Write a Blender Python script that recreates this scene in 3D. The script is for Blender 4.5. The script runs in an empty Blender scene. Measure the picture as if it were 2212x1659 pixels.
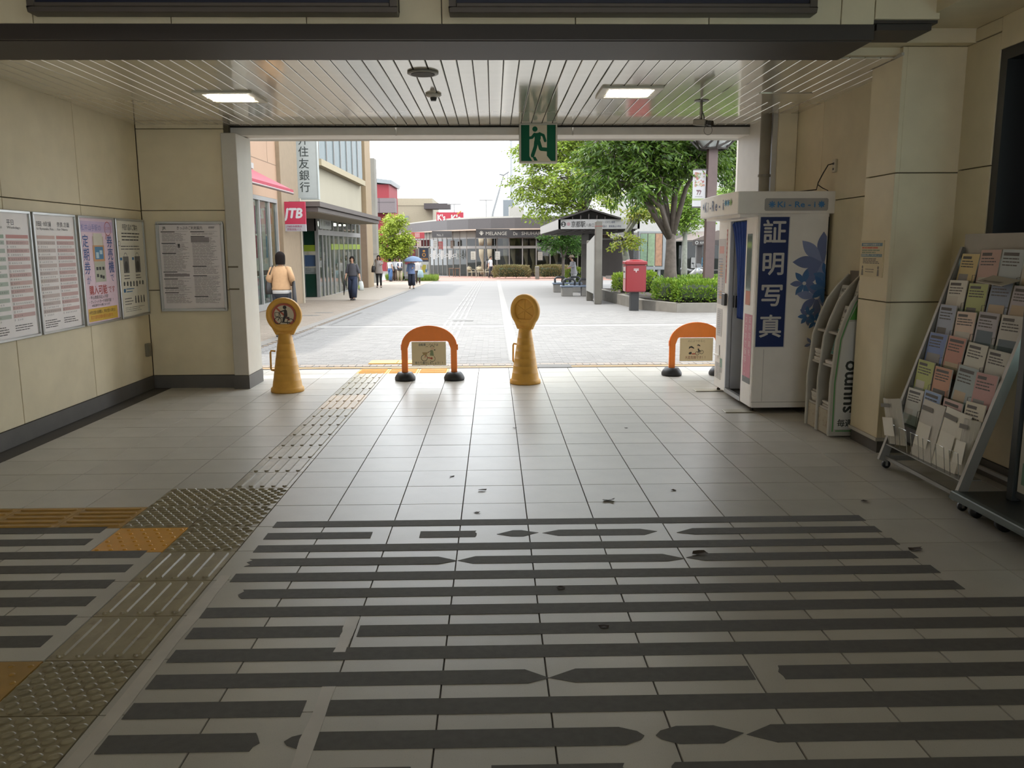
import bpy, bmesh, math, random
import numpy as np
from mathutils import Vector as V, Matrix
R = random.Random(7)
SC = bpy.context.scene
COL = SC.collection
pi = math.pi

# ---------------------------------------------------------------- camera, sky, sun, exposure
CAMH, FPX = 1.645, 1790.0
TH = math.atan(296.5 / FPX)
YAW = math.atan(38.7 * math.cos(TH) / FPX); ROLL = -.0045
cam = bpy.data.cameras.new('camera'); cam_o = bpy.data.objects.new('camera', cam); COL.objects.link(cam_o)
cam.sensor_width = 36; cam.lens = 36 * FPX / 2212; cam.clip_start = .05; cam.clip_end = 1000
CROT = Matrix.Rotation(-YAW, 3, 'Z') @ Matrix.Rotation(pi / 2 - TH, 3, 'X') @ Matrix.Rotation(ROLL, 3, 'Z')
cam_o.location = (0, 0, CAMH); cam_o.rotation_euler = CROT.to_euler()
SC.camera = cam_o
w = bpy.data.worlds.new('sky'); SC.world = w; w.use_nodes = True
bg = w.node_tree.nodes['Background']; bg.inputs[0].default_value = (.91, .955, 1, 1); bg.inputs[1].default_value = 2.6
sun = bpy.data.lights.new('sun', 'SUN'); sun.energy = 2.0; sun.angle = math.radians(1.5); sun.color = (1, .95, .87)
sun_o = bpy.data.objects.new('sun', sun); COL.objects.link(sun_o)
sun_o.rotation_euler = V((-.5, -.12, 1.0)).to_track_quat('Z', 'Y').to_euler()
SC.view_settings.view_transform = 'Standard'; SC.view_settings.look = 'None'
SC.view_settings.exposure = 1.05; SC.view_settings.gamma = 1; SC.view_settings.use_curve_mapping = False
SC.cycles.max_bounces = 10; SC.cycles.diffuse_bounces = 6; SC.cycles.glossy_bounces = 4
SC.cycles.transparent_max_bounces = 10; SC.cycles.sample_clamp_indirect = 6
SC.cycles.caustics_reflective = False; SC.cycles.caustics_refractive = False

# ---------------------------------------------------------------- measuring from the photograph: the ray of a pixel meets a plane of the place
SL, Y0 = .015, 12.0            # the plaza falls away from the threshold by 1.5 percent
def gz_of(y): return -SL * max(0, y - Y0)
def ray(px, py):
    return CROT @ V(((px - 1106) / FPX, (829.5 - py) / FPX, -1))
def at(px, py, Y): d = ray(px, py); return V((0, 0, CAMH)) + d * (Y / d.y)
def gp(px, py): d = ray(px, py); return V((0, 0, CAMH)) + d * ((SL * Y0 - CAMH) / (d.z + SL * d.y))
def onz(px, py, z=0): d = ray(px, py); return V((0, 0, CAMH)) + d * ((z - CAMH) / d.z)

# ---------------------------------------------------------------- materials
LK = [1.0]        # reflectance of the palette in use: 1 in the hall, lower outdoors, darkening plaza colours to offset the exposure set for the hall
def lin(h):
    h = h.lstrip('#'); o = []
    for i in (0, 2, 4):
        c = int(h[i:i + 2], 16) / 255; o.append(c / 12.92 if c <= .04045 else ((c + .055) / 1.055) ** 2.4)
    return [c * LK[0] for c in o]
MATS = {}
def M(name, col='#808080', rough=.55, metal=0, var=.05, scale=6, bump=0, bscale=60, emit=0, spec=.5, rnd=0, spots=0, wear=None):
    if LK[0] < 1: name += '_out'
    if name in MATS: return MATS[name]
    m = bpy.data.materials.new(name); m.use_nodes = True; MATS[name] = m
    nt = m.node_tree; N, L = nt.nodes, nt.links; p = N['Principled BSDF']
    c = lin(col) if isinstance(col, str) else list(col)
    p.inputs['Roughness'].default_value = rough; p.inputs['Metallic'].default_value = metal
    p.inputs['Specular IOR Level'].default_value = spec
    tc = N.new('ShaderNodeTexCoord'); no = N.new('ShaderNodeTexNoise'); no.inputs['Scale'].default_value = scale; no.inputs['Detail'].default_value = 4
    L.new(tc.outputs['Object'], no.inputs['Vector'])
    mr = N.new('ShaderNodeMapRange'); mr.inputs[3].default_value = 1 - var; mr.inputs[4].default_value = 1 + var
    mr.inputs[1].default_value = .3; mr.inputs[2].default_value = .7
    L.new(no.outputs['Fac'], mr.inputs[0])
    val = mr.outputs[0]
    if rnd:
        oi = N.new('ShaderNodeObjectInfo'); m2 = N.new('ShaderNodeMapRange'); m2.inputs[3].default_value = 1 - rnd; m2.inputs[4].default_value = 1 + rnd
        L.new(oi.outputs['Random'], m2.inputs[0]); mm = N.new('ShaderNodeMath'); mm.operation = 'MULTIPLY'
        L.new(val, mm.inputs[0]); L.new(m2.outputs[0], mm.inputs[1]); val = mm.outputs[0]
    hs = N.new('ShaderNodeHueSaturation'); hs.inputs['Color'].default_value = (*c, 1); L.new(val, hs.inputs['Value'])
    out = hs.outputs[0]
    if spots:   # fine speckle of the stone
        n2 = N.new('ShaderNodeTexNoise'); n2.inputs['Scale'].default_value = 260; n2.inputs['Detail'].default_value = 2; L.new(tc.outputs['Object'], n2.inputs['Vector'])
        r2 = N.new('ShaderNodeMapRange'); r2.inputs[1].default_value = .62; r2.inputs[2].default_value = .72; r2.inputs[4].default_value = spots; L.new(n2.outputs['Fac'], r2.inputs[0])
        mx = N.new('ShaderNodeMix'); mx.data_type = 'RGBA'; L.new(r2.outputs[0], mx.inputs[0]); L.new(out, mx.inputs[6]); mx.inputs[7].default_value = (c[0] * .45, c[1] * .42, c[2] * .4, 1); out = mx.outputs[2]
    if wear:    # blotches of dirt or rust with a shape of their own
        n3 = N.new('ShaderNodeTexNoise'); n3.inputs['Scale'].default_value = wear[1]; n3.inputs['Detail'].default_value = 8; n3.inputs['Roughness'].default_value = .7; L.new(tc.outputs['Object'], n3.inputs['Vector'])
        r3 = N.new('ShaderNodeMapRange'); r3.inputs[1].default_value = wear[2]; r3.inputs[2].default_value = wear[2] + .12; r3.inputs[4].default_value = wear[3]; L.new(n3.outputs['Fac'], r3.inputs[0])
        mx = N.new('ShaderNodeMix'); mx.data_type = 'RGBA'; L.new(r3.outputs[0], mx.inputs[0]); L.new(out, mx.inputs[6]); mx.inputs[7].default_value = (*lin(wear[0]), 1); out = mx.outputs[2]
    L.new(out, p.inputs['Base Color'])
    if bump:
        n4 = N.new('ShaderNodeTexNoise'); n4.inputs['Scale'].default_value = bscale; n4.inputs['Detail'].default_value = 3; L.new(tc.outputs['Object'], n4.inputs['Vector'])
        b = N.new('ShaderNodeBump'); b.inputs['Strength'].default_value = bump; b.inputs['Distance'].default_value = .01; L.new(n4.outputs['Fac'], b.inputs['Height']); L.new(b.outputs[0], p.inputs['Normal'])
    if emit:
        p.inputs['Emission Color'].default_value = (*c, 1); p.inputs['Emission Strength'].default_value = emit
    return m
def P(col, rough=.5): return M('print_' + col.lstrip('#'), col, rough, var=.03)
def glass_mat(name, tint='#c9d6d4', rough=.02, fac=1.0):
    if name in MATS: return MATS[name]
    m = bpy.data.materials.new(name); m.use_nodes = True; MATS[name] = m
    N, L = m.node_tree.nodes, m.node_tree.links; N.remove(N['Principled BSDF'])
    t = N.new('ShaderNodeBsdfTransparent'); t.inputs[0].default_value = (*[c / LK[0] for c in lin(tint)], 1)
    g = N.new('ShaderNodeBsdfGlossy'); g.inputs['Roughness'].default_value = rough
    f = N.new('ShaderNodeFresnel'); f.inputs[0].default_value = 1.5
    ml = N.new('ShaderNodeMath'); ml.operation = 'MULTIPLY'; ml.inputs[1].default_value = fac; ml.use_clamp = True; L.new(f.outputs[0], ml.inputs[0])
    ge = N.new('ShaderNodeNewGeometry'); m2 = N.new('ShaderNodeMath'); m2.operation = 'SUBTRACT'; m2.inputs[0].default_value = 1; L.new(ge.outputs['Backfacing'], m2.inputs[1])
    m3 = N.new('ShaderNodeMath'); m3.operation = 'MULTIPLY'; L.new(ml.outputs[0], m3.inputs[0]); L.new(m2.outputs[0], m3.inputs[1]); ml = m3
    x = N.new('ShaderNodeMixShader'); L.new(ml.outputs[0], x.inputs[0]); L.new(t.outputs[0], x.inputs[1]); L.new(g.outputs[0], x.inputs[2])
    L.new(x.outputs[0], N['Material Output'].inputs[0]); return m
def leaf_mat(name, c1, c2, trans=.35):
    if name in MATS: return MATS[name]
    m = bpy.data.materials.new(name); m.use_nodes = True; MATS[name] = m
    N, L = m.node_tree.nodes, m.node_tree.links; p = N['Principled BSDF']; p.inputs['Roughness'].default_value = .5; p.inputs['Specular IOR Level'].default_value = .3
    g = N.new('ShaderNodeNewGeometry'); cr = N.new('ShaderNodeMix'); cr.data_type = 'RGBA'
    cr.inputs[6].default_value = (*lin(c1), 1); cr.inputs[7].default_value = (*lin(c2), 1); L.new(g.outputs['Random Per Island'], cr.inputs[0])
    L.new(cr.outputs[2], p.inputs['Base Color'])
    t = N.new('ShaderNodeBsdfTranslucent'); L.new(cr.outputs[2], t.inputs[0])
    x = N.new('ShaderNodeMixShader'); x.inputs[0].default_value = trans; L.new(p.outputs[0], x.inputs[1]); L.new(t.outputs[0], x.inputs[2])
    L.new(x.outputs[0], N['Material Output'].inputs[0]); return m

# ---------------------------------------------------------------- mesh builder
def frame(o, u, v):
    u, v = V(u).normalized(), V(v).normalized(); n = u.cross(v)
    m = Matrix.Identity(4)
    for i, a in enumerate((u, v, n)): m.col[i][:3] = a
    m.col[3][:3] = V(o); return m
def FRONT(x, y, z): return frame((x, y, z), (1, 0, 0), (0, 0, 1))      # a face that looks towards -Y
def EAST(x, y, z): return frame((x, y, z), (0, 1, 0), (0, 0, 1))       # looks towards +X
def WEST(x, y, z): return frame((x, y, z), (0, -1, 0), (0, 0, 1))      # looks towards -X
def UP(x, y, z): return frame((x, y, z), (1, 0, 0), (0, 1, 0))
TXT = {}
def glyphs(s, bold):
    k = (s, bold)
    if k not in TXT:
        c = bpy.data.curves.new('t', 'FONT'); c.body = s; c.size = 1; c.resolution_u = 2; c.offset = bold
        o = bpy.data.objects.new('t', c); COL.objects.link(o)
        dg = bpy.context.evaluated_depsgraph_get(); me = bpy.data.meshes.new_from_object(o.evaluated_get(dg))
        TXT[k] = ([v.co.copy() for v in me.vertices], [tuple(p.vertices) for p in me.polygons])
        bpy.data.objects.remove(o); bpy.data.curves.remove(c); bpy.data.meshes.remove(me)
    return TXT[k]
class B:
    def __init__(s, mat=None): s.v = []; s.f = []; s.mi = []; s.mats = []; s.cur = 0; s.sm = []; s.smooth = False; s.T = None; s.q = 0; s.use(mat)
    def use(s, m):
        if m is None: return s
        if m not in s.mats: s.mats.append(m)
        s.cur = s.mats.index(m); return s
    def add(s, vs, fs, T=None):
        o = len(s.v); T = T or s.T
        if T is not None: vs = [T @ V(p) for p in vs]
        s.v.extend([tuple(p) for p in vs])
        for f in fs: s.f.append([i + o for i in f]); s.mi.append(s.cur); s.sm.append(s.smooth)
        return s
    def box(s, x0, y0, z0, x1, y1, z1, T=None):
        vs = [(x0, y0, z0), (x1, y0, z0), (x1, y1, z0), (x0, y1, z0), (x0, y0, z1), (x1, y0, z1), (x1, y1, z1), (x0, y1, z1)]
        return s.add(vs, [(3, 2, 1, 0), (4, 5, 6, 7), (0, 1, 5, 4), (1, 2, 6, 5), (2, 3, 7, 6), (3, 0, 4, 7)], T)
    def up(s): s.q = (s.q + 1) % 40; return s.q * 1.2e-5      # each print lies a hair above the one before
    def rect(s, x0, y0, x1, y1, z=0, T=None): z += s.up(); return s.add([(x0, y0, z), (x1, y0, z), (x1, y1, z), (x0, y1, z)], [(0, 1, 2, 3)], T)
    def poly(s, pts, z=0, T=None): z += s.up(); return s.add([(p[0], p[1], z) for p in pts], [tuple(range(len(pts)))], T)
    def prism(s, pts, z0, z1, T=None):
        n = len(pts); vs = [(p[0], p[1], z0) for p in pts] + [(p[0], p[1], z1) for p in pts]
        fs = [tuple(range(n - 1, -1, -1)), tuple(range(n, 2 * n))] + [(i, (i + 1) % n, n + (i + 1) % n, n + i) for i in range(n)]
        return s.add(vs, fs, T)
    def disc(s, x, y, r, z=0, n=20, T=None, ry=None):
        return s.poly([(x + r * math.cos(2 * pi * i / n), y + (ry or r) * math.sin(2 * pi * i / n)) for i in range(n)], z, T)
    def ring(s, x, y, r0, r1, z=0, n=24, T=None, a0=0, a1=2 * pi):
        vs = []; full = abs(a1 - a0 - 2 * pi) < 1e-6; z += s.up()
        for i in range(n + (0 if full else 1)):
            a = a0 + (a1 - a0) * i / n; c, q = math.cos(a), math.sin(a); vs += [(x + r0 * c, y + r0 * q, z), (x + r1 * c, y + r1 * q, z)]
        k = len(vs) // 2
        return s.add(vs, [(2 * i, 2 * i + 1, 2 * ((i + 1) % k) + 1, 2 * ((i + 1) % k)) for i in range(n if full else k - 1)], T)
    def line(s, x0, y0, x1, y1, w, z=0, T=None):
        d = V((x1 - x0, y1 - y0)); q = V((-d.y, d.x)).normalized() * w / 2
        return s.poly([(x0 - q.x, y0 - q.y), (x1 - q.x, y1 - q.y), (x1 + q.x, y1 + q.y), (x0 + q.x, y0 + q.y)], z, T)
    def tube(s, pts, r, n=8, T=None, caps=True, sq=(1, 1)):
        pts = [V(p) for p in pts]; k = len(pts); rs = r if isinstance(r, (list, tuple)) else [r] * k
        vs = []; up = None
        for i, p in enumerate(pts):
            d = (pts[min(i + 1, k - 1)] - pts[max(i - 1, 0)]).normalized()
            if up is None:
                up = V((0, 0, 1)) if abs(d.z) < .9 else V((0, 1, 0))
            a = d.cross(up).normalized(); b = a.cross(d).normalized(); up = b
            for j in range(n):
                t = 2 * pi * j / n; vs.append(p + (a * math.cos(t) * sq[0] + b * math.sin(t) * sq[1]) * rs[i])
        fs = [(i * n + j, i * n + (j + 1) % n, (i + 1) * n + (j + 1) % n, (i + 1) * n + j) for i in range(k - 1) for j in range(n)]
        if caps: fs += [tuple(range(n - 1, -1, -1)), tuple(range((k - 1) * n, k * n))]
        return s.add(vs, fs, T)
    def loft(s, rings, n=14, T=None, caps=True):
        vs = []
        for cx, cy, z, rx, ry in rings: vs += [(cx + rx * math.cos(2 * pi * j / n), cy + ry * math.sin(2 * pi * j / n), z) for j in range(n)]
        k = len(rings); fs = [(i * n + j, i * n + (j + 1) % n, (i + 1) * n + (j + 1) % n, (i + 1) * n + j) for i in range(k - 1) for j in range(n)]
        if caps: fs += [tuple(range(n - 1, -1, -1)), tuple(range((k - 1) * n, k * n))]
        return s.add(vs, fs, T)
    def lathe(s, prof, n=20, o=(0, 0, 0), T=None, caps=True): return s.loft([(o[0], o[1], o[2] + z, r, r) for r, z in prof], n, T, caps)
    def ball(s, c, r, nu=12, nv=8, T=None):
        rx, ry, rz = r if isinstance(r, (tuple, list)) else (r, r, r); pr = []
        for i in range(nv + 1):
            a = -pi / 2 + pi * i / nv; q = max(math.cos(a), .02); pr.append((c[0], c[1], c[2] + rz * math.sin(a), rx * q, ry * q))
        return s.loft(pr, nu, T)
    def text(s, t, size, x=0, y=0, z=.001, T=None, al='C', bold=0, wide=1.0, fit=None):
        vs, fs = glyphs(t, 0); z += s.up()
        if not vs: return s
        xs = [p.x for p in vs]; a, b = min(xs), max(xs); k = size * wide
        if fit: k = fit / max(b - a, 1e-6)
        off = {'C': -(a + b) / 2, 'L': -a, 'R': -b}[al]
        d = bold * size * .8
        for i, (dx, dy) in enumerate(((0, 0), (d, 0), (-d, 0), (0, d), (0, -d)) if bold else ((0, 0),)): s.add([(x + dx + (p.x + off) * k, y + dy + p.y * size, z + i * 1e-5) for p in vs], fs, T)
        return s
    def vtext(s, t, size, x, y, z=.001, T=None, step=1.08, bold=0, wide=1.0):   # characters set one below the other, y = top
        for i, ch in enumerate(t): s.text(ch, size, x, y - size * .88 - i * size * step, z, T, 'C', bold, wide)
        return s
    def lines(s, x0, y0, x1, y1, n, h, z=.001, T=None, ragged=.3, rr=None):      # rows of print too small to read
        rr = rr or R
        for i in range(n):
            y = y0 + (y1 - y0) * i / max(1, n - 1); x = x0
            e = x1 - (x1 - x0) * ragged * rr.random()
            while x < e:
                q = min(e, x + (x1 - x0) * rr.uniform(.08, .3)); s.rect(x, y - h / 2, q, y + h / 2, z, T); x = q + (x1 - x0) * .02
        return s

WL = {}          # world origin of everything built (roots carry no rotation unless built locally)
def tag(o, label=None, cat=None, group=None, kind=None):
    if label: o['label'] = label
    if cat: o['category'] = cat
    if group: o['group'] = group
    if kind: o['kind'] = kind
    return o
def thing(name, loc, label, cat, group=None, rz=0):
    o = bpy.data.objects.new(name, None); COL.objects.link(o); o.location = loc; o.rotation_euler = (0, 0, rz); o.empty_display_size = .1
    WL[o] = V(loc); return tag(o, label, cat, group)
def mesh_of(name, b, shift=V((0, 0, 0)), bevel=0, seg=1):
    me = bpy.data.meshes.new(name); me.from_pydata([tuple(V(p) - shift) for p in b.v] if shift.length else b.v, [], b.f)
    for m in b.mats: me.materials.append(m)
    me.polygons.foreach_set('material_index', b.mi); me.polygons.foreach_set('use_smooth', b.sm)
    if bevel:
        bm = bmesh.new(); bm.from_mesh(me); bmesh.ops.remove_doubles(bm, verts=bm.verts, dist=1e-5)
        es = [e for e in bm.edges if len(e.link_faces) == 2 and e.calc_face_angle(0) > .5]
        bmesh.ops.bevel(bm, geom=es, offset=bevel, segments=seg, affect='EDGES', clamp_overlap=True); bm.to_mesh(me); bm.free()
    me.update(); return me
def obj(name, b, parent=None, bevel=0, seg=1, local=False, origin=None, label=None, cat=None, group=None, kind=None):
    if parent is not None: sh = V((0, 0, 0)) if local else WL[parent]
    elif local: sh = V((0, 0, 0))
    else:
        a = np.array(b.v); lo, hi = a.min(0), a.max(0); sh = V(origin) if origin else V(((lo[0] + hi[0]) / 2, (lo[1] + hi[1]) / 2, lo[2]))
    me = mesh_of(name, b, sh, bevel, seg); o = bpy.data.objects.new(name, me); COL.objects.link(o)
    if parent is not None: o.parent = parent; WL[o] = WL[parent]
    else: o.location = sh; WL[o] = sh
    return tag(o, label, cat, group, kind)
def struct(name, b, **k): return obj(name, b, kind='structure', **k)
def piece(name, me, loc, parent, rz=0, sc=None):
    o = bpy.data.objects.new(name, me); COL.objects.link(o); o.parent = parent; o.location = V(loc) - WL[parent]; o.rotation_euler = (0, 0, rz)
    if sc: o.scale = sc
    WL[o] = V(loc); return o
def dup(root, loc, label=None, rz=None):
    r = root.copy(); COL.objects.link(r); r.location = loc
    if rz is not None: r.rotation_euler = (0, 0, rz)
    if label: r['label'] = label
    for c in list(root.children):
        k = c.copy(); COL.objects.link(k); k.parent = r
        for g in c.children:
            q = g.copy(); COL.objects.link(q); q.parent = k
    WL[r] = V(loc); return r
# ================================================================ THE HALL
T = .405
tile_m = M('floor_tile_stone', '#b4b0a7', .34, spec=.28, var=.06, scale=3, rnd=.05, spots=.5, bump=.04, bscale=14)
grout_m = M('grout', '#4a4641', .9)
tact_m = M('tactile_tan', '#948a70', .3, var=.14, scale=9, rnd=.08, wear=('#6a5a48', 14, .56, .6))
tact_y = M('tactile_yellow', '#d79a2c', .35, var=.08, scale=9, rnd=.05)
tact_b = M('tactile_brown_yellow', '#a5803c', .45, var=.12, scale=9, rnd=.05)
tape_m = M('anti_slip_tape', '#55524d', .75, var=.12, scale=30, bump=.15, bscale=400)
tape2_m = M('pale_tape', '#bdb6ac', .5, var=.08)
fl = B(grout_m); fl.box(-4.2, -8, -.12, 6.0, 11.36, -.006)
floor = struct('floor', fl, origin=(0, 0, 0), label='grey stone tile floor of the station hall', cat='floor')
g = .0022
def tile_bm(mat, w=T):
    b = B(mat); a = w / 2 - g; c = a - .0015
    vs = [(-a, -a, -.006), (a, -a, -.006), (a, a, -.006), (-a, a, -.006), (-c, -c, 0), (c, -c, 0), (c, c, 0), (-c, c, 0)]
    b.add([(x, y, z) for x, y, z in vs], [(4, 5, 6, 7), (0, 1, 5, 4), (1, 2, 6, 5), (2, 3, 7, 6), (3, 0, 4, 7)]); return b
def bump(b, x, y, rx, ry, h, n=8, ang=.5):
    vs = []
    for k, (q, z) in enumerate(((1, .0), (.78, .7), (.4, 1))):
        for i in range(n):
            t = 2 * pi * i / n; px, py = rx * q * math.cos(t), ry * q * math.sin(t)
            vs.append((x + px * math.cos(ang) - py * math.sin(ang), y + px * math.sin(ang) + py * math.cos(ang), z * h))
    fs = [(k * n + i, k * n + (i + 1) % n, (k + 1) * n + (i + 1) % n, (k + 1) * n + i) for k in (0, 1) for i in range(n)] + [tuple(range(2 * n, 3 * n))]
    s = b.smooth; b.smooth = True; b.add(vs, fs); b.smooth = s
def dot_tile(mat, nx, ny, rx, ry, h, ang):
    b = tile_bm(mat)
    for j in range(ny):
        for i in range(nx):
            bump(b, (i + .5 + (.25 if j % 2 else -.25)) * .385 / nx - .1925, (j + .5) * .385 / ny - .1925, rx, ry, h, ang=ang)
    return b
def bar_tile(mat, n=5):
    b = tile_bm(mat)
    for i in range(n):
        x = (i + .5) * .39 / n - .195; L_, r = .178, .018
        pts = [(x + r * math.cos(a), L_ - r + r * math.sin(a)) for a in [pi * k / 6 for k in range(7)]] + [(x + r * math.cos(a), -L_ + r + r * math.sin(a)) for a in [pi + pi * k / 6 for k in range(7)]]
        q = [((p[0] - x) * .72 + x, p[1] * .985) for p in pts]; k = len(pts)
        b.add([(p[0], p[1], 0) for p in pts] + [(p[0], p[1], .008) for p in q], [(i2, (i2 + 1) % k, k + (i2 + 1) % k, k + i2) for i2 in range(k)] + [tuple(range(k, 2 * k))])
    return b
me_tile = mesh_of('floor_tile', tile_bm(tile_m))
me_dots = mesh_of('tactile_tile', dot_tile(tact_m, 6, 9, .026, .0145, .009, .5))
me_ydot = mesh_of('tactile_tile_yellow', dot_tile(tact_y, 5, 6, .013, .011, .005, .2))
me_bdot = mesh_of('tactile_tile_brown', dot_tile(tact_b, 5, 6, .013, .011, .005, .2))
me_bars = mesh_of('tactile_tile_bars', bar_tile(tact_m)); me_barsy = mesh_of('tactile_tile_bars_brown', bar_tile(tact_b))
me_pink = mesh_of('tactile_tile_bars_pale', bar_tile(M('tactile_pale', '#b39b78', .42, var=.1, rnd=.05)))
ylw_out = M('tactile_sunny_yellow', '#d99a3a', .55, var=.06)
me_yout = mesh_of('tactile_tile_yellow_bars', bar_tile(ylw_out))
X0 = -.2115; YB = 5.19
special = {}
def sp(i, j, me, rz=0): special[(i, j)] = (me, rz)
# i counts columns from X0, j rows from YB
for j in range(-9, -5): sp(-4, j, me_dots)
for j in (-5, -4, -3): sp(-4, j, me_bars)
for j in (-2, -1, 0): sp(-4, j, me_dots)
sp(-5, -1, me_dots); sp(-5, 0, me_dots); sp(-5, -2, me_ydot); sp(-5, -6, me_bdot); sp(-5, -7, me_bdot)
for j in range(1, 14): sp(-4, j, me_pink if j in (8, 9) else me_bars)
for i in range(-10, -5): sp(i, -1, me_barsy, pi / 2)
for i in (-4, -3, -2): sp(i, 14, me_yout, pi / 2)
cells = []
for i in range(-10, 15):
    for j in range(-33, 15):
        cx, cy = X0 + (i + .5) * T, YB + (j + .5) * T
        if cx > 3.6 and j > 2: continue
        if cx - T / 2 < -4.14 or cy < -8 + T: continue
        cells.append((i, j, cx, cy))
def in_view(x, y):
    px = 1106 + FPX * math.tan(math.atan2(x, max(y, .1)) - YAW) / math.cos(TH)
    return y > 2.05 and -160 < px < 2400
vis = sorted([c for c in cells if in_view(c[2], c[3]) and (c[0], c[1]) not in special], key=lambda c: c[3])
near = set((c[0], c[1]) for c in vis[:300 - 4])
rest = B(tile_m)
for i, j, cx, cy in cells:
    if (i, j) in special:
        me, rz = special[(i, j)]; piece('tactile_tile', me, (cx, cy, R.uniform(0, .0008)), floor, rz)
    elif (i, j) in near:
        piece('floor_tile', me_tile, (cx, cy, R.uniform(-.0006, .0006)), floor)
    else:
        q = tile_bm(tile_m); rest.add(q.v, q.f, Matrix.Translation((cx, cy, 0)))
obj('floor_tiles', rest, floor, kind='stuff')
# tape strips: (y0, y1, [(x0, x1, end0, end1), ...]) ; ends f = cut square, p = worn to a point, r = rounded, j = torn
def strip_poly(x0, x1, y0, y1, e0, e1):
    h = y1 - y0; m = (y0 + y1) / 2; rr = R.uniform
    def end(e, x, d):
        if e == 'f': return [(x, y0), (x, y1)]
        if e == 'p': return [(x - d * .09, y0), (x + rr(-.01, .01), m + rr(-.02, .01)), (x - d * .1, y1)]
        if e == 'r': return [(x - d * .07, y0), (x - d * .015, y0 + h * .28), (x, m), (x - d * .02, y1 - h * .25), (x - d * .08, y1)]
        return [(x - d * rr(0, .03), y0), (x - d * rr(.0, .03), y0 + h * .25), (x, m + rr(-.01, .01)), (x - d * rr(.005, .03), y1 - h * .2), (x - d * rr(0, .03), y1)]
    return end(e1, x1, 1) + end(e0, x0, -1)[::-1]
XR = [2.24, 2.245, 2.25, 2.25, 2.26, 2.27] + [3.4] * 7
strips = [
    [(-1.33, 2.24, 'f', 'f')], [(-1.33, -.72, 'f', 'f'), (-.44, -.11, 'f', 'j'), (.0, .25, 'p', 'p'), (.27, .95, 'p', 'p'), (1.06, 2.245, 'p', 'f')],
    [(-1.33, 2.25, 'f', 'f')], [(-1.32, -.21, 'j', 'p'), (-.21, 1.0, 'p', 'p'), (1.02, 2.25, 'p', 'f')], [(-1.33, 2.26, 'f', 'f')],
    [(-1.24, 2.27, 'j', 'f')], [(-1.34, 3.4, 'f', 'f')], [(-1.33, -.66, 'f', 'f'), (-.6, 3.4, 'f', 'f')], [(-1.33, 3.4, 'f', 'f')],
    [(-1.33, .21, 'f', 'p'), (.21, .995, 'p', 'f'), (1.1, 3.4, 'j', 'f')], [(-1.33, -.7, 'f', 'f'), (-.66, 3.4, 'j', 'f')],
    [(-1.33, -.8, 'f', 'j'), (-.72, .5, 'r', 'r'), (.54, .85, 'r', 'p'), (.85, 3.4, 'p', 'f')],
    [(-1.33, -.25, 'f', 'j'), (-.02, .42, 'f', 'j'), (.55, 3.4, 'j', 'f')], [(-1.33, 3.4, 'f', 'f')], [(-1.33, 3.4, 'f', 'f')], [(-1.33, 3.4, 'f', 'f')]]
for k, seg in enumerate(strips):
    y1 = 4.866 - .2032 * k
    for x0, x1, e0, e1 in seg:
        b = B(tape_m); b.prism(strip_poly(x0, x1, y1 - .105, y1, e0, e1), .0002, .0018); obj('anti_slip_strip', b, floor)
for k, x1 in enumerate((-2.32, -2.31, -1.92, -1.91, -1.915, -1.915, -1.905, -1.91)):
    b = B(tape_m); y1 = 4.806 - .2025 * k; b.prism(strip_poly(-4.08, x1, y1 - .105, y1, 'f', 'f'), .0002, .0018); obj('anti_slip_strip', b, floor)
for x0, x1, ya, yb in ((-1.4, -1.345, 1.9, 4.03), (-.668, -.618, 3.2, 3.53), (-.665, -.615, 1.9, 2.93)):
    b = B(tape2_m); pts = [(x0 + R.uniform(-.006, .006), ya + (yb - ya) * i / 9) for i in range(10)]; pts2 = [(x1 + R.uniform(-.006, .006), ya + (yb - ya) * i / 9) for i in range(10)]
    b.prism(pts2 + pts[::-1], .0003, .0024); obj('pale_tape_strip', b, floor)

# ---- walls: base slabs with panels standing proud of recessed joints
wall_m = M('wall_panel_cream', '#d6caac', .62, var=.05, scale=4, rnd=.03, bump=.05, bscale=120, wear=('#8b7f66', 3, .67, .35))
joint_m = M('wall_joint', '#5c5543', .9)
base_m = M('baseboard_grey', '#55524e', .6, var=.1)
def panel(parent, x0, y0, z0, x1, y1, z1):
    b = B(wall_m); b.box(x0, y0, z0, x1, y1, z1); return obj('wall_panel', b, parent, bevel=.003)
ZJ = [.15, 1.16, 2.07, 3.1]
b = B(joint_m); b.box(-4.3, -8, 0, -4.085, 9.9, 4.3)
wl = struct('wall_left', b, label='long cream panelled wall hung with framed timetables', cat='wall')
ys = [9.845, 8.42, 7.1, 5.78, 4.46, 3.14, 1.82, .5, -.8, -2.1, -3.4, -4.7, -6, -8]
for a, c in zip(ys[1:], ys):
    for z0, z1 in zip(ZJ, ZJ[1:]): panel(wl, -4.09, a + .004, z0 + .004, -4.06, c - .004, z1 - .004)
b = B(base_m); b.box(-4.09, -8, 0, -4.05, 9.84, .15); obj('baseboard', b, wl)
b = B(joint_m); b.box(-4.3, 9.875, 0, -3.02, 10.15, 3.1)
wf = struct('wall_front', b, label='narrow cream wall beside the opening with a notice board', cat='wall')
for z0, z1 in zip([.15, 1.16, 2.075, 2.985], [1.16, 2.075, 2.985, 3.1]): panel(wf, -4.056, 9.85, z0 + .004, -3.07, 9.88, z1 - .004)
b = B(base_m); b.box(-4.05, 9.835, 0, -3.06, 9.88, .15); obj('baseboard', b, wf)
jamb_m = M('jamb_grey', '#b5b1a6', .45, var=.04)
b = B(jamb_m); b.box(-3.066, 9.73, .16, -2.895, 10.3, 2.925)
jl = struct('trim_1', b, bevel=.006, label='pale grey jamb at the edge of the opening', cat='jamb')
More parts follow.
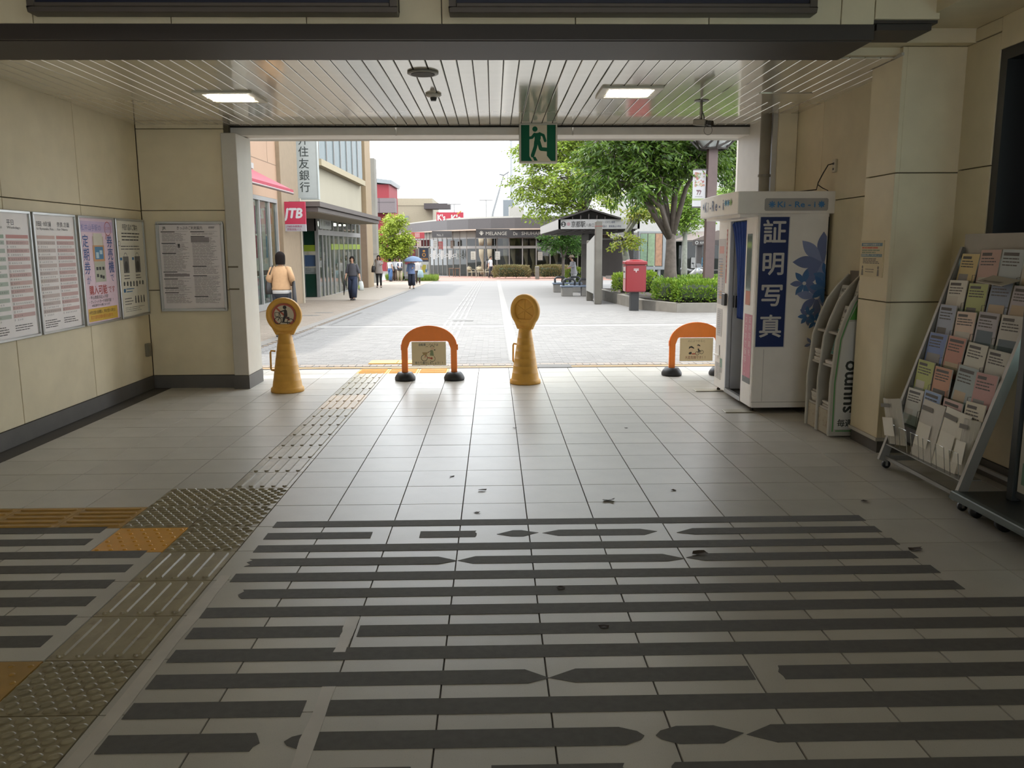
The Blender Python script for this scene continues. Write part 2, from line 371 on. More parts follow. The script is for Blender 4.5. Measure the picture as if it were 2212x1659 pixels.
b = B(base_m); b.box(-3.07, 9.72, 0, -2.89, 10.31, .16); obj('baseboard', b, jl)
for z in (1.42, 1.165):
    b = B(joint_m); b.box(-3.068, 9.727, z, -2.95, 9.732, z + .018); obj('joint', b, jl)
hd_m = M('header_grey', '#cbc7bf', .5, var=.05)
b = B(hd_m); b.box(-3.3, 10.06, 2.935, 3.3, 10.4, 3.06)
hd = struct('trim_2', b, label='grey metal lintel over the opening', cat='lintel')
for x0, x1 in ((-3.1, -1.127), (-1.107, .925), (.94, 3.3)):
    b = B(hd_m); b.box(x0, 9.965, 2.925, x1, 10.06, 3.02); obj('lintel_panel', b, hd, bevel=.004)
b = B(M('gap_dark', '#1d1b18', .9)); b.box(-3.2, 9.951, 3.012, 3.3, 9.972, 3.06); obj('shadow_gap', b, hd)
# ---- slatted ceiling
slat_m = M('ceiling_slat_enamel', '#e2ddd0', .1, var=.03, bump=.04, bscale=5, spec=1.0, metal=.45)
b = B(M('ceiling_void', '#35322d', .9)); b.box(-4.1, 6.5, 3.05, 3.6, 10.0, 3.3)
ce = struct('ceiling', b, origin=(0, 8, 3.05), label='glossy white slatted metal ceiling', cat='ceiling')
b = B(slat_m); b.box(-.056, -1.725, 0, .056, 1.725, .014); me_sl = mesh_of('ceiling_slat', b, bevel=.004)
me_sl.materials[0] = slat_m
x = -4.06 + .06
while x < 3.5:
    piece('ceiling_slat', me_sl, (x, 8.225, 3.03), ce); x += .1185
b = B(M('outer_soffit', '#8d877b', .6)); b.box(-9, 10.4, 2.98, 9, 10.95, 3.3); struct('trim_3', b, label='strip of canopy outside the opening', cat='soffit')  # kept shallow, depth shaped by the daylight wanted on the hall floor
# ---- cross beam and the wall above it
beam_m = M('beam_brown_grey', '#362f2a', .55, var=.04)
b = B(beam_m); b.box(-4.1, 5.93, 3.02, 2.6, 6.5, 3.12); b.box(-4.1, 5.93, 3.12, 2.6, 6.5, 4.3)
bm_ = struct('wall_upper', b, label='deep beam across the hall with cream panels', cat='beam')
xx = [-4.1, -3.05, -2.14, -1.24, -.335, .565, 1.47, 2.37, 2.6]
for a, c in zip(xx, xx[1:]): panel(bm_, a + .003, 5.9, 3.125, c - .003, 5.935, 3.6); panel(bm_, a + .003, 5.9, 3.606, c - .003, 5.935, 4.3)
b = B(beam_m); b.box(-4.1, 5.895, 3.025, 2.6, 5.93, 3.122); obj('beam_edge', b, bm_)
# hall ceiling, back wall with its doorway
b = B(M('hall_ceiling', '#8f8a7c', .8)); b.box(-4.3, -8.2, 4.3, 6, 6.5, 4.5); hc = struct('ceiling_2', b, label='plain high ceiling of the inner hall', cat='ceiling')
hall_fill_m = M('hall_fill', '#fff6ea', .4, emit=.8)  # unseen glowing panels added as fill for the near floor and walls
for k, (x, y) in enumerate(((-2.9, 4.6), (-1.2, 4.6), (-2.9, 1.8), (-1.2, 1.8), (-2.9, -1.5), (.8, 1.8), (.8, -1.5), (-1.2, -4.5))):
    b = B(hall_fill_m); b.box(x - .6, y - .13, 4.255, x + .6, y + .13, 4.3); obj('hall_fill_panel', b, hc)
b = B(wall_m); b.box(-4.3, -8.2, 0, -2.2, -8, 4.3); b.box(2.2, -8.2, 0, 6, -8, 4.3); b.box(-2.2, -8.2, 2.6, 2.2, -8, 4.3); struct('wall_back', b, label='back wall of the hall with a wide doorway', cat='wall')
# ---- right side: recessed wall, pier, window wall
b = B(joint_m); b.box(3.29, 6.9, 0, 3.5, 10.4, 3.1)
wr = struct('wall_right', b, label='cream wall behind the photo booth', cat='wall')
for a, c in ((6.95, 8.4), (8.4, 10.3)):
    for z0, z1 in zip(ZJ, ZJ[1:]): panel(wr, 3.26, a + .004, z0 + .004, 3.295, c - .004, z1 - .004)
b = B(base_m); b.box(3.25, 7, 0, 3.29, 9.2, .15); obj('baseboard', b, wr)
b = B(joint_m); b.box(3.06, 9.12, 0, 3.6, 10.4, 3.1)
ws = struct('wall_side', b, label='shaded cream return wall behind the grey pipe', cat='wall')
for z0, z1 in zip(ZJ, ZJ[1:]): panel(ws, 3.05, 9.1, z0 + .004, 3.255, 9.13, z1 - .004)
b = B(jamb_m); b.box(3.0, 9.13, 0, 3.06, 10.4, 3.05); obj('wall_edge', b, ws)
b = B(M('drain_pipe', '#8b8577', .5, var=.1)); b.smooth = True; b.tube([(2.935, 9.16, 0), (2.935, 9.16, 3.04)], .058, 16)
pp = obj('drain_pipe', b, label='grey vertical pipe rising beside the opening behind the booth', cat='pipe')
for z in (2.38, .9):
    b = B(M('pipe_clip', '#6f6a60', .5)); b.tube([(2.935, 9.16, z), (2.935, 9.16, z + .025)], .066, 16); b.box(2.99, 9.15, z, 3.05, 9.17, z + .02); obj('pipe_clip', b, pp)
b = B(joint_m); b.box(3.08, 6.43, 0, 3.7, 6.9, 3.1)
pier = struct('wall_pier', b, label='square cream pier standing out from the wall', cat='pier')
ZP = [.12, 1.205, 2.185, 3.099]
for z0, z1 in zip(ZP, ZP[1:]):
    panel(pier, 3.05, 6.4, z0 + .004, 3.085, 6.9, z1 - .004); panel(pier, 3.085, 6.4, z0 + .004, 3.6, 6.435, z1 - .004)
b = B(base_m); b.box(3.06, 6.41, 0, 3.6, 6.9, .12); obj('baseboard', b, pier)
b = B(jamb_m); b.box(3.035, 6.385, .1, 3.6, 6.9, .125); obj('baseboard_lip', b, pier)
b = B(M('slot_dark', '#2b241f', .9)); b.box(3.2, 6.905, 0, 3.262, 6.95, 2.93); obj('slot_edge', b, pier)
# beam shoe over the pier and lowered soffit beyond
b = B(beam_m); b.box(2.64, 5.95, 3.1, 3.02, 6.3, 3.14); b.box(2.6, 5.93, 3.14, 3.05, 6.45, 3.16); t4 = struct('trim_4', b, label='square beam end above the cream pier', cat='beam')
panel(t4, 2.603, 5.9, 3.16, 3.047, 6.45, 4.3)
b = B(jamb_m); b.box(3.03, 6.38, 3.03, 3.05, 6.9, 3.05); obj('moulding', b, pier)
b = B(wall_m); b.box(2.5, 6.3, 3.1, 3.75, 6.6, 3.3); b.box(2.5, 6.45, 3.045, 3.06, 6.6, 3.1); struct('trim_5', b, label='short soffit between ceiling and pier', cat='soffit')
b = B(wall_m); b.box(3.02, 2.2, 3.2, 3.9, 6.45, 4.3); struct('trim_6', b, label='bulkhead over the dark window', cat='bulkhead')
b = B(joint_m); b.box(3.56, 5.98, 0, 3.9, 6.5, 3.2); b.box(3.56, -8, 0, 3.9, 3.2, 3.2); b.box(3.56, 3.2, 0, 3.9, 5.98, .9); b.box(3.56, 3.2, 2.98, 3.9, 5.98, 3.2)
wn = struct('wall_window', b, label='cream wall with a tall black framed window', cat='wall')
for z0, z1 in zip([.12, 1.21, 2.2, 3.1], [1.21, 2.2, 3.1, 3.2]): panel(wn, 3.53, 5.98, z0 + .004, 3.565, 6.4, z1 - .004)
for a, c in ((3.2, 4.6), (4.6, 5.98)): panel(wn, 3.53, a + .004, .124, 3.565, c - .004, .9)
panel(wn, 3.53, -8, .12, 3.565, 3.2, 3.2); panel(wn, 3.53, 3.2, 2.98, 3.565, 5.98, 3.2)
b = B(base_m); b.box(3.52, -8, 0, 3.56, 6.4, .12); obj('baseboard', b, wn)
blk = M('window_black', '#1a1a1b', .4, var=.05)
b = B(blk)
for y0, y1, z0, z1 in ((5.9, 5.98, .9, 2.98), (3.2, 3.28, .9, 2.98), (3.28, 5.9, 2.9, 2.98), (3.28, 5.9, .9, .98)): b.box(3.54, y0, z0, 3.9, y1, z1)
w1 = struct('window_1', b, label='tall black framed window in the right wall', cat='window')
b = B(blk); b.box(3.82, 5.1, .98, 3.9, 5.9, 2.9); obj('side_panel', b, w1)
b = B(M('steel_frame', '#77787a', .35, .8)); b.box(3.84, 5.02, .98, 3.9, 5.1, 2.9); b.box(3.84, 3.28, 1.9, 3.9, 5.02, 1.94); obj('window_frame', b, w1)
b = B(glass_mat('window_glass')); b.box(3.865, 3.28, .98, 3.872, 5.02, 2.9); obj('pane', b, w1)

# ================================================================ FIXTURES IN THE HALL
alu = M('aluminium', '#b9bab8', .32, .7, var=.04)
paper = P('#ece6e3')
def poster(name, Tm, wd, ht, label, cat, group, fr=.022, depth=.028, fm=None):
    t = thing(name, Tm.translation, label, cat, group)
    b = B(fm or alu); b.T = Tm
    for x0, y0, x1, y1 in ((0, 0, wd, fr), (0, ht - fr, wd, ht), (0, fr, fr, ht - fr), (wd - fr, fr, wd, ht - fr)): b.box(x0, y0, -depth, x1, y1, .006)
    obj('poster_frame', b, t, bevel=.004)
    b = B(M('frame_back', '#77706a', .7)); b.T = Tm; b.box(.004, .004, -depth, wd - .004, ht - .004, -.012); obj('backing_board', b, t)
    return t
def sheet(t, Tm, x0, y0, x1, y1, m, z=-.008):
    b = B(m); b.T = Tm; b.box(x0, y0, z - .002, x1, y1, z); return obj('paper_sheet', b, t)
gl_cover = glass_mat('poster_cover', '#ffffff', .04, .35)
def cover(t, Tm, wd, ht):
    b = B(gl_cover); b.T = Tm; b.rect(.02, .02, wd - .02, ht - .02, .0); obj('clear_cover', b, t)
def timetable(Y, wd, ja, en, ja2, en2, green, label):
    ht = 1.085; Tm = EAST(-4.03, Y, .883); t = poster('timetable_poster', Tm, wd, ht, label, 'poster', 'framed posters on the cream wall')
    sheet(t, Tm, .02, .02, wd - .02, ht - .02, paper); b = B(P('#2a2727')); b.T = Tm; z = -.0065
    b.text(ja, .05, .06, ht - .12, z, al='L', bold=.01, fit=wd * .33); b.text(en, .03, .06, ht - .155, z, al='L', fit=wd * .38)
    b.text(ja2, .05, wd * .55, ht - .12, z, al='L', bold=.01, fit=wd * (.3 if len(ja2) > 3 else .13)); b.text(en2, .03, wd * .55, ht - .155, z, al='L', fit=wd * .25)
    b.use(P('#8fa58c' if green else '#c9a79d')); b.rect(.05, ht - .235, wd * .47, ht - .205, z); b.use(P('#c07f78')); b.rect(wd * .51, ht - .235, wd - .05, ht - .205, z)
    for k in range(20):
        y = ht - .27 - k * .034
        if k % 2 == 0:
            b.use(P('#a9b3a6' if green else '#c3b2ac')); b.rect(.05, y - .017, wd * .47, y + .017, z); b.use(P('#c5a29d')); b.rect(wd * .51, y - .017, wd - .05, y + .017, z)
        for c, xa in enumerate((.06, wd * .52)):
            b.use(P('#2a2727')); b.text(str(k + 5 if k < 19 else 0), .026, xa, y - .009, z + .0004, al='L')
            b.use(P('#55504d')); n = R.randint(3, 8); b.text('  '.join('%02d' % (R.randint(0, 5) * 10 + R.randint(0, 9)) for _ in range(n)), .02, xa + .045, y - .008, z + .0004, al='L')
    b.use(P('#55504d')); b.lines(.06, .12, wd * .45, .06, 4, .008, z); b.lines(wd * .52, .12, wd * .9, .08, 3, .008, z)
    obj('print', b, t); cover(t, Tm, wd, ht); return t
timetable(6.66, .78, '四条畷・京橋 方面', 'for Shijonawate, Kyobashi', '平日', 'Weekdays', True, 'silver framed timetable with a green left column, nearest the hall')
timetable(7.48, .75, '京田辺・木津 方面', 'for Kyotanabe, Kizu', '奈良 方面', 'for Nara', False, 'silver framed timetable with pink columns beside the pink poster')
wd, ht = .76, 1.085; Tm = EAST(-4.03, 8.29, .883)
t = poster('ticket_poster', Tm, wd, ht, 'pink poster about buying commuter passes, yellow box at its foot', 'poster', 'framed posters on the cream wall')
sheet(t, Tm, .02, .02, wd - .02, ht - .02, P('#ead0dc')); z = -.0065
b = B(P('#cdb6d6')); b.T = Tm; b.rect(.03, ht - .16, wd - .03, ht - .05, z - .0008)
b.use(P('#6a78b5')); b.text('松井山手駅の', .07, .05, ht - .14, z, al='L', fit=.42)
b.use(P('#3f5796')); b.vtext('定期券', .135, .12, ht - .18, z, bold=.015, step=.98, wide=.95); b.text('が', .09, .13, ht - .67, z); b.vtext('券売機', .135, wd - .12, ht - .18, z, bold=.015, step=.98, wide=.95); b.text('で', .09, wd - .12, ht - .66, z)
b.use(P('#b5473f')); b.text('購入可能', .1, .12, ht - .775, z, al='L', bold=.02, fit=.38); b.text('です', .08, .53, ht - .775, z, al='L')
b.ring(wd - .14, ht - .12, .066, .073, z, T=Tm @ Matrix.Diagonal((1, 1, 1, 1))); b.text('ピンクの', .04, wd - .14, ht - .13, z, fit=.1); b.line(wd - .18, ht - .18, wd - .2, ht - .23, .01, z)
b.use(P('#35302f')); b.text('・申込用紙の記入不要！', .04, .1, ht - .825, z, al='L', fit=.42); b.text('・クレジットカード利用可能！！', .038, .1, ht - .868, z, al='L', fit=.52); b.text('※暗証番号が必要になります', .028, .14, ht - .902, z, al='L', fit=.4)
obj('print', b, t)
b = B(P('#d8b03c')); b.T = Tm; b.rect(.06, .035, wd - .06, .165, z); b.use(P('#3b3020')); b.text('※学生定期の新規購入、学年が変わる場合は', .04, .08, .11, z + .0005, al='L', fit=.57); b.use(P('#c0562f')); b.text('窓口で通学証明書の提示が必要です。', .04, .1, .06, z + .0005, al='L', fit=.5); obj('yellow_box', b, t)
b = B(P('#c8b6a2')); b.T = Tm; b.rect(.27, ht - .5, .5, ht - .2, z); b.use(P('#d9d4c4')); b.rect(.29, ht - .3, .48, ht - .17, z + .0004); b.use(P('#cf9b6c')); b.rect(.26, ht - .45, .51, ht - .29, z + .0004); b.use(P('#4a86ad')); b.rect(.3, ht - .43, .48, ht - .305, z + .0008)
b.use(P('#c4dbe4')); b.rect(.32, ht - .42, .38, ht - .36, z + .0012); b.rect(.4, ht - .38, .46, ht - .34, z + .0012); b.use(P('#bfc0ac')); b.rect(.27, ht - .66, .5, ht - .455, z + .0004); b.use(P('#2e2f2d'))
for x, y in ((.3, .52), (.36, .52), (.43, .52), (.3, .59), (.37, .6), (.42, .61)): b.rect(x, ht - y - .02, x + .045, ht - y + .012, z + .0009)
obj('machine_picture', b, t); cover(t, Tm, wd, ht)
wd = .72; Tm = EAST(-4.03, 9.09, .883)
t = poster('luggage_poster', Tm, wd, ht, 'white poster of hand luggage drawings in the wall corner', 'poster', 'framed posters on the cream wall')
sheet(t, Tm, .02, .02, wd - .02, ht - .02, P('#e2ddcb')); b = B(P('#3a3935')); b.T = Tm
b.text('手回り品のご案内', .07, wd / 2, ht - .12, z, bold=.01, fit=.38); b.lines(.14, ht - .16, .6, ht - .23, 3, .012, z, ragged=.1); b.lines(.1, ht - .3, .58, ht - .33, 2, .008, z); b.ring(.07, ht - .27, .024, .028, z)
for cx, cy, s in ((.2, .5, 1), (.5, .5, 1)):     # two large bags
    b.use(P('#6e6c66')); b.rect(cx - .07, ht - cy - .09, cx + .07, ht - cy + .09, z); b.ring(cx, ht - cy + .09, .035, .042, z, 12, a0=0, a1=pi); b.use(P('#35342f')); b.disc(cx, ht - cy - .02, .045, z + .0005, ry=.06); b.lines(cx - .07, ht - cy - .12, cx + .08, ht - cy - .15, 2, .009, z)
b.use(P('#2f6f9c'));  b.rect(.06, ht - .45, .11, ht - .42, z); b.rect(.36, ht - .45, .41, ht - .42, z); b.rect(.09, ht - .8, .14, ht - .76, z); b.lines(.16, ht - .765, .36, ht - .795, 2, .01, z)
b.use(P('#45443f'))
for k in range(7): x = .1 + k * .08; b.disc(x + .02, ht - .7, .02, z, 8); b.rect(x, ht - .74 + R.uniform(-.01, .02), x + .035, ht - .69, z)
for k in range(4): x = .36 + k * .075; b.rect(x, ht - .93, x + .03, ht - .87, z); b.disc(x + .015, ht - .86, .013, z, 8)
b.lines(.1, ht - .87, .32, ht - .93, 3, .009, z); b.use(P('#8e8b7f')); b.lines(.1, ht - .97, .62, ht - 1.01, 3, .006, z); obj('print', b, t); cover(t, Tm, wd, ht)
wd, ht = .765, 1.035; Tm = FRONT(-3.895, 9.818, .915)
t = poster('fare_notice_board', Tm, wd, ht, 'square framed notice of ticket rules on the wall beside the opening', 'notice board', None, fr=.03)
sheet(t, Tm, .03, .03, wd - .03, ht - .03, P('#d9d2d0')); b = B(P('#2f2d2c')); b.T = Tm
b.text('JR', .045, .09, ht - .09, z, bold=.02); b.text('きっぷのご利用案内', .042, wd / 2, ht - .09, z, bold=.01, fit=.29); b.lines(.6, ht - .065, .68, ht - .075, 2, .006, z)
for x0, x1, ys_ in ((.05, .36, (.115, .245, .36, .575, .655, .76, .815)), (.39, .7, (.115, .17, .51, .62, .86))):
    for q in ys_:
        b.use(P('#2f2d2c')); b.rect(x0, ht - q - .008, x0 + .16, ht - q + .002, z); b.rect(x0, ht - q, x1, ht - q + .002, z); b.use(P('#7d7878'))
    nl = [y for y in np.arange(.135, .94, .0125) if all(abs(y - q) > .012 for q in ys_)]
    for y in nl: b.lines(x0 + .01, ht - y, x1, ht - y, 1, .0045, z)
b.use(P('#8a8282')); b.rect(.39, ht - .24, .6, ht - .18, z + .0003); b.rect(.06, ht - .63, .35, ht - .6, z + .0003); b.use(P('#333030')); b.rect(.235, ht - .3, .26, ht - .255, z + .0003); obj('print', b, t); cover(t, Tm, wd, ht)
b = B(alu)
for x, y in ((.025, .025), (wd - .025, .025), (.025, ht - .025), (wd - .025, ht - .025)): b.ball(Tm @ V((x, y, .008)), .012, 8, 6)
obj('corner_knobs', b, t)
b = B(M('box_grey', '#75705f', .5)); b.box(-4.062, 9.66, .4, -4.02, 9.76, .55); obj('junction_box', b, bevel=.006, label='small grey junction box low on the wall near the corner', cat='junction box')
# sign boxes above the beam
for x0, x1, lab in ((-3.02, -.62, 'wide dark blue sign box above the beam over the timetables'), (-.28, 2.16, 'wide dark sign box above the beam over the photo booth side')):
    t = thing('sign_box', ((x0 + x1) / 2, 5.8, 3.2), lab, 'sign', 'sign boxes over the hall beam'); fm = M('sign_frame', '#5c554f', .4, .3)
    b = B(fm); b.box(x0, 5.78, 3.165, x1, 5.9, 3.2); b.box(x0, 5.78, 3.2, x0 + .05, 5.9, 3.9); b.box(x1 - .05, 5.78, 3.2, x1, 5.9, 3.9); b.box(x0, 5.78, 3.9, x1, 5.9, 3.94); b.box(x0 + .05, 5.77, 3.2, x1 - .05, 5.79, 3.225); obj('sign_frame', b, t, bevel=.004)
    b = B(M('sign_navy', '#171c33', .35)); b.box(x0 + .05, 5.8, 3.225, x1 - .05, 5.84, 3.9); obj('sign_face', b, t)
# ceiling fittings
lamp_m = M('lamp_tube', '#fff6e2', .4, emit=24)
for x, y, lab in ((-2.42, 8.06, 'square lit ceiling light over the timetable side'), (1.24, 7.84, 'square lit ceiling light between exit sign and camera')):
    t = thing('ceiling_light', (x, y, 3.02), lab, 'ceiling light', 'recessed lights in the slatted ceiling')
    b = B(M('lamp_rim', '#c9c4b4', .4)); z0, z1 = 3.012, 3.031
    for a in ((-.27, -.27, .27, -.2), (-.27, .2, .27, .27), (-.27, -.2, -.2, .2), (.2, -.2, .27, .2)): b.box(x + a[0], y + a[1], z0, x + a[2], y + a[3], z1)
    obj('lamp_rim', b, t, bevel=.003); b = B(M('lamp_tray', '#efe9d8', .3)); b.box(x - .2, y - .2, 3.024, x + .2, y + .2, 3.03); obj('lamp_tray', b, t)
    for q in (-.08, .08):
        b = B(lamp_m); b.smooth = True; b.tube([(x - .19, y + q, 3.012), (x + .19, y + q, 3.012)], .011, 10); obj('lamp_tube', b, t)
b = B(M('speaker_rim', '#8d887e', .4)); b.smooth = True; b.lathe([(.125, .018), (.125, .008), (.11, 0), (.095, .004)], 32, (-.555, 6.98, 3.01)); t = obj('ceiling_speaker', b, label='round speaker flush in the slatted ceiling', cat='speaker')
b = B(M('speaker_mesh', '#55504a', .7, bump=.5, bscale=300)); b.lathe([(.095, 0), (.094, .004)], 32, (-.555, 6.98, 3.009)); obj('speaker_mesh', b, t)
b = B(M('detector_white', '#b7b2a6', .4)); b.smooth = True; b.lathe([(.07, .03), (.075, .02), (.06, .008), (.03, .0)], 24, (-.54, 7.95, 3.0)); t = obj('smoke_detector', b, label='small round smoke detector beyond the ceiling speaker', cat='detector')
b = B(M('detector_core', '#3c3a36', .5)); b.lathe([(.024, -.03), (.03, -.01), (.03, .002)], 12, (-.54, 7.95, 3.0)); obj('detector_core', b, t)
# camera on its bracket
cx, cy = 2.02, 8.3; t = thing('security_camera', (cx, cy, 3.03), 'grey security camera hanging from the slatted ceiling', 'camera')
cm = M('camera_grey', '#5f5a50', .4)
b = B(cm); b.lathe([(.07, .0), (.07, -.006), (.03, -.012), (.012, -.02)][::-1], 16, (cx, cy, 3.03)); b.tube([(cx, cy, 3.02), (cx, cy, 2.93), (cx, cy, 2.925), (cx, cy, 2.87)], [.013, .013, .017, .012], 10); b.ball((cx, cy, 2.865), .015, 8, 6); obj('bracket', b, t)
Tc = Matrix.Translation((cx, cy, 2.825)) @ Matrix.Rotation(.75, 4, 'Z') @ Matrix.Rotation(.16, 4, 'X')
b = B(cm); b.T = Tc; b.box(-.032, -.07, -.03, .032, .075, .03); obj('camera_body', b, t, bevel=.008)
b = B(M('lens_black', '#15120f', .3)); b.T = Tc @ Matrix.Rotation(pi / 2, 4, 'X'); b.lathe([(.022, .068), (.024, .09), (.028, .095), (.026, .13)], 14); obj('lens', b, t)
b = B(M('cable_black', '#1c1a18', .5)); b.tube([(cx + .012, cy, 2.93), (cx + .03, cy + .01, 2.89), (cx + .04, cy + .03, 2.85)], .005, 6)
p0 = Tc @ V((0, -.1, -.02)); b.tube([p0 + V((.04 * math.sin(a) - .01, 0, -.045 + .045 * math.cos(a))) for a in [2 * pi * i / 14 for i in range(15)]], .0022, 5, caps=False); obj('cable', b, t)
b = B(slat_m); b.box(2.45, 7.9, 3.022, 2.95, 8.35, 3.031); obj('ceiling_hatch', b, bevel=.003, label='square access hatch in the slatted ceiling near the booth', cat='hatch')
# exit sign
t = thing('exit_sign', (.52, 9.8, 2.59), 'green running man exit sign hanging under the lintel', 'sign'); fm = M('exit_frame', '#a7a393', .4, .2)
b = B(fm)
for a in ((.305, 2.592, .738, 2.612), (.305, 3.012, .738, 3.03), (.305, 2.612, .325, 3.012), (.718, 2.612, .738, 3.012)): b.box(a[0], 9.77, a[1], a[2], 9.87, a[3])
obj('sign_frame', b, t, bevel=.003)
Tm = FRONT(.325, 9.785, 2.612); W_, H_ = .393, .4
b = B(M('exit_white', '#c9bfa4', .35)); b.T = Tm; b.box(0, 0, -.06, W_, H_, 0); obj('sign_face', b, t)
gm = M('exit_green', '#07583d', .6, spec=.2); b = B(gm); b.T = Tm; z = .001
b.rect(0, 0, .095, H_, z); b.poly([(.295, 0), (W_, 0), (W_, H_), (.295, H_), (.295, .06), (.345, .0)], z); b.poly([(.095, .055), (.095, .0), (.13, 0)], z)
b.poly([(.13, .05), (.165, .048), (.19, .005), (.15, .005)], z)
b.disc(.158, .355, .03, z, 20); mz = z + .0004
b.poly([(.15, .31), (.21, .315), (.225, .285), (.225, .25), (.205, .195), (.15, .21), (.155, .25)], mz)                    # trunk
for pts in ([(.155, .3), (.125, .262), (.095, .258)], [(.21, .305), (.255, .285), (.275, .225)], [(.17, .22), (.165, .165), (.13, .06)], [(.2, .22), (.225, .135), (.345, .125)]):
    for p, q in zip(pts, pts[1:]): b.line(p[0], p[1], q[0], q[1], .032 if p[1] > .23 else .042, mz); b.disc(q[0], q[1], .016 if p[1] > .23 else .019, mz, 12); b.disc(p[0], p[1], .016, mz, 12)
obj('pictogram', b, t)
# socket and the booth's cable
b = B(P('#c4bda8')); b.box(3.235, 8.0, 2.33, 3.26, 8.07, 2.45); t = obj('wall_socket', b, bevel=.003, label='cream power socket on the wall above the photo booth', cat='socket')
b = B(P('#3b3833')); b.box(3.232, 8.02, 2.35, 3.236, 8.05, 2.37); b.box(3.232, 8.02, 2.4, 3.236, 8.05, 2.42); obj('socket_slot', b, t)
b = B(M('cable_black', '#1c1a18')); b.tube([(3.23, 8.035, 2.41), (3.19, 8.05, 2.4), (3.16, 8.08, 2.33), (3.13, 8.12, 2.24), (3.12, 8.13, 2.175), (3.0, 8.2, 2.165), (2.85, 8.5, 2.163)], .006, 6)
b.tube([(3.13, 8.12, 2.22), (3.17, 8.11, 2.19), (3.22, 8.1, 2.165), (3.245, 8.09, 1.9), (3.245, 8.09, 1.2)], .005, 6); obj('power_cable', b, label='thin black cable from the socket across the booth top', cat='cable')
# ================================================================ SIGN CONES AND BARRIERS AT THE OPENING
cone_m = M('cone_yellow', '#cf9c40', .5, var=.07, scale=12, wear=('#8a6a34', 7, .62, .4))
def sign_cone(loc, rz, label, front):
    t = thing('sign_cone', loc, label, 'cone sign', rz=rz)
    b = B(cone_m); b.smooth = True
    pr = [(.185, .0), (.19, .01), (.185, .045), (.172, .055)]; r = .168
    zs = [.06, .135, .22, .31, .40, .48, .56, .675]
    for a, c in zip(zs, zs[1:]):
        ra, rc = .168 - (a - .06) * .155, .168 - (c - .06) * .155; pr += [(ra, a), (rc + .0016, c - .003), (rc, c)]
    b.lathe(pr, 28); obj('cone_body', b, t, local=True)
    b = B(cone_m); b.smooth = True; b.tube([(-.118, 0, .47), (-.165, 0, .475), (-.175, 0, .455), (-.178, 0, .27), (-.17, 0, .25), (-.142, 0, .245)], .011, 8); obj('handle', b, t, local=True)
    b = B(cone_m); b.prism([(-.09, -.03), (.09, -.03), (.09, .03), (-.09, .03)], .67, .70); b.prism([(-.1, .66), (-.055, .66), (.055, .66), (.1, .66), (.16, .78), (-.16, .78)], -.025, .025, FRONT(0, 0, 0)); obj('neck', b, t, bevel=.004, local=True)
    b = B(cone_m); b.smooth = True; Tf = FRONT(0, 0, .885)
    b.lathe([(.135, -.012), (.14, .022), (.15, .035), (.19, .035), (.2, .02), (.2, -.02), (.19, -.035), (.15, -.035), (.14, -.02), (.135, .012)] , 40, T=Tf, caps=False); obj('sign_rim', b, t, local=True)
    b = B(M('cone_disc', '#c3b79f', .5) if front else cone_m); b.lathe([(.138, -.008), (.138, .006)], 36, T=Tf); obj('sign_disc', b, t, local=True)
    if front:
        z = .0075; b = B(P('#a8503a')); b.T = Tf; b.ring(0, 0, .112, .134, z, 40); b.line(-.085, .085, .06, -.06, .02, z)
        k = P('#2a2320'); b.use(k); q = z + .001
        b.disc(.012, .088, .021, q, 16)
        b.poly([(.0, .058), (.022, .068), (.036, .05), (.04, .0), (.035, -.022), (-.002, -.02), (.0, .02)], q)
        b.line(.012, .055, -.045, .035, .014, q); b.poly([(-.005, -.015), (.025, -.02), (.01, -.05), (.0, -.08), (-.02, -.082), (-.018, -.05)], q)
        for x, y in ((-.07, -.062), (.072, -.082)): b.ring(x, y, .034, .042, q, 20)
        b.line(-.07, -.062, -.04, -.01, .008, q); b.line(-.04, -.01, -.05, .03, .008, q); b.line(-.04, -.03, .055, -.04, .008, q); b.line(-.03, -.08, .07, -.09, .012, q); b.line(.03, -.03, .06, -.03, .01, q)
        b.line(-.1, -.012, -.06, -.018, .006, q); b.line(-.1, .03, -.055, .03, .006, q); b.line(-.1, -.012, -.1, .03, .006, q); b.line(-.058, -.015, -.055, .03, .006, q)
        obj('pictogram', b, t, local=True)
    else:
        b = B(cone_m)
        for i in range(6):
            a = pi * i / 3 + .5; b.tube([(.0, -.008, .885), (.128 * math.cos(a), -.008, .885 + .128 * math.sin(a))], .0035, 6)
        obj('disc_ribs', b, t, local=True)
    b = B(cone_m); b.lathe([(.014, .006), (.012, .02), (.004, .022)], 10, T=FRONT(0, 0, .768)); obj('rivet', b, t, local=True)
    return t
sign_cone((-2.405, 9.55, 0), .06, 'yellow cone sign with a no motorcycles pictogram', True)
sign_cone((.375, 10.0, 0), -.62, 'yellow cone sign with a blank ribbed disc, between the arched barriers', False)
org = M('barrier_orange', '#f2862a', .45, var=.05, scale=10, wear=('#9c5a22', 6, .66, .4)); rub = M('rubber_black', '#17181a', .5, var=.1)
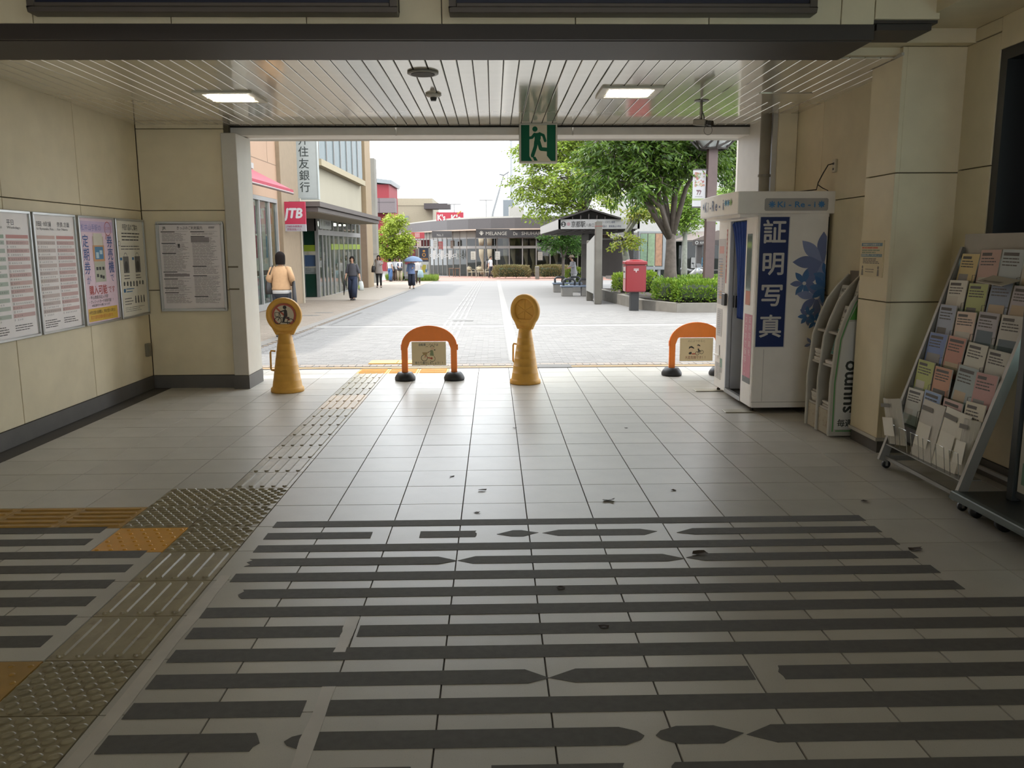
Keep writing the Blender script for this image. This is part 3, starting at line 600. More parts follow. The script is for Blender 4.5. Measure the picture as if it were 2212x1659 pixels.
def barrier(loc, label, l1, l2, bike, rz=0):
    t = thing('arch_barrier', loc, label, 'barrier', 'orange arched barriers across the opening', rz)
    arc = [(.345 * math.cos(a), .43 + .255 * math.sin(a)) for a in [pi * i / 22 for i in range(23)]]
    pts = [(.27, .06), (.345, .06)] + arc + [(-.345, .06), (-.27, .06), (-.268, .4), (-.235, .49), (.235, .49), (.268, .4)]
    b = B(org); b.prism(pts, -.024, .024, FRONT(0, 0, 0)); obj('hoop', b, t, bevel=.008, seg=2, local=True)
    for s in (-1, 1):
        b = B(rub); b.smooth = True; b.lathe([(.125, 0), (.13, .01), (.13, .035), (.115, .065), (.088, .1), (.06, .104), (.05, .1)], 24, (s * .307, 0, 0)); obj('rubber_foot', b, t, local=True)
        b = B(org); b.box(s * .345 - .004, -.02, .38, s * .345 + .01 * s + .004, .02, .45); obj('lug', b, t, local=True)
    Tm = FRONT(-.215, -.03, .188); b = B(M('barrier_board', '#dccaa2', .6, var=.03)); b.T = Tm; b.box(0, 0, -.004, .425, .297, .002); bd = obj('notice_board', b, t, local=True)
    z = .003; ink = P('#33302c'); b = B(ink); b.T = Tm
    if bike:
        b.use(P('#38424a')); b.text(l1, .036, .21, .247, z, bold=.01, fit=.24); b.use(ink); b.text(l2, .038, .21, .018, z, bold=.008, fit=.34)
        b.ring(.155, .095, .035, .041, z, 24); b.ring(.255, .085, .032, .037, z, 20, a0=-2.5, a1=1); b.use(P('#b0523a')); b.line(.16, .1, .19, .155, .008, z); b.line(.19, .1, .25, .09, .012, z); b.disc(.245, .09, .014, z, 10); b.line(.17, .16, .215, .165, .006, z)
        b.use(P('#a58a5a')); b.poly([(.13, .165), (.2, .165), (.185, .13), (.145, .13)], z); b.use(P('#7e8a62')); b.poly([(.235, .195), (.265, .19), (.275, .12), (.225, .125)], z); b.use(P('#d4b793')); b.disc(.255, .215, .022, z, 14); b.use(P('#6a6250')); b.ring(.255, .222, .022, .03, z, 14, a0=.2, a1=2.9); b.disc(.285, .195, .01, z, 8); b.line(.24, .185, .2, .165, .006, z)
        b.ring(.19, .225, .012, .017, z, 10, a0=.3, a1=2.8)
    else:
        b.use(P('#8a7a62')); b.text(l1, .036, .21, .245, z, fit=.22); b.use(P('#8f4a3a')); b.text(l2, .042, .2, .03, z, bold=.008, fit=.26)
        b.use(P('#d8bd97')); b.disc(.145, .15, .03, z, 16); b.disc(.235, .18, .02, z, 12); b.use(ink); b.poly([(.113, .155), (.12, .185), (.15, .195), (.18, .175), (.185, .155), (.165, .165), (.14, .172)], z + .0005); b.poly([(.215, .2), (.235, .215), (.258, .205), (.262, .185), (.245, .197)], z + .0005)
        b.poly([(.112, .1), (.13, .118), (.155, .115), (.15, .088), (.125, .085)], z); b.ring(.225, .1, .02, .026, z, 16); b.ring(.28, .115, .02, .026, z, 16); b.line(.225, .1, .26, .14, .007, z); b.line(.235, .16, .25, .12, .018, z); b.line(.26, .13, .28, .115, .006, z); b.use(P('#b5523d')); b.rect(.155, .085, .2, .1, z)
    obj('print', b, bd, local=True); return t
barrier((-.812, 10.29, 0), 'orange arched barrier asking cyclists to walk, between the two cone signs', '自転車・バイクは', '降りて通行しましょう！！', True)
barrier((2.59, 10.52, 0), 'paler orange arched barrier partly hidden behind the photo booth', '人にぶつかると', '大変危険です！！', False)

# ================================================================ PHOTO BOOTH
bw = M('booth_white', '#e9e5de', .38, var=.03, wear=('#9b958a', 5, .68, .3)); bi = M('booth_inside', '#b9bbc1', .6)
BX0, BX1, BY0, BY1 = 2.54, 3.22, 8.03, 9.42
t = thing('photo_booth', ((BX0 + BX1) / 2, (BY0 + BY1) / 2, 0), 'white identity photo booth with blue lettered panel and blue curtain', 'photo booth')
b = B(bw); b.box(BX0, BY0, .055, BX1, BY0 + .04, 1.93); obj('side_panel', b, t, bevel=.01, seg=2)
b = B(bw); b.box(BX0, BY0 + .04, .055, BX0 + .05, 8.4, 1.93); obj('door_post', b, t, bevel=.004)
b = B(bw); b.box(BX0, 8.98, .055, BX1, BY1, 1.93); cab = obj('cabinet', b, t, bevel=.008)
b = B(bi); b.box(BX1 - .03, BY0 + .04, .055, BX1, 8.98, 1.93); b.box(BX0 + .05, 8.95, .09, BX1 - .03, 8.978, 1.93); b.box(BX0, 8.955, .055, BX0 + .04, 8.985, 1.9); obj('inner_wall', b, t)
b = B(M('booth_floor', '#33312f', .8)); b.box(BX0 + .03, BY0 + .04, .055, BX1, 8.98, .08); obj('booth_floor', b, t)
b = B(M('booth_sill', '#8d8c8a', .35, .6)); b.box(BX0 - .004, 8.4, .055, BX0 + .03, 8.98, .1); obj('door_sill', b, t)
b = B(bw); b.box(BX0 - .0, 8.4, 1.9, BX0 + .05, 8.98, 1.93); obj('door_head', b, t)
b = B(bi); b.box(BX0 + .2, 8.8, 1.02, BX0 + .5, 8.95, 1.5); b.use(M('screen_dark', '#121214', .2)); b.box(BX0 + .22, 8.79, 1.2, BX0 + .48, 8.8, 1.42); b.box(BX0 + .05, 8.88, .98, BX0 + .2, 8.95, 1.12); obj('camera_unit', b, t, bevel=.004)
b = B(bi); b.smooth = True; b.lathe([(.06, .08), (.05, .1), (.03, .11), (.03, .5)], 14, (2.9, 8.32, 0)); b.lathe([(.15, .5), (.16, .52), (.15, .55), (.1, .56)], 18, (2.9, 8.32, 0)); obj('stool', b, t)
# curtain: pleats drawn to the near side
b = B(M('curtain_blue', '#2c4a92', .8, var=.12, scale=14)); b.smooth = True; nx, nz = 40, 16; vs = []
for k in range(nz + 1):
    f = k / nz; z_ = 1.89 - f * .98; far = 8.99 - .32 * f ** .6 - .06 * math.sin(f * 3)
    for i in range(nx + 1):
        u = i / nx; y = 8.43 + (far - 8.43) * u; vs.append((BX0 + .03 + .016 * math.sin(u * 30 + f * 1.2) * (1 + .4 * f), y, z_ + .02 * math.sin(u * 30) * f))
b.add(vs, [(k * (nx + 1) + i, k * (nx + 1) + i + 1, (k + 1) * (nx + 1) + i + 1, (k + 1) * (nx + 1) + i) for k in range(nz) for i in range(nx)]); obj('curtain', b, t)
# header with its bowed front sign
def bow(y): u = (y - 8.01) / (9.46 - 8.01); return 2.33 - .045 * (1 - (2 * u - 1) ** 2) * (1 if .06 < u < .94 else .6)
ysb = [8.01, 8.1, 8.101] + [8.15 + i * (1.17 / 10) for i in range(11)] + [9.37, 9.46]
b = B(bw); out = [(bow(y), y) for y in ysb]; b.prism([(3.27, 8.01)] + [(3.27, 9.46)] + out[::-1], 1.945, 2.155); obj('header', b, t, bevel=.006)
b = B(bw); b.prism([(3.22, 8.03), (3.22, 9.43)] + [(x + .06, y) for x, y in out if 8.03 < y < 9.43][::-1], 1.915, 1.945); obj('header_base', b, t)
# far end sign on the bowed front
b = B(P('#2f4470')); word = 'Ki-Re-i'
for i, ch in enumerate(word):
    y = 9.08 - i * .115; u = V((bow(y - .01) - bow(y + .01), -.02, 0)); b.text(ch, .15, 0, -.05, .004, frame((bow(y), y, 2.05), u, (0, 0, 1)), bold=.02)
for i, c in enumerate(('#2b8bb5', '#2b8bb5', '#7fa65a')):
    y = 8.32 - i * .07; b.use(P(c)); Tq = frame((bow(y), y, 2.06), V((bow(y - .01) - bow(y + .01), -.02, 0)), (0, 0, 1))
    for k in range(4): a = pi * k / 4; b.line(-.033 * math.cos(a), -.033 * math.sin(a), .033 * math.cos(a), .033 * math.sin(a), .011, .004, Tq)
b.use(P('#2b6b95')); Tq = frame((bow(9.22), 9.22, 2.06), V((bow(9.21) - bow(9.23), -.02, 0)), (0, 0, 1))
for k in range(4): a = pi * k / 4; b.line(-.04 * math.cos(a), -.04 * math.sin(a), .04 * math.cos(a), .04 * math.sin(a), .013, .004, Tq)
obj('front_lettering', b, t)
b = B(M('name_plate', '#a19f9c', .3)); b.T = FRONT(2.585, 8.012, 1.972); b.prism([(0, .012), (.012, 0), (.598, 0), (.61, .012), (.61, .105), (.598, .117), (.012, .117), (0, .105)], 0, .006); pl = obj('name_plate', b, t)
b = B(P('#3f7bb0')); b.T = FRONT(2.585, 8.0055, 1.972); b.text('Ki - Re - i', .075, .305, .034, .001, bold=.03, fit=.36)
for cx in (.07, .545):
    for k in range(4): a = pi * k / 4; b.line(cx - .032 * math.cos(a), .06 - .032 * math.sin(a), cx + .032 * math.cos(a), .06 + .032 * math.sin(a), .011, .001)
b.disc(.545, .06, .023, .0015, 14); obj('name_lettering', b, pl)
# blue panel and flowers on the near side
Tm = FRONT(0, 8.029, 0); b = B(P('#cfcdca')); b.T = Tm; b.rect(2.553, .655, 2.848, 1.93 - .012, .0006); b.use(M('booth_navy', '#10295e', .35, var=.03)); b.rect(2.56, .665, 2.838, 1.915, .0012)
b.use(P('#c9c7c4')); b.vtext('証明写真', .235, 2.7, 1.895, .002, bold=.022, step=1.29); obj('blue_panel', b, t)
fcol = [M('flower_grey_blue', '#66739c', .45), M('flower_blue', '#456f9f', .45), M('flower_deep_blue', '#35649c', .45), M('flower_pale', '#7f8bb0', .45)]
b = B(); lay = [.0006]
def flower(px, py, r, n, ci, a0=0.2, hole=.13):
    c = at(px, py, 8.03); lay[0] += .0012
    for k in range(n):
        a = a0 + 2 * pi * k / n; b.use(fcol[ci if k % 3 else (ci + 3) % 4]); d = V((math.cos(a), math.sin(a))); q = V((-d.y, d.x)); pts = []
        for s in range(13):
            f = s / 12; wdt = r * .2 * math.sin(pi * min(1, f) ** 1.15) ; pts.append((f, wdt))
        pl_ = [V((c.x, c.z)) + d * (r * f) + q * wv for f, wv in pts] + [V((c.x, c.z)) + d * (r * f) - q * wv for f, wv in pts[::-1][1:-1]]
        pl_ = [p for p in pl_ if p.x < 3.217]
        if len(pl_) > 2: b.poly([(p.x, p.y) for p in pl_], lay[0] + .00005 * k, Tm)
    b.use(P('#cfcdca')); 
    if hole and c.x + r * hole < 3.21: b.disc(c.x, c.z, r * hole, lay[0] + .001, 14, Tm)
flower(1776, 566, .29, 8, 0, .0); flower(1737, 612, .14, 7, 1, .5); flower(1790, 600, .16, 7, 2, .2); flower(1763, 641, .2, 7, 0, .3); flower(1780, 622, .15, 8, 2, .7); flower(1744, 682, .1, 8, 1, .1); flower(1760, 694, .09, 7, 2, .4)
flower(1752, 742, .075, 5, 3, 1.0, 0); obj('flower_print', b, t)
b = B(M('booth_seam', '#8b8780', .6)); b.T = Tm; b.rect(2.54, .11, BX1, .114, .0005); b.rect(2.645, .12, 2.648, .64, .0005); obj('panel_seam', b, t)
# fittings of the west face
Tw = WEST(BX0 - .001, 9.42, 0)
b = B(P('#b9b3b0')); b.T = Tw; b.rect(.02, 1.0, .30, 1.72, .0005); b.use(P('#c9a27e')); b.rect(.1, 1.06, .2, 1.45, .001); b.use(P('#c58f84')); b.rect(.05, 1.56, .24, 1.64, .001); b.use(P('#8f8f9a')); b.lines(.04, 1.5, .26, 1.1, 14, .012, .0015); b.use(P('#c8c2be')); b.rect(.1, 1.15, .2, 1.3, .0018); obj('instruction_panel', b, t)
b = B(P('#b04a42')); b.T = Tw; b.rect(.325, 1.24, .36, 1.82, .0008); b.use(P('#d9cfc6')); b.vtext('最高画質証明写真機', .028, .342, 1.8, .0014, step=1.7); obj('red_strip', b, t)
b = B(M('coin_unit', '#3d3a38', .4)); b.T = Tw; b.box(.3, 1.0, 0, .42, 1.13, .03); obj('coin_unit', b, t, bevel=.004)
b = B(P('#c5c2bf')); b.T = Tw; b.rect(.05, .64, .25, .95, .0008); b.use(P('#9a9896')); b.lines(.07, .92, .22, .68, 12, .007, .0014); obj('price_card', b, t)
b = B(M('tray_dark', '#77757a', .5)); b.T = Tw; b.box(.06, .42, 0, .2, .54, .001); b.use(bw); b.box(.075, .43, 0, .19, .54, .006); b.box(.06, .42, 0, .22, .43, .03); obj('photo_tray', b, t)
b = B(P('#7d9c8c')); b.T = Tw; b.rect(.22, .3, .31, .4, .0008); b.use(P('#b8b8b0')); b.rect(.22, .24, .31, .3, .0009); obj('sticker', b, t)
b = B(M('vent_white', '#b2afab', .5)); b.T = Tw
for k in range(11):
    for x0 in (.05, .17): b.box(x0, .16 + k * .017, 0, x0 + .1, .168 + k * .017, .004)
obj('vent_slats', b, t)
Tp = WEST(BX0 - .001, 8.39, 0); b = B(M('mirror', '#9aa09b', .06, .9)); b.T = Tp; b.box(.05, 1.2, 0, .2, 1.76, .004); obj('mirror', b, t)
b = B(P('#c47a5f')); b.T = Tp; b.rect(.05, 1.06, .2, 1.2, .001); obj('orange_label', b, t)
b = B(P('#c9808f')); b.T = Tp; b.rect(.05, .28, .3, .97, .001); b.use(P('#e0c9cc')); b.vtext('証明写真を', .072, .235, .955, .0015, step=1.12); b.vtext('スマホで保存!!', .078, .115, .95, .0015, step=1.02); b.use(P('#6b6e6e')); b.rect(.05, .28, .3, .34, .0014); obj('pink_strip', b, t)
for y, lab in ((8.05, 'foot_plate'), (9.28, 'foot_plate')):
    b = B(M('foot_plate', '#9c9683', .45, .3)); b.box(2.3, y, 0.001, 2.62, y + .15, .01); p_ = obj(lab, b, t, bevel=.003); b = B(M('bolt', '#3f3c36', .4, .6)); b.lathe([(.02, .01), (.02, .03), (.012, .03), (.012, .06)], 10, (2.58, y + .08, 0)); obj('foot_bolt', b, p_)
for x, y in ((3.12, 8.12), (3.12, 9.3)): b = B(M('bolt', '#3f3c36')); b.lathe([(.03, 0), (.03, .02), (.015, .02), (.015, .06)], 10, (x, y, 0)); obj('foot', b, t)

# ================================================================ CURVED MAGAZINE RACK
pf = [at(px, py, 7.5) for px, py in ((1741, 922), (1742, 870), (1745, 807), (1757, 720), (1770, 684), (1787, 646), (1810, 616), (1834, 592))]
prof = [(p.x, max(p.z, .012)) for p in pf]; prof[0] = (prof[1][0] + .0, .012)
t = thing('magazine_rack', (3.08, 7.23, 0), 'pale curved magazine rack with green edged side between booth and pier', 'magazine rack')
rk = M('rack_grey', '#a5a094', .45, var=.06); rk2 = M('rack_inside', '#6f675c', .6)
def side(y0, y1, m, name='side_panel'):
    b = B(m); b.prism([(x, z) for x, z in prof] + [(3.24, prof[-1][1]), (3.24, .012)], y0, y1, Matrix(((1, 0, 0, 0), (0, 0, 1, 0), (0, 1, 0, 0), (0, 0, 0, 1)))); return obj(name, b, t)
side(7.48, 7.5, rk); side(7.235, 7.25, rk); near_side = side(6.96, 6.98, rk)
def fx(z):
    for (x0, z0), (x1, z1) in zip(prof, prof[1:]):
        if z0 <= z <= z1: return x0 + (x1 - x0) * (z - z0) / (z1 - z0)
    return prof[-1][0]
for ya, yb in ((6.955, 6.985), (7.23, 7.255), (7.475, 7.505)):
    b = B(M('edge_trim', '#bdb9ae', .4)); b.tube([(x - .004, (ya + yb) / 2, z) for x, z in prof], .011, 6); obj('edge_trim', b, t)
b = B(M('green_line', '#4f8a50', .5)); off = [(x + .03, z) for x, z in prof]; Tn = frame((0, 6.9595, 0), (1, 0, 0), (0, 0, 1))
for (x0, z0), (x1, z1) in zip(off, off[1:]): b.line(x0, max(z0, .05), x1, z1, .012, 0, Tn)
b.rect(2.95, .05, 3.24, .062, 0, Tn); b.use(M('green_top', '#4e8f3c', .5)); b.poly([(fx(1.02) + .04, 1.02), (3.24, 1.02), (3.24, 1.3), (fx(1.2) + .04, 1.2)], .0003, Tn); obj('green_border', b, near_side)
b = B(P('#c3c2bb')); b.poly([(x + .045, max(z, .07)) for x, z in prof if z < 1.02] + [(3.24, 1.02), (3.24, .07)], .0002, Tn)
b.use(P('#2c2f2a')); b.text('suumo', .17, 0, 0, .0006, frame((3.085, 6.9595, .22), (0, 0, 1), (-1, 0, 0)), al='L', bold=.03); b.text('毎週', .07, 3.03, .1, .0006, Tn, 'C', .02); obj('lettering', b, near_side)
b = B(rk2); b.box(3.22, 6.98, .012, 3.24, 7.48, 1.42); obj('back_panel', b, t)
for z in (.24, .62, .9): 
    b = B(rk); b.box(fx(z) + .015, 6.98, z - .02, 3.22, 7.48, z); obj('shelf', b, t)
b = B(M('rack_plinth', '#a39a86', .55, wear=('#75603f', 9, .55, .8))); b.box(prof[0][0] + .008, 6.985, .012, 3.22, 7.475, .22); obj('plinth', b, t)
mag_i = 0
def magazine(o, u, v, wd, ht, th, col, title, label, name='magazine', group='magazines in the curved rack'):
    Tm = frame(o, u, v); b = B(P('#cfcbc2')); b.T = Tm; b.box(0, 0, -th, wd, ht, 0); r = obj(name, b, label=label, cat='magazine', group=group)
    b = B(P(col)); b.T = Tm; b.rect(.003, .003, wd - .003, ht - .003, .0008)
    if title: b.use(P('#1f1d1c')); b.text(title, ht * .22, wd / 2, ht * .72, .0016, bold=.03, fit=wd * .85)
    b.use(P('#8e8a80')); b.lines(.015, ht * .55, wd - .015, ht * .15, 4, .01, .0014); obj('cover', b, r); return r
for (y, z, title, col, lab) in ((7.2, 1.0, 'WORK', '#cfcdc6', 'job magazine with big black title in the near bay of the curved rack'), (7.45, 1.17, 'WORK', '#b7b9b6', 'job magazine at the top of the far bay of the curved rack'), (7.2, .8, '', '#5f8e8c', 'teal covered magazine below the job magazine in the curved rack'), (7.2, 1.22, '', '#b9b7ae', 'grey magazine at the top of the near bay of the curved rack')):
    magazine((fx(z) + .05, y, z - .1), (0, -1, 0), (.25, 0, 1), .18, .23, .012, col, title, lab)
for (y0, z0, n, lab) in ((7.27, .62, 7, 'white paper stack on the middle shelf of the far bay'), (7.02, .62, 2, 'thin paper stack on the middle shelf of the near bay'), (7.27, .24, 7, 'white paper stack on the lowest shelf of the far bay'), (7.02, .24, 3, 'thin paper stack on the lowest shelf of the near bay')):
    b = B(P('#c6c2b8'))
    for k in range(n): d = R.uniform(-.012, .012); b.box(fx(z0) + .03 + d, y0 + d * .5, z0 + k * .015 + .001, 3.2 + d * .3, y0 + .19 + d, z0 + k * .015 + .014)
    r = obj('paper_stack', b, label=lab, cat='papers', group='paper stacks in the curved rack')
    b = B(P('#9a968c')); b.box(fx(z0) + .035, y0 + .01, z0 + n * .015, 3.19, y0 + .18, z0 + n * .015 + .004); obj('top_sheet', b, r)
# notice on the pier
Tm = WEST(3.047, 6.895, 1.392); b = B(M('notice_cream', '#cdbf9c', .6)); b.T = Tm; b.box(0, 0, -.003, .41, .29, .004); t = obj('wall_notice', b, label='cream poster notice with two small drawings stuck on the pier', cat='notice')
b = B(P('#5f7d8c')); b.T = Tm; z = .005; b.rect(.02, .245, .39, .27, z); b.rect(.02, .16, .39, .183, z); b.use(P('#e2dcc8')); b.text('駅構内では禁煙です', .018, .2, .25, z + .0005, fit=.3); b.text('自転車は押して歩きましょう', .018, .2, .166, z + .0005, fit=.34)
b.use(P('#c0604a')); b.lines(.03, .232, .38, .225, 1, .012, z); b.use(P('#7a8a70')); b.lines(.03, .212, .38, .195, 2, .009, z); b.use(P('#6d675c')); b.lines(.06, .145, .36, .11, 4, .007, z)
for cx in (.06, .34): b.disc(cx, .075, .014, z, 10); b.poly([(cx - .018, .01), (cx + .018, .01), (cx + .012, .06), (cx - .012, .06)], z)
b.lines(.11, .06, .28, .04, 2, .006, z); obj('print', b, t)

# ================================================================ BROCHURE RACK
t = thing('brochure_rack', (3.2, 5.44, 0), 'grey sloping brochure rack on castors before the dark window', 'brochure rack')
gr = M('rack_steel', '#8e8d88', .4, .5, var=.05)
RY0, RY1 = 4.93, 5.95
def rp(s): return (2.96 + .42 * s, .22 + 1.3 * s)      # point on the sloping plane: x, z
for y in (RY0, RY1):
    b = B(gr); x1, z1 = rp(1.08); b.box(-.03, -.015, 0, .03, .015, 1.64, frame((2.885, y, .06), (1, 0, -.32), (0, 1, 0))); obj('leg', b, t)
    b = B(gr); b.box(2.9, y - .012, .06, 3.45, y + .012, .1); obj('foot_rail', b, t)
    for x in (2.92, 3.42):
        b = B(rub); b.smooth = True; b.tube([(x, y - .012, .03), (x, y + .012, .03)], .029, 14); k = obj('castor', b, t); b = B(gr); b.box(x - .008, y - .016, .02, x + .008, y + .016, .062); obj('castor_fork', b, k)
for x0, x1 in ((2.9, 2.915), (3.43, 3.45)): b = B(gr); b.box(x0, RY0, .075, x1, RY1, .1); obj('floor_rail', b, t)
b = B(M('rack_panel', '#8a8680', .5)); b.prism([rp(.02), rp(.99), (rp(.99)[0] + .012, rp(.99)[1]), (rp(.02)[0] + .012, rp(.02)[1])], RY0 + .01, RY1 - .01, Matrix(((1, 0, 0, 0), (0, 0, 1, 0), (0, 1, 0, 0), (0, 0, 0, 1)))); obj('back_board', b, t)
b = B(M('rack_header', '#a9a49b', .5)); x, z = rp(1.0); b.box(x - .004, RY0, z + .02, x + .012, RY1, z + .2); obj('header_board', b, t)
vv = V((.13, 0, 1)).normalized(); acry = glass_mat('acrylic', '#e8ece8', .05, .6)
ORD = ['top', 'second', 'third', 'fourth', 'fifth', 'sixth']; PO = ['pier end', 'second from the pier', 'third from the pier', 'near end']
palette = [['#b39a58', '#a37a6e', '#93a0a8', '#a9a49a'], ['#bdb9ae', '#8f9a4e', '#5f718f', '#9d95a0'], ['#7d88a0', '#c2a793', '#8d8a96', '#a9a7a2'], ['#3d5a9c', '#a5604c', '#b5b3a4', '#aaa99e'], ['#8f9a3e', '#b0704f', '#7f8f94', '#a06a66'], ['#b9b9b0', '#6a87b8', '#b08a86', '#b5ac98']]
cname = {'#b39a58': 'ochre', '#a37a6e': 'dusty pink', '#93a0a8': 'blue grey', '#a9a49a': 'grey', '#bdb9ae': 'pale grey', '#8f9a4e': 'olive green', '#5f718f': 'slate blue', '#9d95a0': 'mauve', '#7d88a0': 'grey blue', '#c2a793': 'peach', '#8d8a96': 'lilac grey', '#a9a7a2': 'silver grey', '#3d5a9c': 'deep blue', '#a5604c': 'brick red', '#b5b3a4': 'stone', '#aaa99e': 'ash grey', '#8f9a3e': 'lime green', '#b0704f': 'terracotta', '#7f8f94': 'steel blue', '#a06a66': 'rose', '#b9b9b0': 'off white', '#6a87b8': 'sky blue', '#b08a86': 'pink', '#b5ac98': 'beige'}
for i in range(6):
    s = .86 - i * .147; x, z = rp(s)
    b = B(gr); b.box(x - .03, RY0 + .015, z - .03, x + .005, RY1 - .015, z - .024); obj('tier_shelf', b, t)
    b = B(acry); b.T = frame((x - .036, RY1 - .02, z - .03), (0, -1, 0), vv); b.box(0, 0, 0, 1.0, .09, .002); obj('clear_pocket', b, t)
    for c in range(4):
        b = B(gr); y = RY1 - .02 - c * .245; b.tube([(x - .034, y, z - .03), (x - .034 + .012, y, z + .1), (x, y, z + .1)], .0022, 5); obj('wire_divider', b, t)
        col = palette[i][c]; wd = R.uniform(.215, .235); ht = R.uniform(.25, .31); o = (x - .012 - R.uniform(0, .008), RY1 - .032 - c * .245, z - .022)
        Tm = frame(o, (0, -1, R.uniform(-.03, .03)), vv + V((R.uniform(-.03, .05), 0, 0)))
        b = B(P('#bcb7ad')); b.T = Tm; b.box(0, 0, -.006, wd, ht, 0); r = obj('brochure', b, label='%s brochure in the %s tier of the rack, %s' % (cname[col], ORD[i], PO[c]), cat='brochure', group='brochures in the sloping rack')
        lc = '#' + ''.join('%02x' % min(255, int(int(col[q:q + 2], 16) * .82 + 66)) for q in (1, 3, 5)); b = B(P(lc)); b.T = Tm; b.rect(.002, .002, wd - .002, ht - .002, .0006)
        k2 = R.choice(['#cfcac0', '#8d8b8a', '#6e6a66', '#c9b59a', '#5d6f7d']); b.use(P(k2)); b.rect(.02, ht * .12, wd * R.uniform(.5, .9), ht * R.uniform(.35, .6), .001)
        b.use(P('#4a4642')); b.rect(.02, ht * .86, wd * R.uniform(.5, .9), ht * .93, .001); b.lines(.02, ht * .8, wd - .02, ht * .66, 3, .008, .001); obj('cover', b, r)
# basket of newspapers along the foot
b = B(gr); x, z = 2.915, .2
b.box(2.9, RY0 + .02, .185, 3.04, RY1 - .02, .192)
obj('basket_shelf', b, t)
for k in range(6):
    y = RY1 - .06 - k * .165; b = B(M('chrome_wire', '#c9c9c6', .2, .9)); b.tube([(2.905, y, .19), (2.885, y, .36), (2.885, y - .1, .36), (2.905, y - .1, .19)], .003, 6); obj('wire_loop', b, t)
np_ = [(5.92, .24, .34, -.16, '#c9c5ba', 'folded grey newspaper leaning out of the pier end of the basket'), (5.62, .26, .4, .03, '#d3cfc7', 'large magazine in the middle of the rack basket'), (5.36, .27, .4, .06, '#e4e0d4', 'large white magazine beside the middle one in the rack basket'), (5.12, .18, .36, -.05, '#bdb9ae', 'bent newspaper at the near end of the rack basket')]
for k, (y, wd, ht, tw, col, lab) in enumerate(np_):
    Tm = frame((2.915 + .012 * k, y, .195), (.02, -1, -tw), (.16 if k else -.12, -tw, 1)); b = B(P(col)); b.T = Tm
    n = 6; vs = []
    for q in (0, -.01):
        for i in range(n + 1):
            for j in (0, 1): u = i / n; vs.append((wd * u, ht * j, q + .03 * math.sin(u * pi) * (1 if k in (0, 3) else .3) * j))
    fs = [(2 * i, 2 * i + 2, 2 * i + 3, 2 * i + 1) for i in range(n)] + [(2 * n + 2 + 2 * i + 1, 2 * n + 2 + 2 * i + 3, 2 * n + 2 + 2 * i + 2, 2 * n + 2 + 2 * i) for i in range(n)]
    m_ = 2 * n + 2; fs += [(1 + 2 * i, 3 + 2 * i, m_ + 3 + 2 * i, m_ + 1 + 2 * i) for i in range(n)] + [(0, 1, m_ + 1, m_), (2 * n + 1, 2 * n, m_ + 2 * n, m_ + 2 * n + 1)]
    b.add(vs, fs); r = obj('newspaper', b, label=lab, cat='newspaper', group='newspapers in the rack basket')
    b = B(P('#ece8dd')); b.T = Tm; b.rect(.02, ht * .2, wd * .7, ht * .6, .034 if k in (0, 3) else .0115); b.use(P('#6e6a64')); b.rect(.02, ht * .82, wd * .6, ht * .9, .034 if k in (0, 3) else .0115); obj('cover', b, r)
# open paper lying over the upper tiers
b = B(P('#b6b1a6')); x, z = rp(.83); pts = [(x - .09, 5.5, z + .1), (x - .1, 5.2, z + .085), (x - .02, 5.14, z + .12), (x, 5.46, z + .14)]
b.add(pts + [(p[0], p[1], p[2] + .006) for p in pts], [(0, 1, 2, 3), (7, 6, 5, 4), (0, 4, 5, 1), (1, 5, 6, 2), (2, 6, 7, 3), (3, 7, 4, 0)]); r = obj('loose_paper', b, label='loose folded paper lying across the upper tiers of the brochure rack', cat='paper')
b = B(P('#77726c')); b.add([V(p) + V((0, 0, .0065)) for p in ((x - .08, 5.45, z + .103), (x - .085, 5.25, z + .095), (x - .03, 5.22, z + .115), (x - .025, 5.42, z + .125))], [(0, 1, 2, 3)]); obj('print', b, r)

# ================================================================ ROLLING NOTICE BOARD
dk = M('board_dark', '#2e3335', .45, var=.06); dk2 = M('board_edge', '#56605f', .45, .2)
t = thing('rolling_notice_board', (3.1, 4.2, 0), 'dark rolling notice board on a wide castored base, nearest on the right wall side', 'notice board')
b = B(dk); b.box(2.86, 3.2, .1, 3.42, 4.9, .13); obj('base_plate', b, t)
b = B(dk2); b.box(2.83, 3.18, .095, 2.875, 4.92, .138); b.box(2.83, 4.89, .095, 3.44, 4.92, .13); obj('base_edge', b, t, bevel=.006)
for x, y in ((2.93, 4.8), (2.95, 4.55), (3.36, 4.78), (2.93, 3.4), (3.36, 3.4)):
    b = B(rub); b.smooth = True; r_ = .048 if y == 4.55 else .036; b.tube([(x, y - .02, r_), (x, y + .02, r_)], r_, 16); k = obj('castor', b, t); b = B(dk); b.box(x - .012, y - .028, r_, x + .012, y + .028, .1); obj('castor_fork', b, k)
b = B(dk); b.box(3.08, 4.7, .13, 3.14, 4.76, 1.75); obj('post', b, t, bevel=.004); b = B(dk); b.box(3.08, 3.3, .13, 3.14, 3.36, 1.75); obj('post', b, t, bevel=.004)
b = B(dk); b.box(3.095, 3.36, .66, 3.125, 4.7, 1.72); obj('board_panel', b, t); b = B(dk); b.box(3.095, 3.36, .16, 3.125, 4.7, .2); obj('lower_rail', b, t)
b = B(P('#b3b0a6')); b.T = WEST(3.094, 4.68, .2); b.box(0, 0, -.004, .62, .44, 0); pp = obj('poster', b, t)
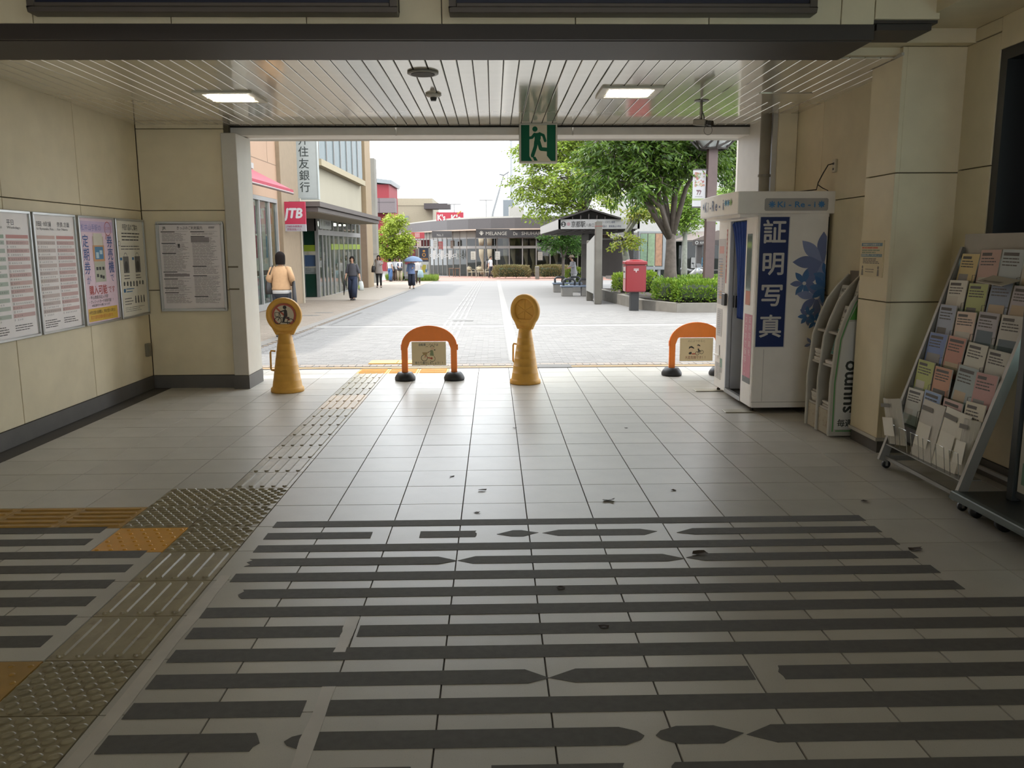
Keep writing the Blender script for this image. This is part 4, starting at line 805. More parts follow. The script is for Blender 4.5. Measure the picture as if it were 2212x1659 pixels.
b = B(P('#5a5650')); b.T = WEST(3.094, 4.68, .2); b.rect(.02, .37, .5, .42, .0008); b.use(P('#b0564e')); b.rect(.02, .32, .2, .34, .0008); b.use(P('#cbb23f')); b.rect(.04, .2, .22, .3, .0008); b.use(P('#5e7f6c')); b.rect(.03, .05, .06, .18, .0008); b.use(P('#b98f4a')); b.rect(.25, .12, .5, .16, .0008); b.use(P('#7a93a0')); b.rect(.1, .08, .55, .1, .0008); obj('print', b, pp)

# ================================================================ LITTER
lf = M('dead_leaf', '#3b2f26', .7, var=.2)
spots = ((977, 1030, .03, 'small dark scrap on the bright floor tiles'), (1042, 1060, .045, 'curled dark leaf on the bright floor tiles'), (1315, 1082, .07, 'thin dark twig on the bright floor tiles'), (1030, 1108, .03, 'brown leaf fragment just beyond the tape strips'), (1510, 1197, .06, 'dark leaf lying at a break of the tape strips'), (1455, 1060, .03, 'tiny leaf on the floor toward the booth'), (1868, 1084, .04, 'pale fallen leaf in front of the brochure rack'), (1977, 1188, .06, 'brown fallen leaf beside the rolling board'), (1211, 1271, .035, 'pale scrap on a tape strip'), (1112, 925, .03, 'small leaf below the blank cone sign'), (1352, 925, .03, 'leaf crumb on tiles toward the booth step'), (1305, 1355, .035, 'dark leaf crumb on the near tape strips'))
for px, py, s, lab in spots:
    p = onz(px, py); b = B(lf); n = 8; pts = [(p.x + s * R.uniform(.6, 1.1) * math.cos(2 * pi * i / n) * (1.0 if i % 2 else .6), p.y + s * .5 * math.sin(2 * pi * i / n) * R.uniform(.6, 1.1)) for i in range(n)]
    vs = [(x, y, .0015 + R.uniform(0, s * .25)) for x, y in pts] + [(p.x, p.y, .004)]; b.add(vs, [(i, (i + 1) % n, n) for i in range(n)]); r = obj('dead_leaf', b, label=lab, cat='leaf', group='scraps and leaves on the floor')
LK[0] = .4
# ================================================================ THE PLAZA GROUND
def isl_mat(name, c1, c2, rough=.7):
    if name in MATS: return MATS[name]
    m = bpy.data.materials.new(name); m.use_nodes = True; MATS[name] = m; N, L = m.node_tree.nodes, m.node_tree.links; p = N['Principled BSDF']; p.inputs['Roughness'].default_value = rough
    g_ = N.new('ShaderNodeNewGeometry'); x = N.new('ShaderNodeMix'); x.data_type = 'RGBA'; x.inputs[6].default_value = (*lin(c1), 1); x.inputs[7].default_value = (*lin(c2), 1)
    L.new(g_.outputs['Random Per Island'], x.inputs[0]); L.new(x.outputs[2], p.inputs['Base Color']); return m
pave_m = M('plaza_paving', '#969390', .75, var=.05, scale=.6)
b = B(pave_m); Y_ = [11.36, 12, 300]; 
vs = [(x, y, gz_of(y) - .005 - q) for q in (0, .5) for y in Y_ for x in (-70, 70)]
b.add(vs, [(0, 1, 3, 2), (2, 3, 5, 4), (0, 6, 7, 1), (4, 5, 11, 10)])
plaza = struct('pavement', b, origin=(0, 12, 0), label='pale paved pedestrian plaza sloping away from the station', cat='pavement')
def slab(b, x0, y0, x1, y1, h=0, t=.01, gap=0):
    xs = (x0 + gap, x1 - gap); y = (y0 + gap, y1 - gap); vs = [(xs[0], y[0]), (xs[1], y[0]), (xs[1], y[1]), (xs[0], y[1])]
    b.add([(px, py, gz_of(py) + h - t) for px, py in vs] + [(px, py, gz_of(py) + h) for px, py in vs], [(4, 5, 6, 7), (0, 1, 5, 4), (1, 2, 6, 5), (2, 3, 7, 6), (3, 0, 4, 7)])
pm = isl_mat('plaza_pavers', '#908d89', '#a09d98')
b = B(pm)
for j in range(120):
    y = 11.74 + j * .1
    if 18.2 < y < 18.75: continue
    for i in range(-19, 32): x = i * .2 + (.1 if j % 2 else 0); slab(b, x, y, x + .2, y + .1, R.uniform(-.001, .001), gap=.0012)
obj('pavers', b, plaza, kind='stuff')
pm2 = isl_mat('sidewalk_pavers', '#a99885', '#9f8e7a')
b = B(pm2)
for j in range(125):
    y = 11.74 + j * .155
    for i in range(-28, -16): x = -.02 + i * .25 + (.125 if j % 2 else 0); slab(b, x - .05, y, x + .2, y + .155, .006 + R.uniform(-.001, .001), t=.018, gap=.003)
obj('sidewalk_pavers', b, plaza, kind='stuff')
b = B(M('sidewalk_slab', '#bdae9c', .75)); slab(b, -7.6, 31.2, -4.2, 62, .004); obj('sidewalk_slab', b, plaza)
km = M('kerb_stone', '#9d978f', .7, rnd=.06)
for j in range(28): b = B(km); y = 11.74 + j * 1.0; slab(b, -4.23, y, -4.02, y + 1, .012, t=.03, gap=.004); obj('kerb_stone', b, plaza)
cm_ = [M('cobble_grey', '#a8a39c', .7, rnd=.12), M('cobble_warm', '#b3a596', .7, rnd=.12)]
for i in range(74):
    b = B(cm_[i % 2]); x = -3.95 + i * .1; slab(b, x, 11.5, x + .1, 11.6, .004, t=.02, gap=.005); obj('cobble', b, plaza)
    if i % 2 == 0: b = B(cm_[1 - i % 2]); slab(b, x, 11.61, x + .2, 11.72, .002, t=.02, gap=.005); obj('cobble', b, plaza)
b = B(M('threshold_strip', '#c9a36a', .6)); b.box(-4.0, 11.36, -.02, 3.3, 11.49, -.001); obj('threshold_strip', b, plaza)
for i in range(2): b = B(ylw_out); slab(b, -1.8 + i * .405, 11.75, -1.8 + i * .405 + .4, 12.1, .012, t=.02, gap=.003); obj('tactile_tile', b, plaza)
gm_ = M('guide_grey', '#a19e9a', .7)
for x0 in (-1.15, -1.02, -.89, -.76):
    for k in range(16): b = B(gm_); slab(b, x0, 14.5 + k * 3, x0 + .06, 14.5 + k * 3 + 2.9, .003); obj('guide_bar', b, plaza)
b = B(M('band_grey', '#aaa7a2', .7)); slab(b, .22, 12, .42, 65, .002); slab(b, -4, 18.22, 8, 18.73, .0015); slab(b, -4, 26, 8, 26.3, -.008); slab(b, 8, 12, 8.3, 40, -.006); obj('paving_bands', b, plaza)
for px, py in ((670, 682), (1000, 693), (700, 676), (1195, 790)):
    p = gp(px, py); b = B(M('drain_cover', '#7a766f', .6, .3)); slab(b, p.x - .25, p.y - .15, p.x + .25, p.y + .15, .008, t=.02); obj('drain_cover', b, plaza)
b = B(M('cafe_terrace_red', '#b98a78', .8)); slab(b, -8, 58.5, 9, 75, .004); obj('terrace_paving', b, plaza)

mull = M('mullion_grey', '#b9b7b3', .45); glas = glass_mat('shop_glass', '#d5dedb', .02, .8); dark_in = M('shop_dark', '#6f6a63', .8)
white_p = P('#d9d8d4'); ROT_XZ = Matrix(((1, 0, 0, 0), (0, 0, 1, 0), (0, 1, 0, 0), (0, 0, 0, 1)))
def side_building(name, label): return thing(name, (-7, 20, 0), label, 'building')
# ---------------------------------------------------------------- peach travel agency
peach = M('peach_render', '#dcb493', .8, var=.03, scale=.7)
t = thing('shop_building', (-6.72, 20, 0), 'peach rendered travel shop with red awning and tall windows', 'building')
b = B(peach); b.box(-7.0, 17.3, 3.13, -6.72, 26.6, 7.6); b.box(-14, 12.3, -.6, -6.72, 17.3, 7.6); b.box(-7.0, 17.3, -.6, -6.72, 26.6, -.14); b.box(-7.0, 26.42, -.6, -6.72, 26.6, 3.13); b.box(-14, 17.3, 3.4, -7, 29, 7.6); obj('wall', b, t)
b = B(M('pilaster_beige', '#b79f80', .8)); b.box(-14, 26.6, -.6, -6.6, 28.9, 7.6); obj('pilaster', b, t)
b = B(M('pilaster_lit_cream', '#e0d3bb', .8)); b.box(-6.9, 28.9, -.6, -6.55, 29.05, 3.3); obj('pilaster_lit_edge', b, t)  # lit edge of the pilaster, put in as a lighter colour
b = B(M('seam_brown', '#a98a70', .8)); b.box(-6.722, 17.3, 4.15, -6.716, 26.6, 4.17)
for y in (19, 21.4, 23.4, 25.6): b.box(-6.722, y, 4.17, -6.716, y + .02, 7.6)
obj('wall_seam', b, t)
b = B(M('shop_white', '#d6d5d2', .8)); b.box(-9.8, 17.3, -.4, -9.6, 26.6, 3.4); b.box(-9.8, 17.3, 3.2, -7, 26.6, 3.4); b.box(-9.8, 26.4, -.4, -7, 26.6, 3.2); b.box(-9.8, 17.3, -.4, -7, 26.5, -.16); obj('interior', b, t)
my = [17.35, 18.9, 20.3, 21.7, 22.42, 23.45, 24.42, 25.5, 26.4]
LK[0] = 1; sl = M('interior_fill', '#fff6e6', .5, emit=6); LK[0] = .4  # glowing ceiling panels added to brighten the shop and bank interiors
for y in (18.5, 20.8, 23.1, 25.4): b = B(sl); b.box(-9.4, y - .6, 3.14, -7.2, y + .6, 3.19); obj('interior_fill_panel', b, t)
for y in my: b = B(mull); b.box(-6.8, y - .05, -.15, -6.7, y + .05, 3.12); obj('mullion', b, t)
b = B(mull); b.box(-6.84, 17.3, 3.0, -6.69, 26.42, 3.12); b.box(-6.84, 17.3, -.16, -6.69, 26.42, .02); obj('window_frame', b, t)
for a, c in zip(my, my[1:]): b = B(glas); b.box(-6.77, a + .05, .02, -6.76, c - .05, 3.0); obj('pane', b, t)
b = B(M('rail_brown', '#8a6452', .6)); b.box(-6.87, 17.3, .84, -6.83, 26.4, .98); obj('rail', b, t)
pc = ['#c7506a', '#d9a8b8', '#7fa5c9', '#c3d5e2', '#b8435c', '#d7d2cf', '#9fb9d6', '#c98ba8']
k = 0
for a, c in zip(my, my[1:]):
    for z0, z1 in ((2.05, 2.85), (1.35, 2.0)):
        if R.random() < .8:
            b = B(P(pc[k % 8])); k += 1; y0 = a + .15; b.box(-6.9, y0, z0, -6.88, y0 + .62, z1); po = obj('window_poster', b, t)
            b = B(P(pc[(k + 3) % 8])); b.T = EAST(-6.878, y0, z0); b.rect(.05, .1, .55, .45); b.use(white_p); b.rect(.1, .52, .45, .6); obj('print', b, po)
    b = B(M('shop_white', '#d6d5d2')); b.box(-7.3, a + .08, -.15, -6.92, c - .08, .8); po = obj('display_stand', b, t)
    b = B(P(pc[k % 8])); b.T = EAST(-6.918, a + .08, -.15)
    for q in range(9): b.use(P(R.choice(pc))); b.rect(.06 + (q % 3) * .27, .1 + (q // 3) * .3, .25 + (q % 3) * .27, .3 + (q // 3) * .3)
    obj('leaflets', b, po)
b = B(M('awning_red', '#cf3552', .65, var=.04)); q = [(-5.55, 3.22), (-6.72, 3.82), (-6.72, 3.79), (-5.55, 3.19)]; b.prism(q, 13.5, 23.7, ROT_XZ); b.box(-5.57, 13.5, 3.13, -5.54, 23.7, 3.23); aw = obj('awning', b, t)
b = B(M('awning_bar', '#a8908a', .4, .4)); b.tube([(-5.56, 13.5, 3.13), (-5.56, 23.7, 3.13)], .035, 8)
for y in (15, 19, 23): b.tube([(-6.72, y, 3.5), (-6.1, y + .5, 3.3), (-5.6, y, 3.15)], .025, 6)
obj('awning_arm', b, aw); b = B(white_p); b.box(-6.8, 13.5, 3.8, -6.6, 23.7, 3.95); obj('awning_box', b, aw)
Tm = FRONT(-6.69, 26.9, 2.16); t = thing('shop_sign', (-6.3, 26.9, 2.16), 'red projecting sign with white JTB letters', 'sign')
b = B(P('#d7264f')); b.T = Tm; b.box(0, .22, -.12, .74, .92, 0); b.use(P('#c9c4c6')); b.box(0, 0, -.12, .74, .22, 0); obj('sign_panel', b, t)
b = B(P('#f0eded')); b.T = Tm @ Matrix(((1, .18, 0, -.06), (0, 1, 0, 0), (0, 0, 1, 0), (0, 0, 0, 1))); b.text('JTB', .42, .33, .42, .003, bold=.05, fit=.56); b.T = Tm; b.use(P('#b0406a')); b.text('JTB総合提携店', .075, .37, .125, .003, bold=.01, fit=.5); b.text('京阪京阪バス', .075, .37, .03, .003, bold=.01, fit=.44); obj('lettering', b, t)
b = B(mull); b.box(-6.75, 26.93, 2.3, -6.66, 26.97, 3.0); obj('bracket', b, t)
# ---------------------------------------------------------------- bank
cream = M('bank_cream', '#dcd2b8', .8, var=.03, scale=.7)
t = thing('bank_building', (-7, 38, -.4), 'cream bank building with brown canopy and glazed entrance', 'building')
b = B(cream); b.box(-14, 29.05, 3.05, -6.95, 44.9, 5.0); b.box(-14, 29.05, 5, -7.3, 44.9, 8.2); b.box(-14, 29.05, -.8, -9.9, 44.9, 3.1); obj('wall', b, t)
b = B(M('bank_slab', '#d9c9a6', .8)); b.box(-8, 33.3, 4.8, -6.65, 44.5, 5.05); obj('bay_floor', b, t)
gl2 = M('bay_glass', '#8fa5a8', .08, .2, var=.03, spec=.8)
for i in range(7): y = 33.4 + i * 1.58; b = B(gl2); b.box(-7.3, y, 5.05, -6.78, y + 1.52, 9.3); obj('bay_pane', b, t); b = B(mull); b.box(-6.8, y - .05, 5.05, -6.74, y + .02, 9.3); obj('bay_mullion', b, t)
taupe = M('canopy_taupe', '#6e625b', .55)
b = B(taupe); b.box(-7.6, 27.5, 2.96, -5.6, 42.2, 3.12); b.box(-7.6, 27.6, 2.8, -5.68, 42.1, 2.94); cn = obj('canopy', b, t); b = B(M('canopy_groove', '#2f2a27', .7)); b.box(-7.5, 27.62, 2.93, -5.72, 42.08, 2.965); obj('canopy_groove', b, cn); b = B(M('canopy_soffit', '#b9ab96', .8)); b.box(-7.5, 27.65, 2.78, -5.72, 42.05, 2.81); obj('soffit', b, cn)
b = B(M('column_beige', '#c4a983', .8, var=.04)); b.box(-7.42, 45, -.9, -6.72, 47, 9.5); b.box(-9, 47, -.9, -7.45, 50, 9.5); obj('column', b, t)
b = B(M('column_shade_brown', '#a98f76', .8)); b.box(-7.4, 44.8, -.9, -6.72, 44.99, 3.0); obj('column_shaded_face', b, t)  # darker slab: shade on the column front put into its colour
b = B(M('bank_inside', '#b5b3aa', .8)); b.box(-9.9, 33.8, -.6, -9.8, 44.8, 3.0); b.box(-9.9, 33.8, 2.78, -7.1, 44.8, 2.8); b.box(-9.9, 44.6, -.6, -7.1, 44.75, 3.0); obj('interior', b, t); b = B(M('bank_floor', '#8f8a80', .6)); b.box(-9.9, 33.8, -.6, -7.1, 44.8, -.42); obj('floor', b, t)
for z0, z1 in ((-.32, .6), (1.75, 2.3)): b = B(M('bank_green_glass', '#1c4a3d', .15)); b.box(-7.92, 33.72, z0, -7.08, 33.76, z1); obj('green_panel', b, t)
b = B(P('#a9c228')); b.box(-7.95, 33.69, 1.5, -7.05, 33.71, 1.75); b.box(-7.02, 36.5, 1.55, -7.0, 44.4, 1.8); obj('lime_band', b, t)
b = B(P('#4a6a94')); b.box(-7.75, 33.8, .9, -7.15, 33.82, 1.35); b.use(P('#b9bdb8')); b.box(-7.75, 33.8, .0, -7.15, 33.82, .85); b.use(P('#8a918e')); b.T = FRONT(-7.75, 33.79, 0); b.lines(.03, .8, .57, .05, 12, .03); obj('cash_machine_posters', b, t)
for x in (-7.98, -7.62, -7.06): b = B(mull); b.box(x - .05, 33.66, -.35, x + .05, 33.78, 2.96); obj('mullion', b, t)
b = B(M('bank_lintel', '#5f5751', .6)); b.box(-8, 33.66, 2.3, -7.05, 33.8, 2.96); obj('lintel', b, t)
ym = [33.72, 34.6, 35.35, 36.1, 37.0, 38.2, 39.4, 40.6, 41.8, 43.0, 44.3]
for y in (35, 37.5, 40, 42.5): b = B(sl); b.box(-9.6, y - .5, 2.72, -7.4, y + .5, 2.77); obj('interior_fill_panel', b, t)  # same added glow inside the bank
for y in ym: b = B(mull); b.box(-7.07, y - .05, -.5, -6.98, y + .05, 2.8); obj('mullion', b, t)
b = B(mull); b.box(-7.06, 33.7, 2.15, -6.97, 44.35, 2.36); b.box(-7.06, 33.7, -.5, -6.97, 44.35, -.36); obj('transom', b, t)
for a, c in zip(ym, ym[1:]): b = B(glas); b.box(-7.03, a + .04, -.36, -7.02, c - .04, 2.8); obj('pane', b, t)
for k, (y, z) in enumerate(((35.0, 1.1), (36.6, .4), (38.6, .9), (39.9, 1.2), (41, .3))): b = B(P(['#d5d6cf', '#9fb8b5', '#e0ded8', '#c6ccc8', '#b7c4a0'][k])); b.box(-7.3, y, z, -7.28, y + .6, z + .8); obj('window_poster', b, t)
b = B(P('#dfe3dc')); b.T = EAST(-6.94, 33.9, 2.4); b.box(0, 0, -.05, 2.4, .52, 0); sp_ = obj('entrance_sign', b, t); b = B(P('#4d544f')); b.T = EAST(-6.937, 33.9, 2.4); b.text('三井住友銀行', .2, 1.6, .16, .002, fit=1.2); b.use(P('#8fae3a')); b.rect(.35, .12, .38, .42, .002); b.rect(.85, .1, .88, .44, .002); obj('lettering', b, sp_)
t = thing('bank_sign', (-6.5, 30, 3.33), 'tall white vertical bank sign with black characters', 'sign'); Tm = FRONT(-7.08, 30, 3.32)
b = B(P('#dfe4df')); b.T = Tm; b.box(0, 0, -.22, .95, 3.0, 0); obj('sign_panel', b, t)
b = B(P('#3c4441')); b.T = Tm; b.vtext('三井住友銀行', .37, .475, 2.62, .004, step=1.085, bold=.01); obj('lettering', b, t); b = B(P('#b9beb8')); b.T = Tm; b.rect(.03, .03, .92, .05, .003); b.rect(.03, .05, .05, 2.97, .003); b.rect(.9, .05, .92, 2.97, .003); obj('sign_edge', b, t)
b = B(M('concrete_raw', '#a6a195', .85, var=.1, scale=1.2)); b.box(-9.5, 55, -1, -7.62, 56, 7.3); t = obj('concrete_wall', b, label='bare concrete wall end beyond the bank', cat='wall'); b = B(M('concrete_joint', '#85807a')); b.box(-9.5, 54.99, 3.4, -7.55, 55, 3.44); b.box(-9.5, 54.99, 1.2, -7.55, 55, 1.24); obj('joint', b, t)
# ---------------------------------------------------------------- far blocks at the left
b = B(M('far_red', '#b5343f', .7)); b.box(-27.4, 112, -1.5, -13.7, 122, 9.8); t = obj('red_building', b, label='red block with silver roof edge behind the concrete wall', cat='building')
b = B(M('far_silver', '#a9b0b2', .4, .4)); b.add([(-27.4, 111.4, 11.3), (-13.4, 111.4, 9.8), (-13.4, 122, 9.8), (-27.4, 122, 11.3), (-27.4, 111.4, 11.9), (-13.2, 111.4, 10.3), (-13.2, 122, 10.3), (-27.4, 122, 11.9)], [(0, 1, 5, 4), (4, 5, 6, 7), (1, 2, 6, 5), (3, 2, 1, 0)]); obj('roof', b, t)
b = B(M('far_mauve', '#8d7f80', .7)); b.box(-16.2, 110, 6.07, -12.7, 112, 7.93); obj('balcony', b, t); b = B(M('seam_dark', '#554b4c')); b.box(-16.2, 109.98, 7.4, -12.7, 110, 7.44); b.box(-14.8, 109.98, 6.07, -14.74, 110, 7.93); obj('seam', b, t)
b = B(M('far_beige', '#cfc3a7', .8)); b.box(-24, 130, -1.5, -9.3, 145, 9.04); t = obj('beige_building', b, label='beige windowless block with dark flat eave', cat='building')
b = B(P('#a8acae')); b.box(-14.4, 129.9, 5.6, -13, 130, 6.4); obj('louvre', b, t); b = B(M('eave_dark', '#5a5252', .7)); b.box(-10.4, 127.6, 7.33, -6.5, 131, 8.15); obj('eave', b, t); b = B(P('#b5a98f')); b.box(-24, 129.95, 7.9, -9.3, 130, 8.0); obj('parapet_line', b, t)
t = thing('rooftop_sign', (-4.2, 85, 4), 'red box sign with white letters above the curved roof', 'sign'); b = B(P('#d21f3f')); b.box(-5.7, 85, 4.05, -3.0, 86.2, 5.1); obj('sign_panel', b, t)
b = B(P('#f2efe9')); b.T = FRONT(-5.7, 84.99, 4.1); b.text("K's", .8, .5, .2, .003, bold=.05, fit=.75); b.text("K's", .9, 1.95, .1, .003, bold=.05, fit=.9); b.use(P('#e0a52c')); b.poly([(2.0, .7), (2.6, 1.1), (2.45, 1.15), (2.1, .9)], .005); obj('lettering', b, t); b = B(mull); b.box(-5.2, 85.4, 2, -5.0, 85.6, 4.2); b.box(-3.7, 85.4, 2, -3.5, 85.6, 4.2); obj('sign_leg', b, t)
# ---------------------------------------------------------------- curved cafe building
t = thing('cafe_building', (0, 74, -.9), 'low curved building of glazed cafes under a dark roof band', 'building')
arc_ = [(-13, 104), (-10.3, 95), (-8, 87.5), (-6, 81.8), (-4.2, 77.8), (-2.2, 74.8), (-.2, 73), (1.8, 72), (4, 71.6), (6.5, 71.6), (9.5, 72), (13, 73)]
def strip(b, off, z0, z1, off2=None):
    n = len(arc_); vs = []
    for (x, y) in arc_: vs.append((x, y + off, z0)); vs.append((x, y + (off2 if off2 is not None else off), z1))
    b.add(vs, [(2 * i, 2 * i + 2, 2 * i + 3, 2 * i + 1) for i in range(n - 1)])
roof_d = M('cafe_roof_dark', '#57504f', .6)
b = B(roof_d); strip(b, -1.2, 3.16, 4.05); strip(b, -1.2, 4.05, 4.05, 12); rf = obj('roof_band', b, t); b = B(M('cafe_soffit', '#cdb6a2', .8)); strip(b, -1.2, 3.16, 3.1, 0.0); strip(b, -1.22, 3.05, 3.16, -1.2); obj('soffit', b, rf)
b = B(M('cafe_upper', '#d8d3c8', .8)); strip(b, 6, 4.0, 4.45); b.box(1.5, 80, 4.0, 2.9, 82, 5.4); obj('parapet', b, t)
b = B(dark_in); strip(b, 4.5, -1.3, 3.1); obj('interior', b, t); b = B(M('cafe_floor', '#6a6058', .7)); strip(b, 0, -.93, -.93, 4.5); obj('floor', b, t)
fr_m = M('cafe_frame', '#a39d95', .5); panel_m = M('cafe_panel', '#9a8f80', .7)
def lerp_arc(s):
    d = [0]
    for (x0, y0), (x1, y1) in zip(arc_, arc_[1:]): d.append(d[-1] + math.hypot(x1 - x0, y1 - y0))
    q = s * d[-1]
    for i in range(len(d) - 1):
        if d[i + 1] >= q: f = (q - d[i]) / (d[i + 1] - d[i]); return V((arc_[i][0] + f * (arc_[i + 1][0] - arc_[i][0]), arc_[i][1] + f * (arc_[i + 1][1] - arc_[i][1]), 0))
    return V((*arc_[-1], 0))
NS = 40; cp = [lerp_arc(i / NS) for i in range(NS + 1)]
for i, p in enumerate(cp): b = B(fr_m); b.box(p.x - .045, p.y - .05, gz_of(p.y) - .02, p.x + .045, p.y + .05, 3.1); obj('mullion', b, t)
b = B(fr_m); strip(b, -.02, 2.36, 2.47); strip(b, -.02, 1.5, 1.72); obj('transom', b, t)
gcafe = glass_mat('cafe_glass', '#b9beb8', .02, .8)
for p, q in zip(cp, cp[1:]):
    z0 = gz_of(p.y)
    b = B(gcafe); b.add([(p.x, p.y, z0), (q.x, q.y, z0), (q.x, q.y, 2.4), (p.x, p.y, 2.4)], [(0, 1, 2, 3)]); obj('pane', b, t)
    b = B(panel_m); b.add([(p.x, p.y, 2.47), (q.x, q.y, 2.47), (q.x, q.y, 3.1), (p.x, p.y, 3.1)], [(0, 1, 2, 3)]); obj('upper_panel', b, t)
def fascia_sign(px0, px1, Y, r0, r1, col, txt, tc, lab, deco=None):
    p, q = at(px0, r0, Y), at(px1, r1, Y); t2 = thing('shop_fascia_sign', ((p.x + q.x) / 2, Y, q.z), lab, 'sign', 'name boards of the curved cafe building')
    b = B(P(col)); b.box(p.x, Y, q.z, q.x, Y + .1, p.z); obj('sign_panel', b, t2); b = B(P(tc)); b.T = FRONT(p.x, Y - .002, q.z); W2, H2 = q.x - p.x, p.z - q.z
    if deco: deco(b, W2, H2)
    for s_, sz, fx_, fy_, ft in txt: b.text(s_, sz, W2 * fx_, H2 * fy_, .004, fit=W2 * ft)
    obj('lettering', b, t2)
fascia_sign(1028, 1175, 71.0, 495, 513, '#2a2422', [('MELANGE', .4, .3, .3, .31), ('De', .4, .58, .28, .06), ('SHUHARI', .4, .82, .3, .3)], '#cfc8bb', 'black name board with pale letters MELANGE De SHUHARI', lambda b, w_, h_: [b.line(w_ * .08, h_ * .3, w_ * .08 + .22 * math.cos(a), h_ * .3 + .35 * math.sin(a), .05, .004) for a in (.6, 1.1, 1.57, 2.0, 2.5)])
fascia_sign(933, 976, 75.5, 499, 513, '#4a4746', [('No.1', .3, .4, .2, .3)], '#c9c5bd', 'dark grey name board between the red and black ones')
fascia_sign(888, 917, 80, 502, 515, '#c0303c', [], '#e9c9c4', 'red name board with white bars at the far end of the cafes', lambda b, w_, h_: [b.rect(w_ * .3 + k * w_ * .06, h_ * .15, w_ * .33 + k * w_ * .06, h_ * .9, .004) for k in range(6)])
# window dressings and letters on the glass
cur = M('cafe_curtain', '#b9ab90', .8)
for px in (1040, 1058, 1092, 1108, 1135, 1150, 1180, 1200):
    p = at(px, 560, 72.6); b = B(cur); b.smooth = True; b.loft([(p.x, p.y, 1.45, .22, .06), (p.x, p.y, .9, .2, .06), (p.x + .1, p.y, .3, .1, .05), (p.x + .05, p.y, -.7, .2, .06)], 10); b.loft([(p.x, p.y, 1.75, .2, .05), (p.x, p.y, 2.35, .25, .05)], 8); obj('curtain', b, t)
b = B(P('#e4e2dc'))
for k in range(13):
    p = at(932 + k * 5.6, 545, 76.5); Tq = FRONT(p.x, p.y, 0)
    if k % 3 == 0: b.ring(0, .9, .1, .16, 0, 12, Tq)
    elif k % 3 == 1: b.rect(-.1, .55, .1, 1.35, 0, Tq)
    else: b.rect(-.12, .8, -.04, 1.35, 0, Tq); b.ring(.02, .8, .08, .14, 0, 10, Tq)
obj('window_lettering', b, t)
for px, py, col in ((1022, 552, '#d9d4c4'), (1075, 552, '#e1ddd2'), (1167, 553, '#bfb8aa'), (952, 530, '#b84a4c'), (978, 528, '#8f6f60'), (905, 528, '#c9b0a4'), (940, 527, '#d8d5d0')):
    p = at(px, py, 71.3 if px > 1000 else 77); b = B(P(col)); b.T = FRONT(p.x, p.y, p.z); b.rect(-.2, -.35, .2, .35); b.use(P('#a5a08f')); b.lines(-.15, .2, .15, -.25, 4, .06, .004); obj('window_notice', b, t)
# terrace chairs
wick = M('wicker_cream', '#cdbf9f', .7)
def cafe_chair(loc, rz):
    t2 = thing('cafe_chair', loc, '', 'chair', 'chairs on the cafe terrace', rz)
    b = B(wick); b.box(-.24, -.24, .42, .24, .24, .47); obj('seat', b, t2, local=True); b = B(wick); b.smooth = True
    b.tube([(-.26, .2, .45), (-.27, .26, .8), (0, .3, .92), (.27, .26, .8), (.26, .2, .45)], .025, 6); b.box(-.2, .24, .5, .2, .27, .85); obj('backrest', b, t2, local=True)
    for x in (-.22, .22):
        for y in (-.22, .22): b = B(wick); b.tube([(x, y, .43), (x * 1.1, y * 1.1, 0)], .018, 6); obj('leg', b, t2, local=True)
        b = B(wick); b.tube([(x * 1.1, .22, .66), (x * 1.2, -.1, .66), (x * 1.05, -.22, .44)], .018, 6); obj('arm', b, t2, local=True)
    return t2
c0 = None
for px, rz, lab in ((1020, .9, 'cream wicker chair at the left end of the cafe terrace'), (1038, .3, 'cream wicker chair by the cafe door frame'), (1056, -.6, 'cream wicker chair behind the man at the cafe door')):
    p = gp(px, 598.2); l_ = (p.x, 70.2, gz_of(70.2))
    if c0 is None: c0 = cafe_chair(l_, rz); c0['label'] = lab
    else: dup(c0, l_, lab, rz)
wd_ = M('table_wood', '#8d6444', .6)
for px, lab in ((975, 'small wooden terrace table with slatted legs, left one'), (988, 'small wooden terrace table nearer the cafe door')):
    p = at(px, 590, 73.0); z0 = gz_of(73.0); t2 = thing('terrace_table', (p.x, p.y, z0), lab, 'table', 'tables on the cafe terrace'); b = B(wd_); b.box(p.x - .23, p.y - .25, z0 + .7, p.x + .23, p.y + .25, z0 + .74); obj('table_top', b, t2)
    for dx in (-.18, .18): b = B(wd_); b.box(p.x + dx - .03, p.y - .03, z0, p.x + dx + .03, p.y + .03, z0 + .7); obj('leg', b, t2)
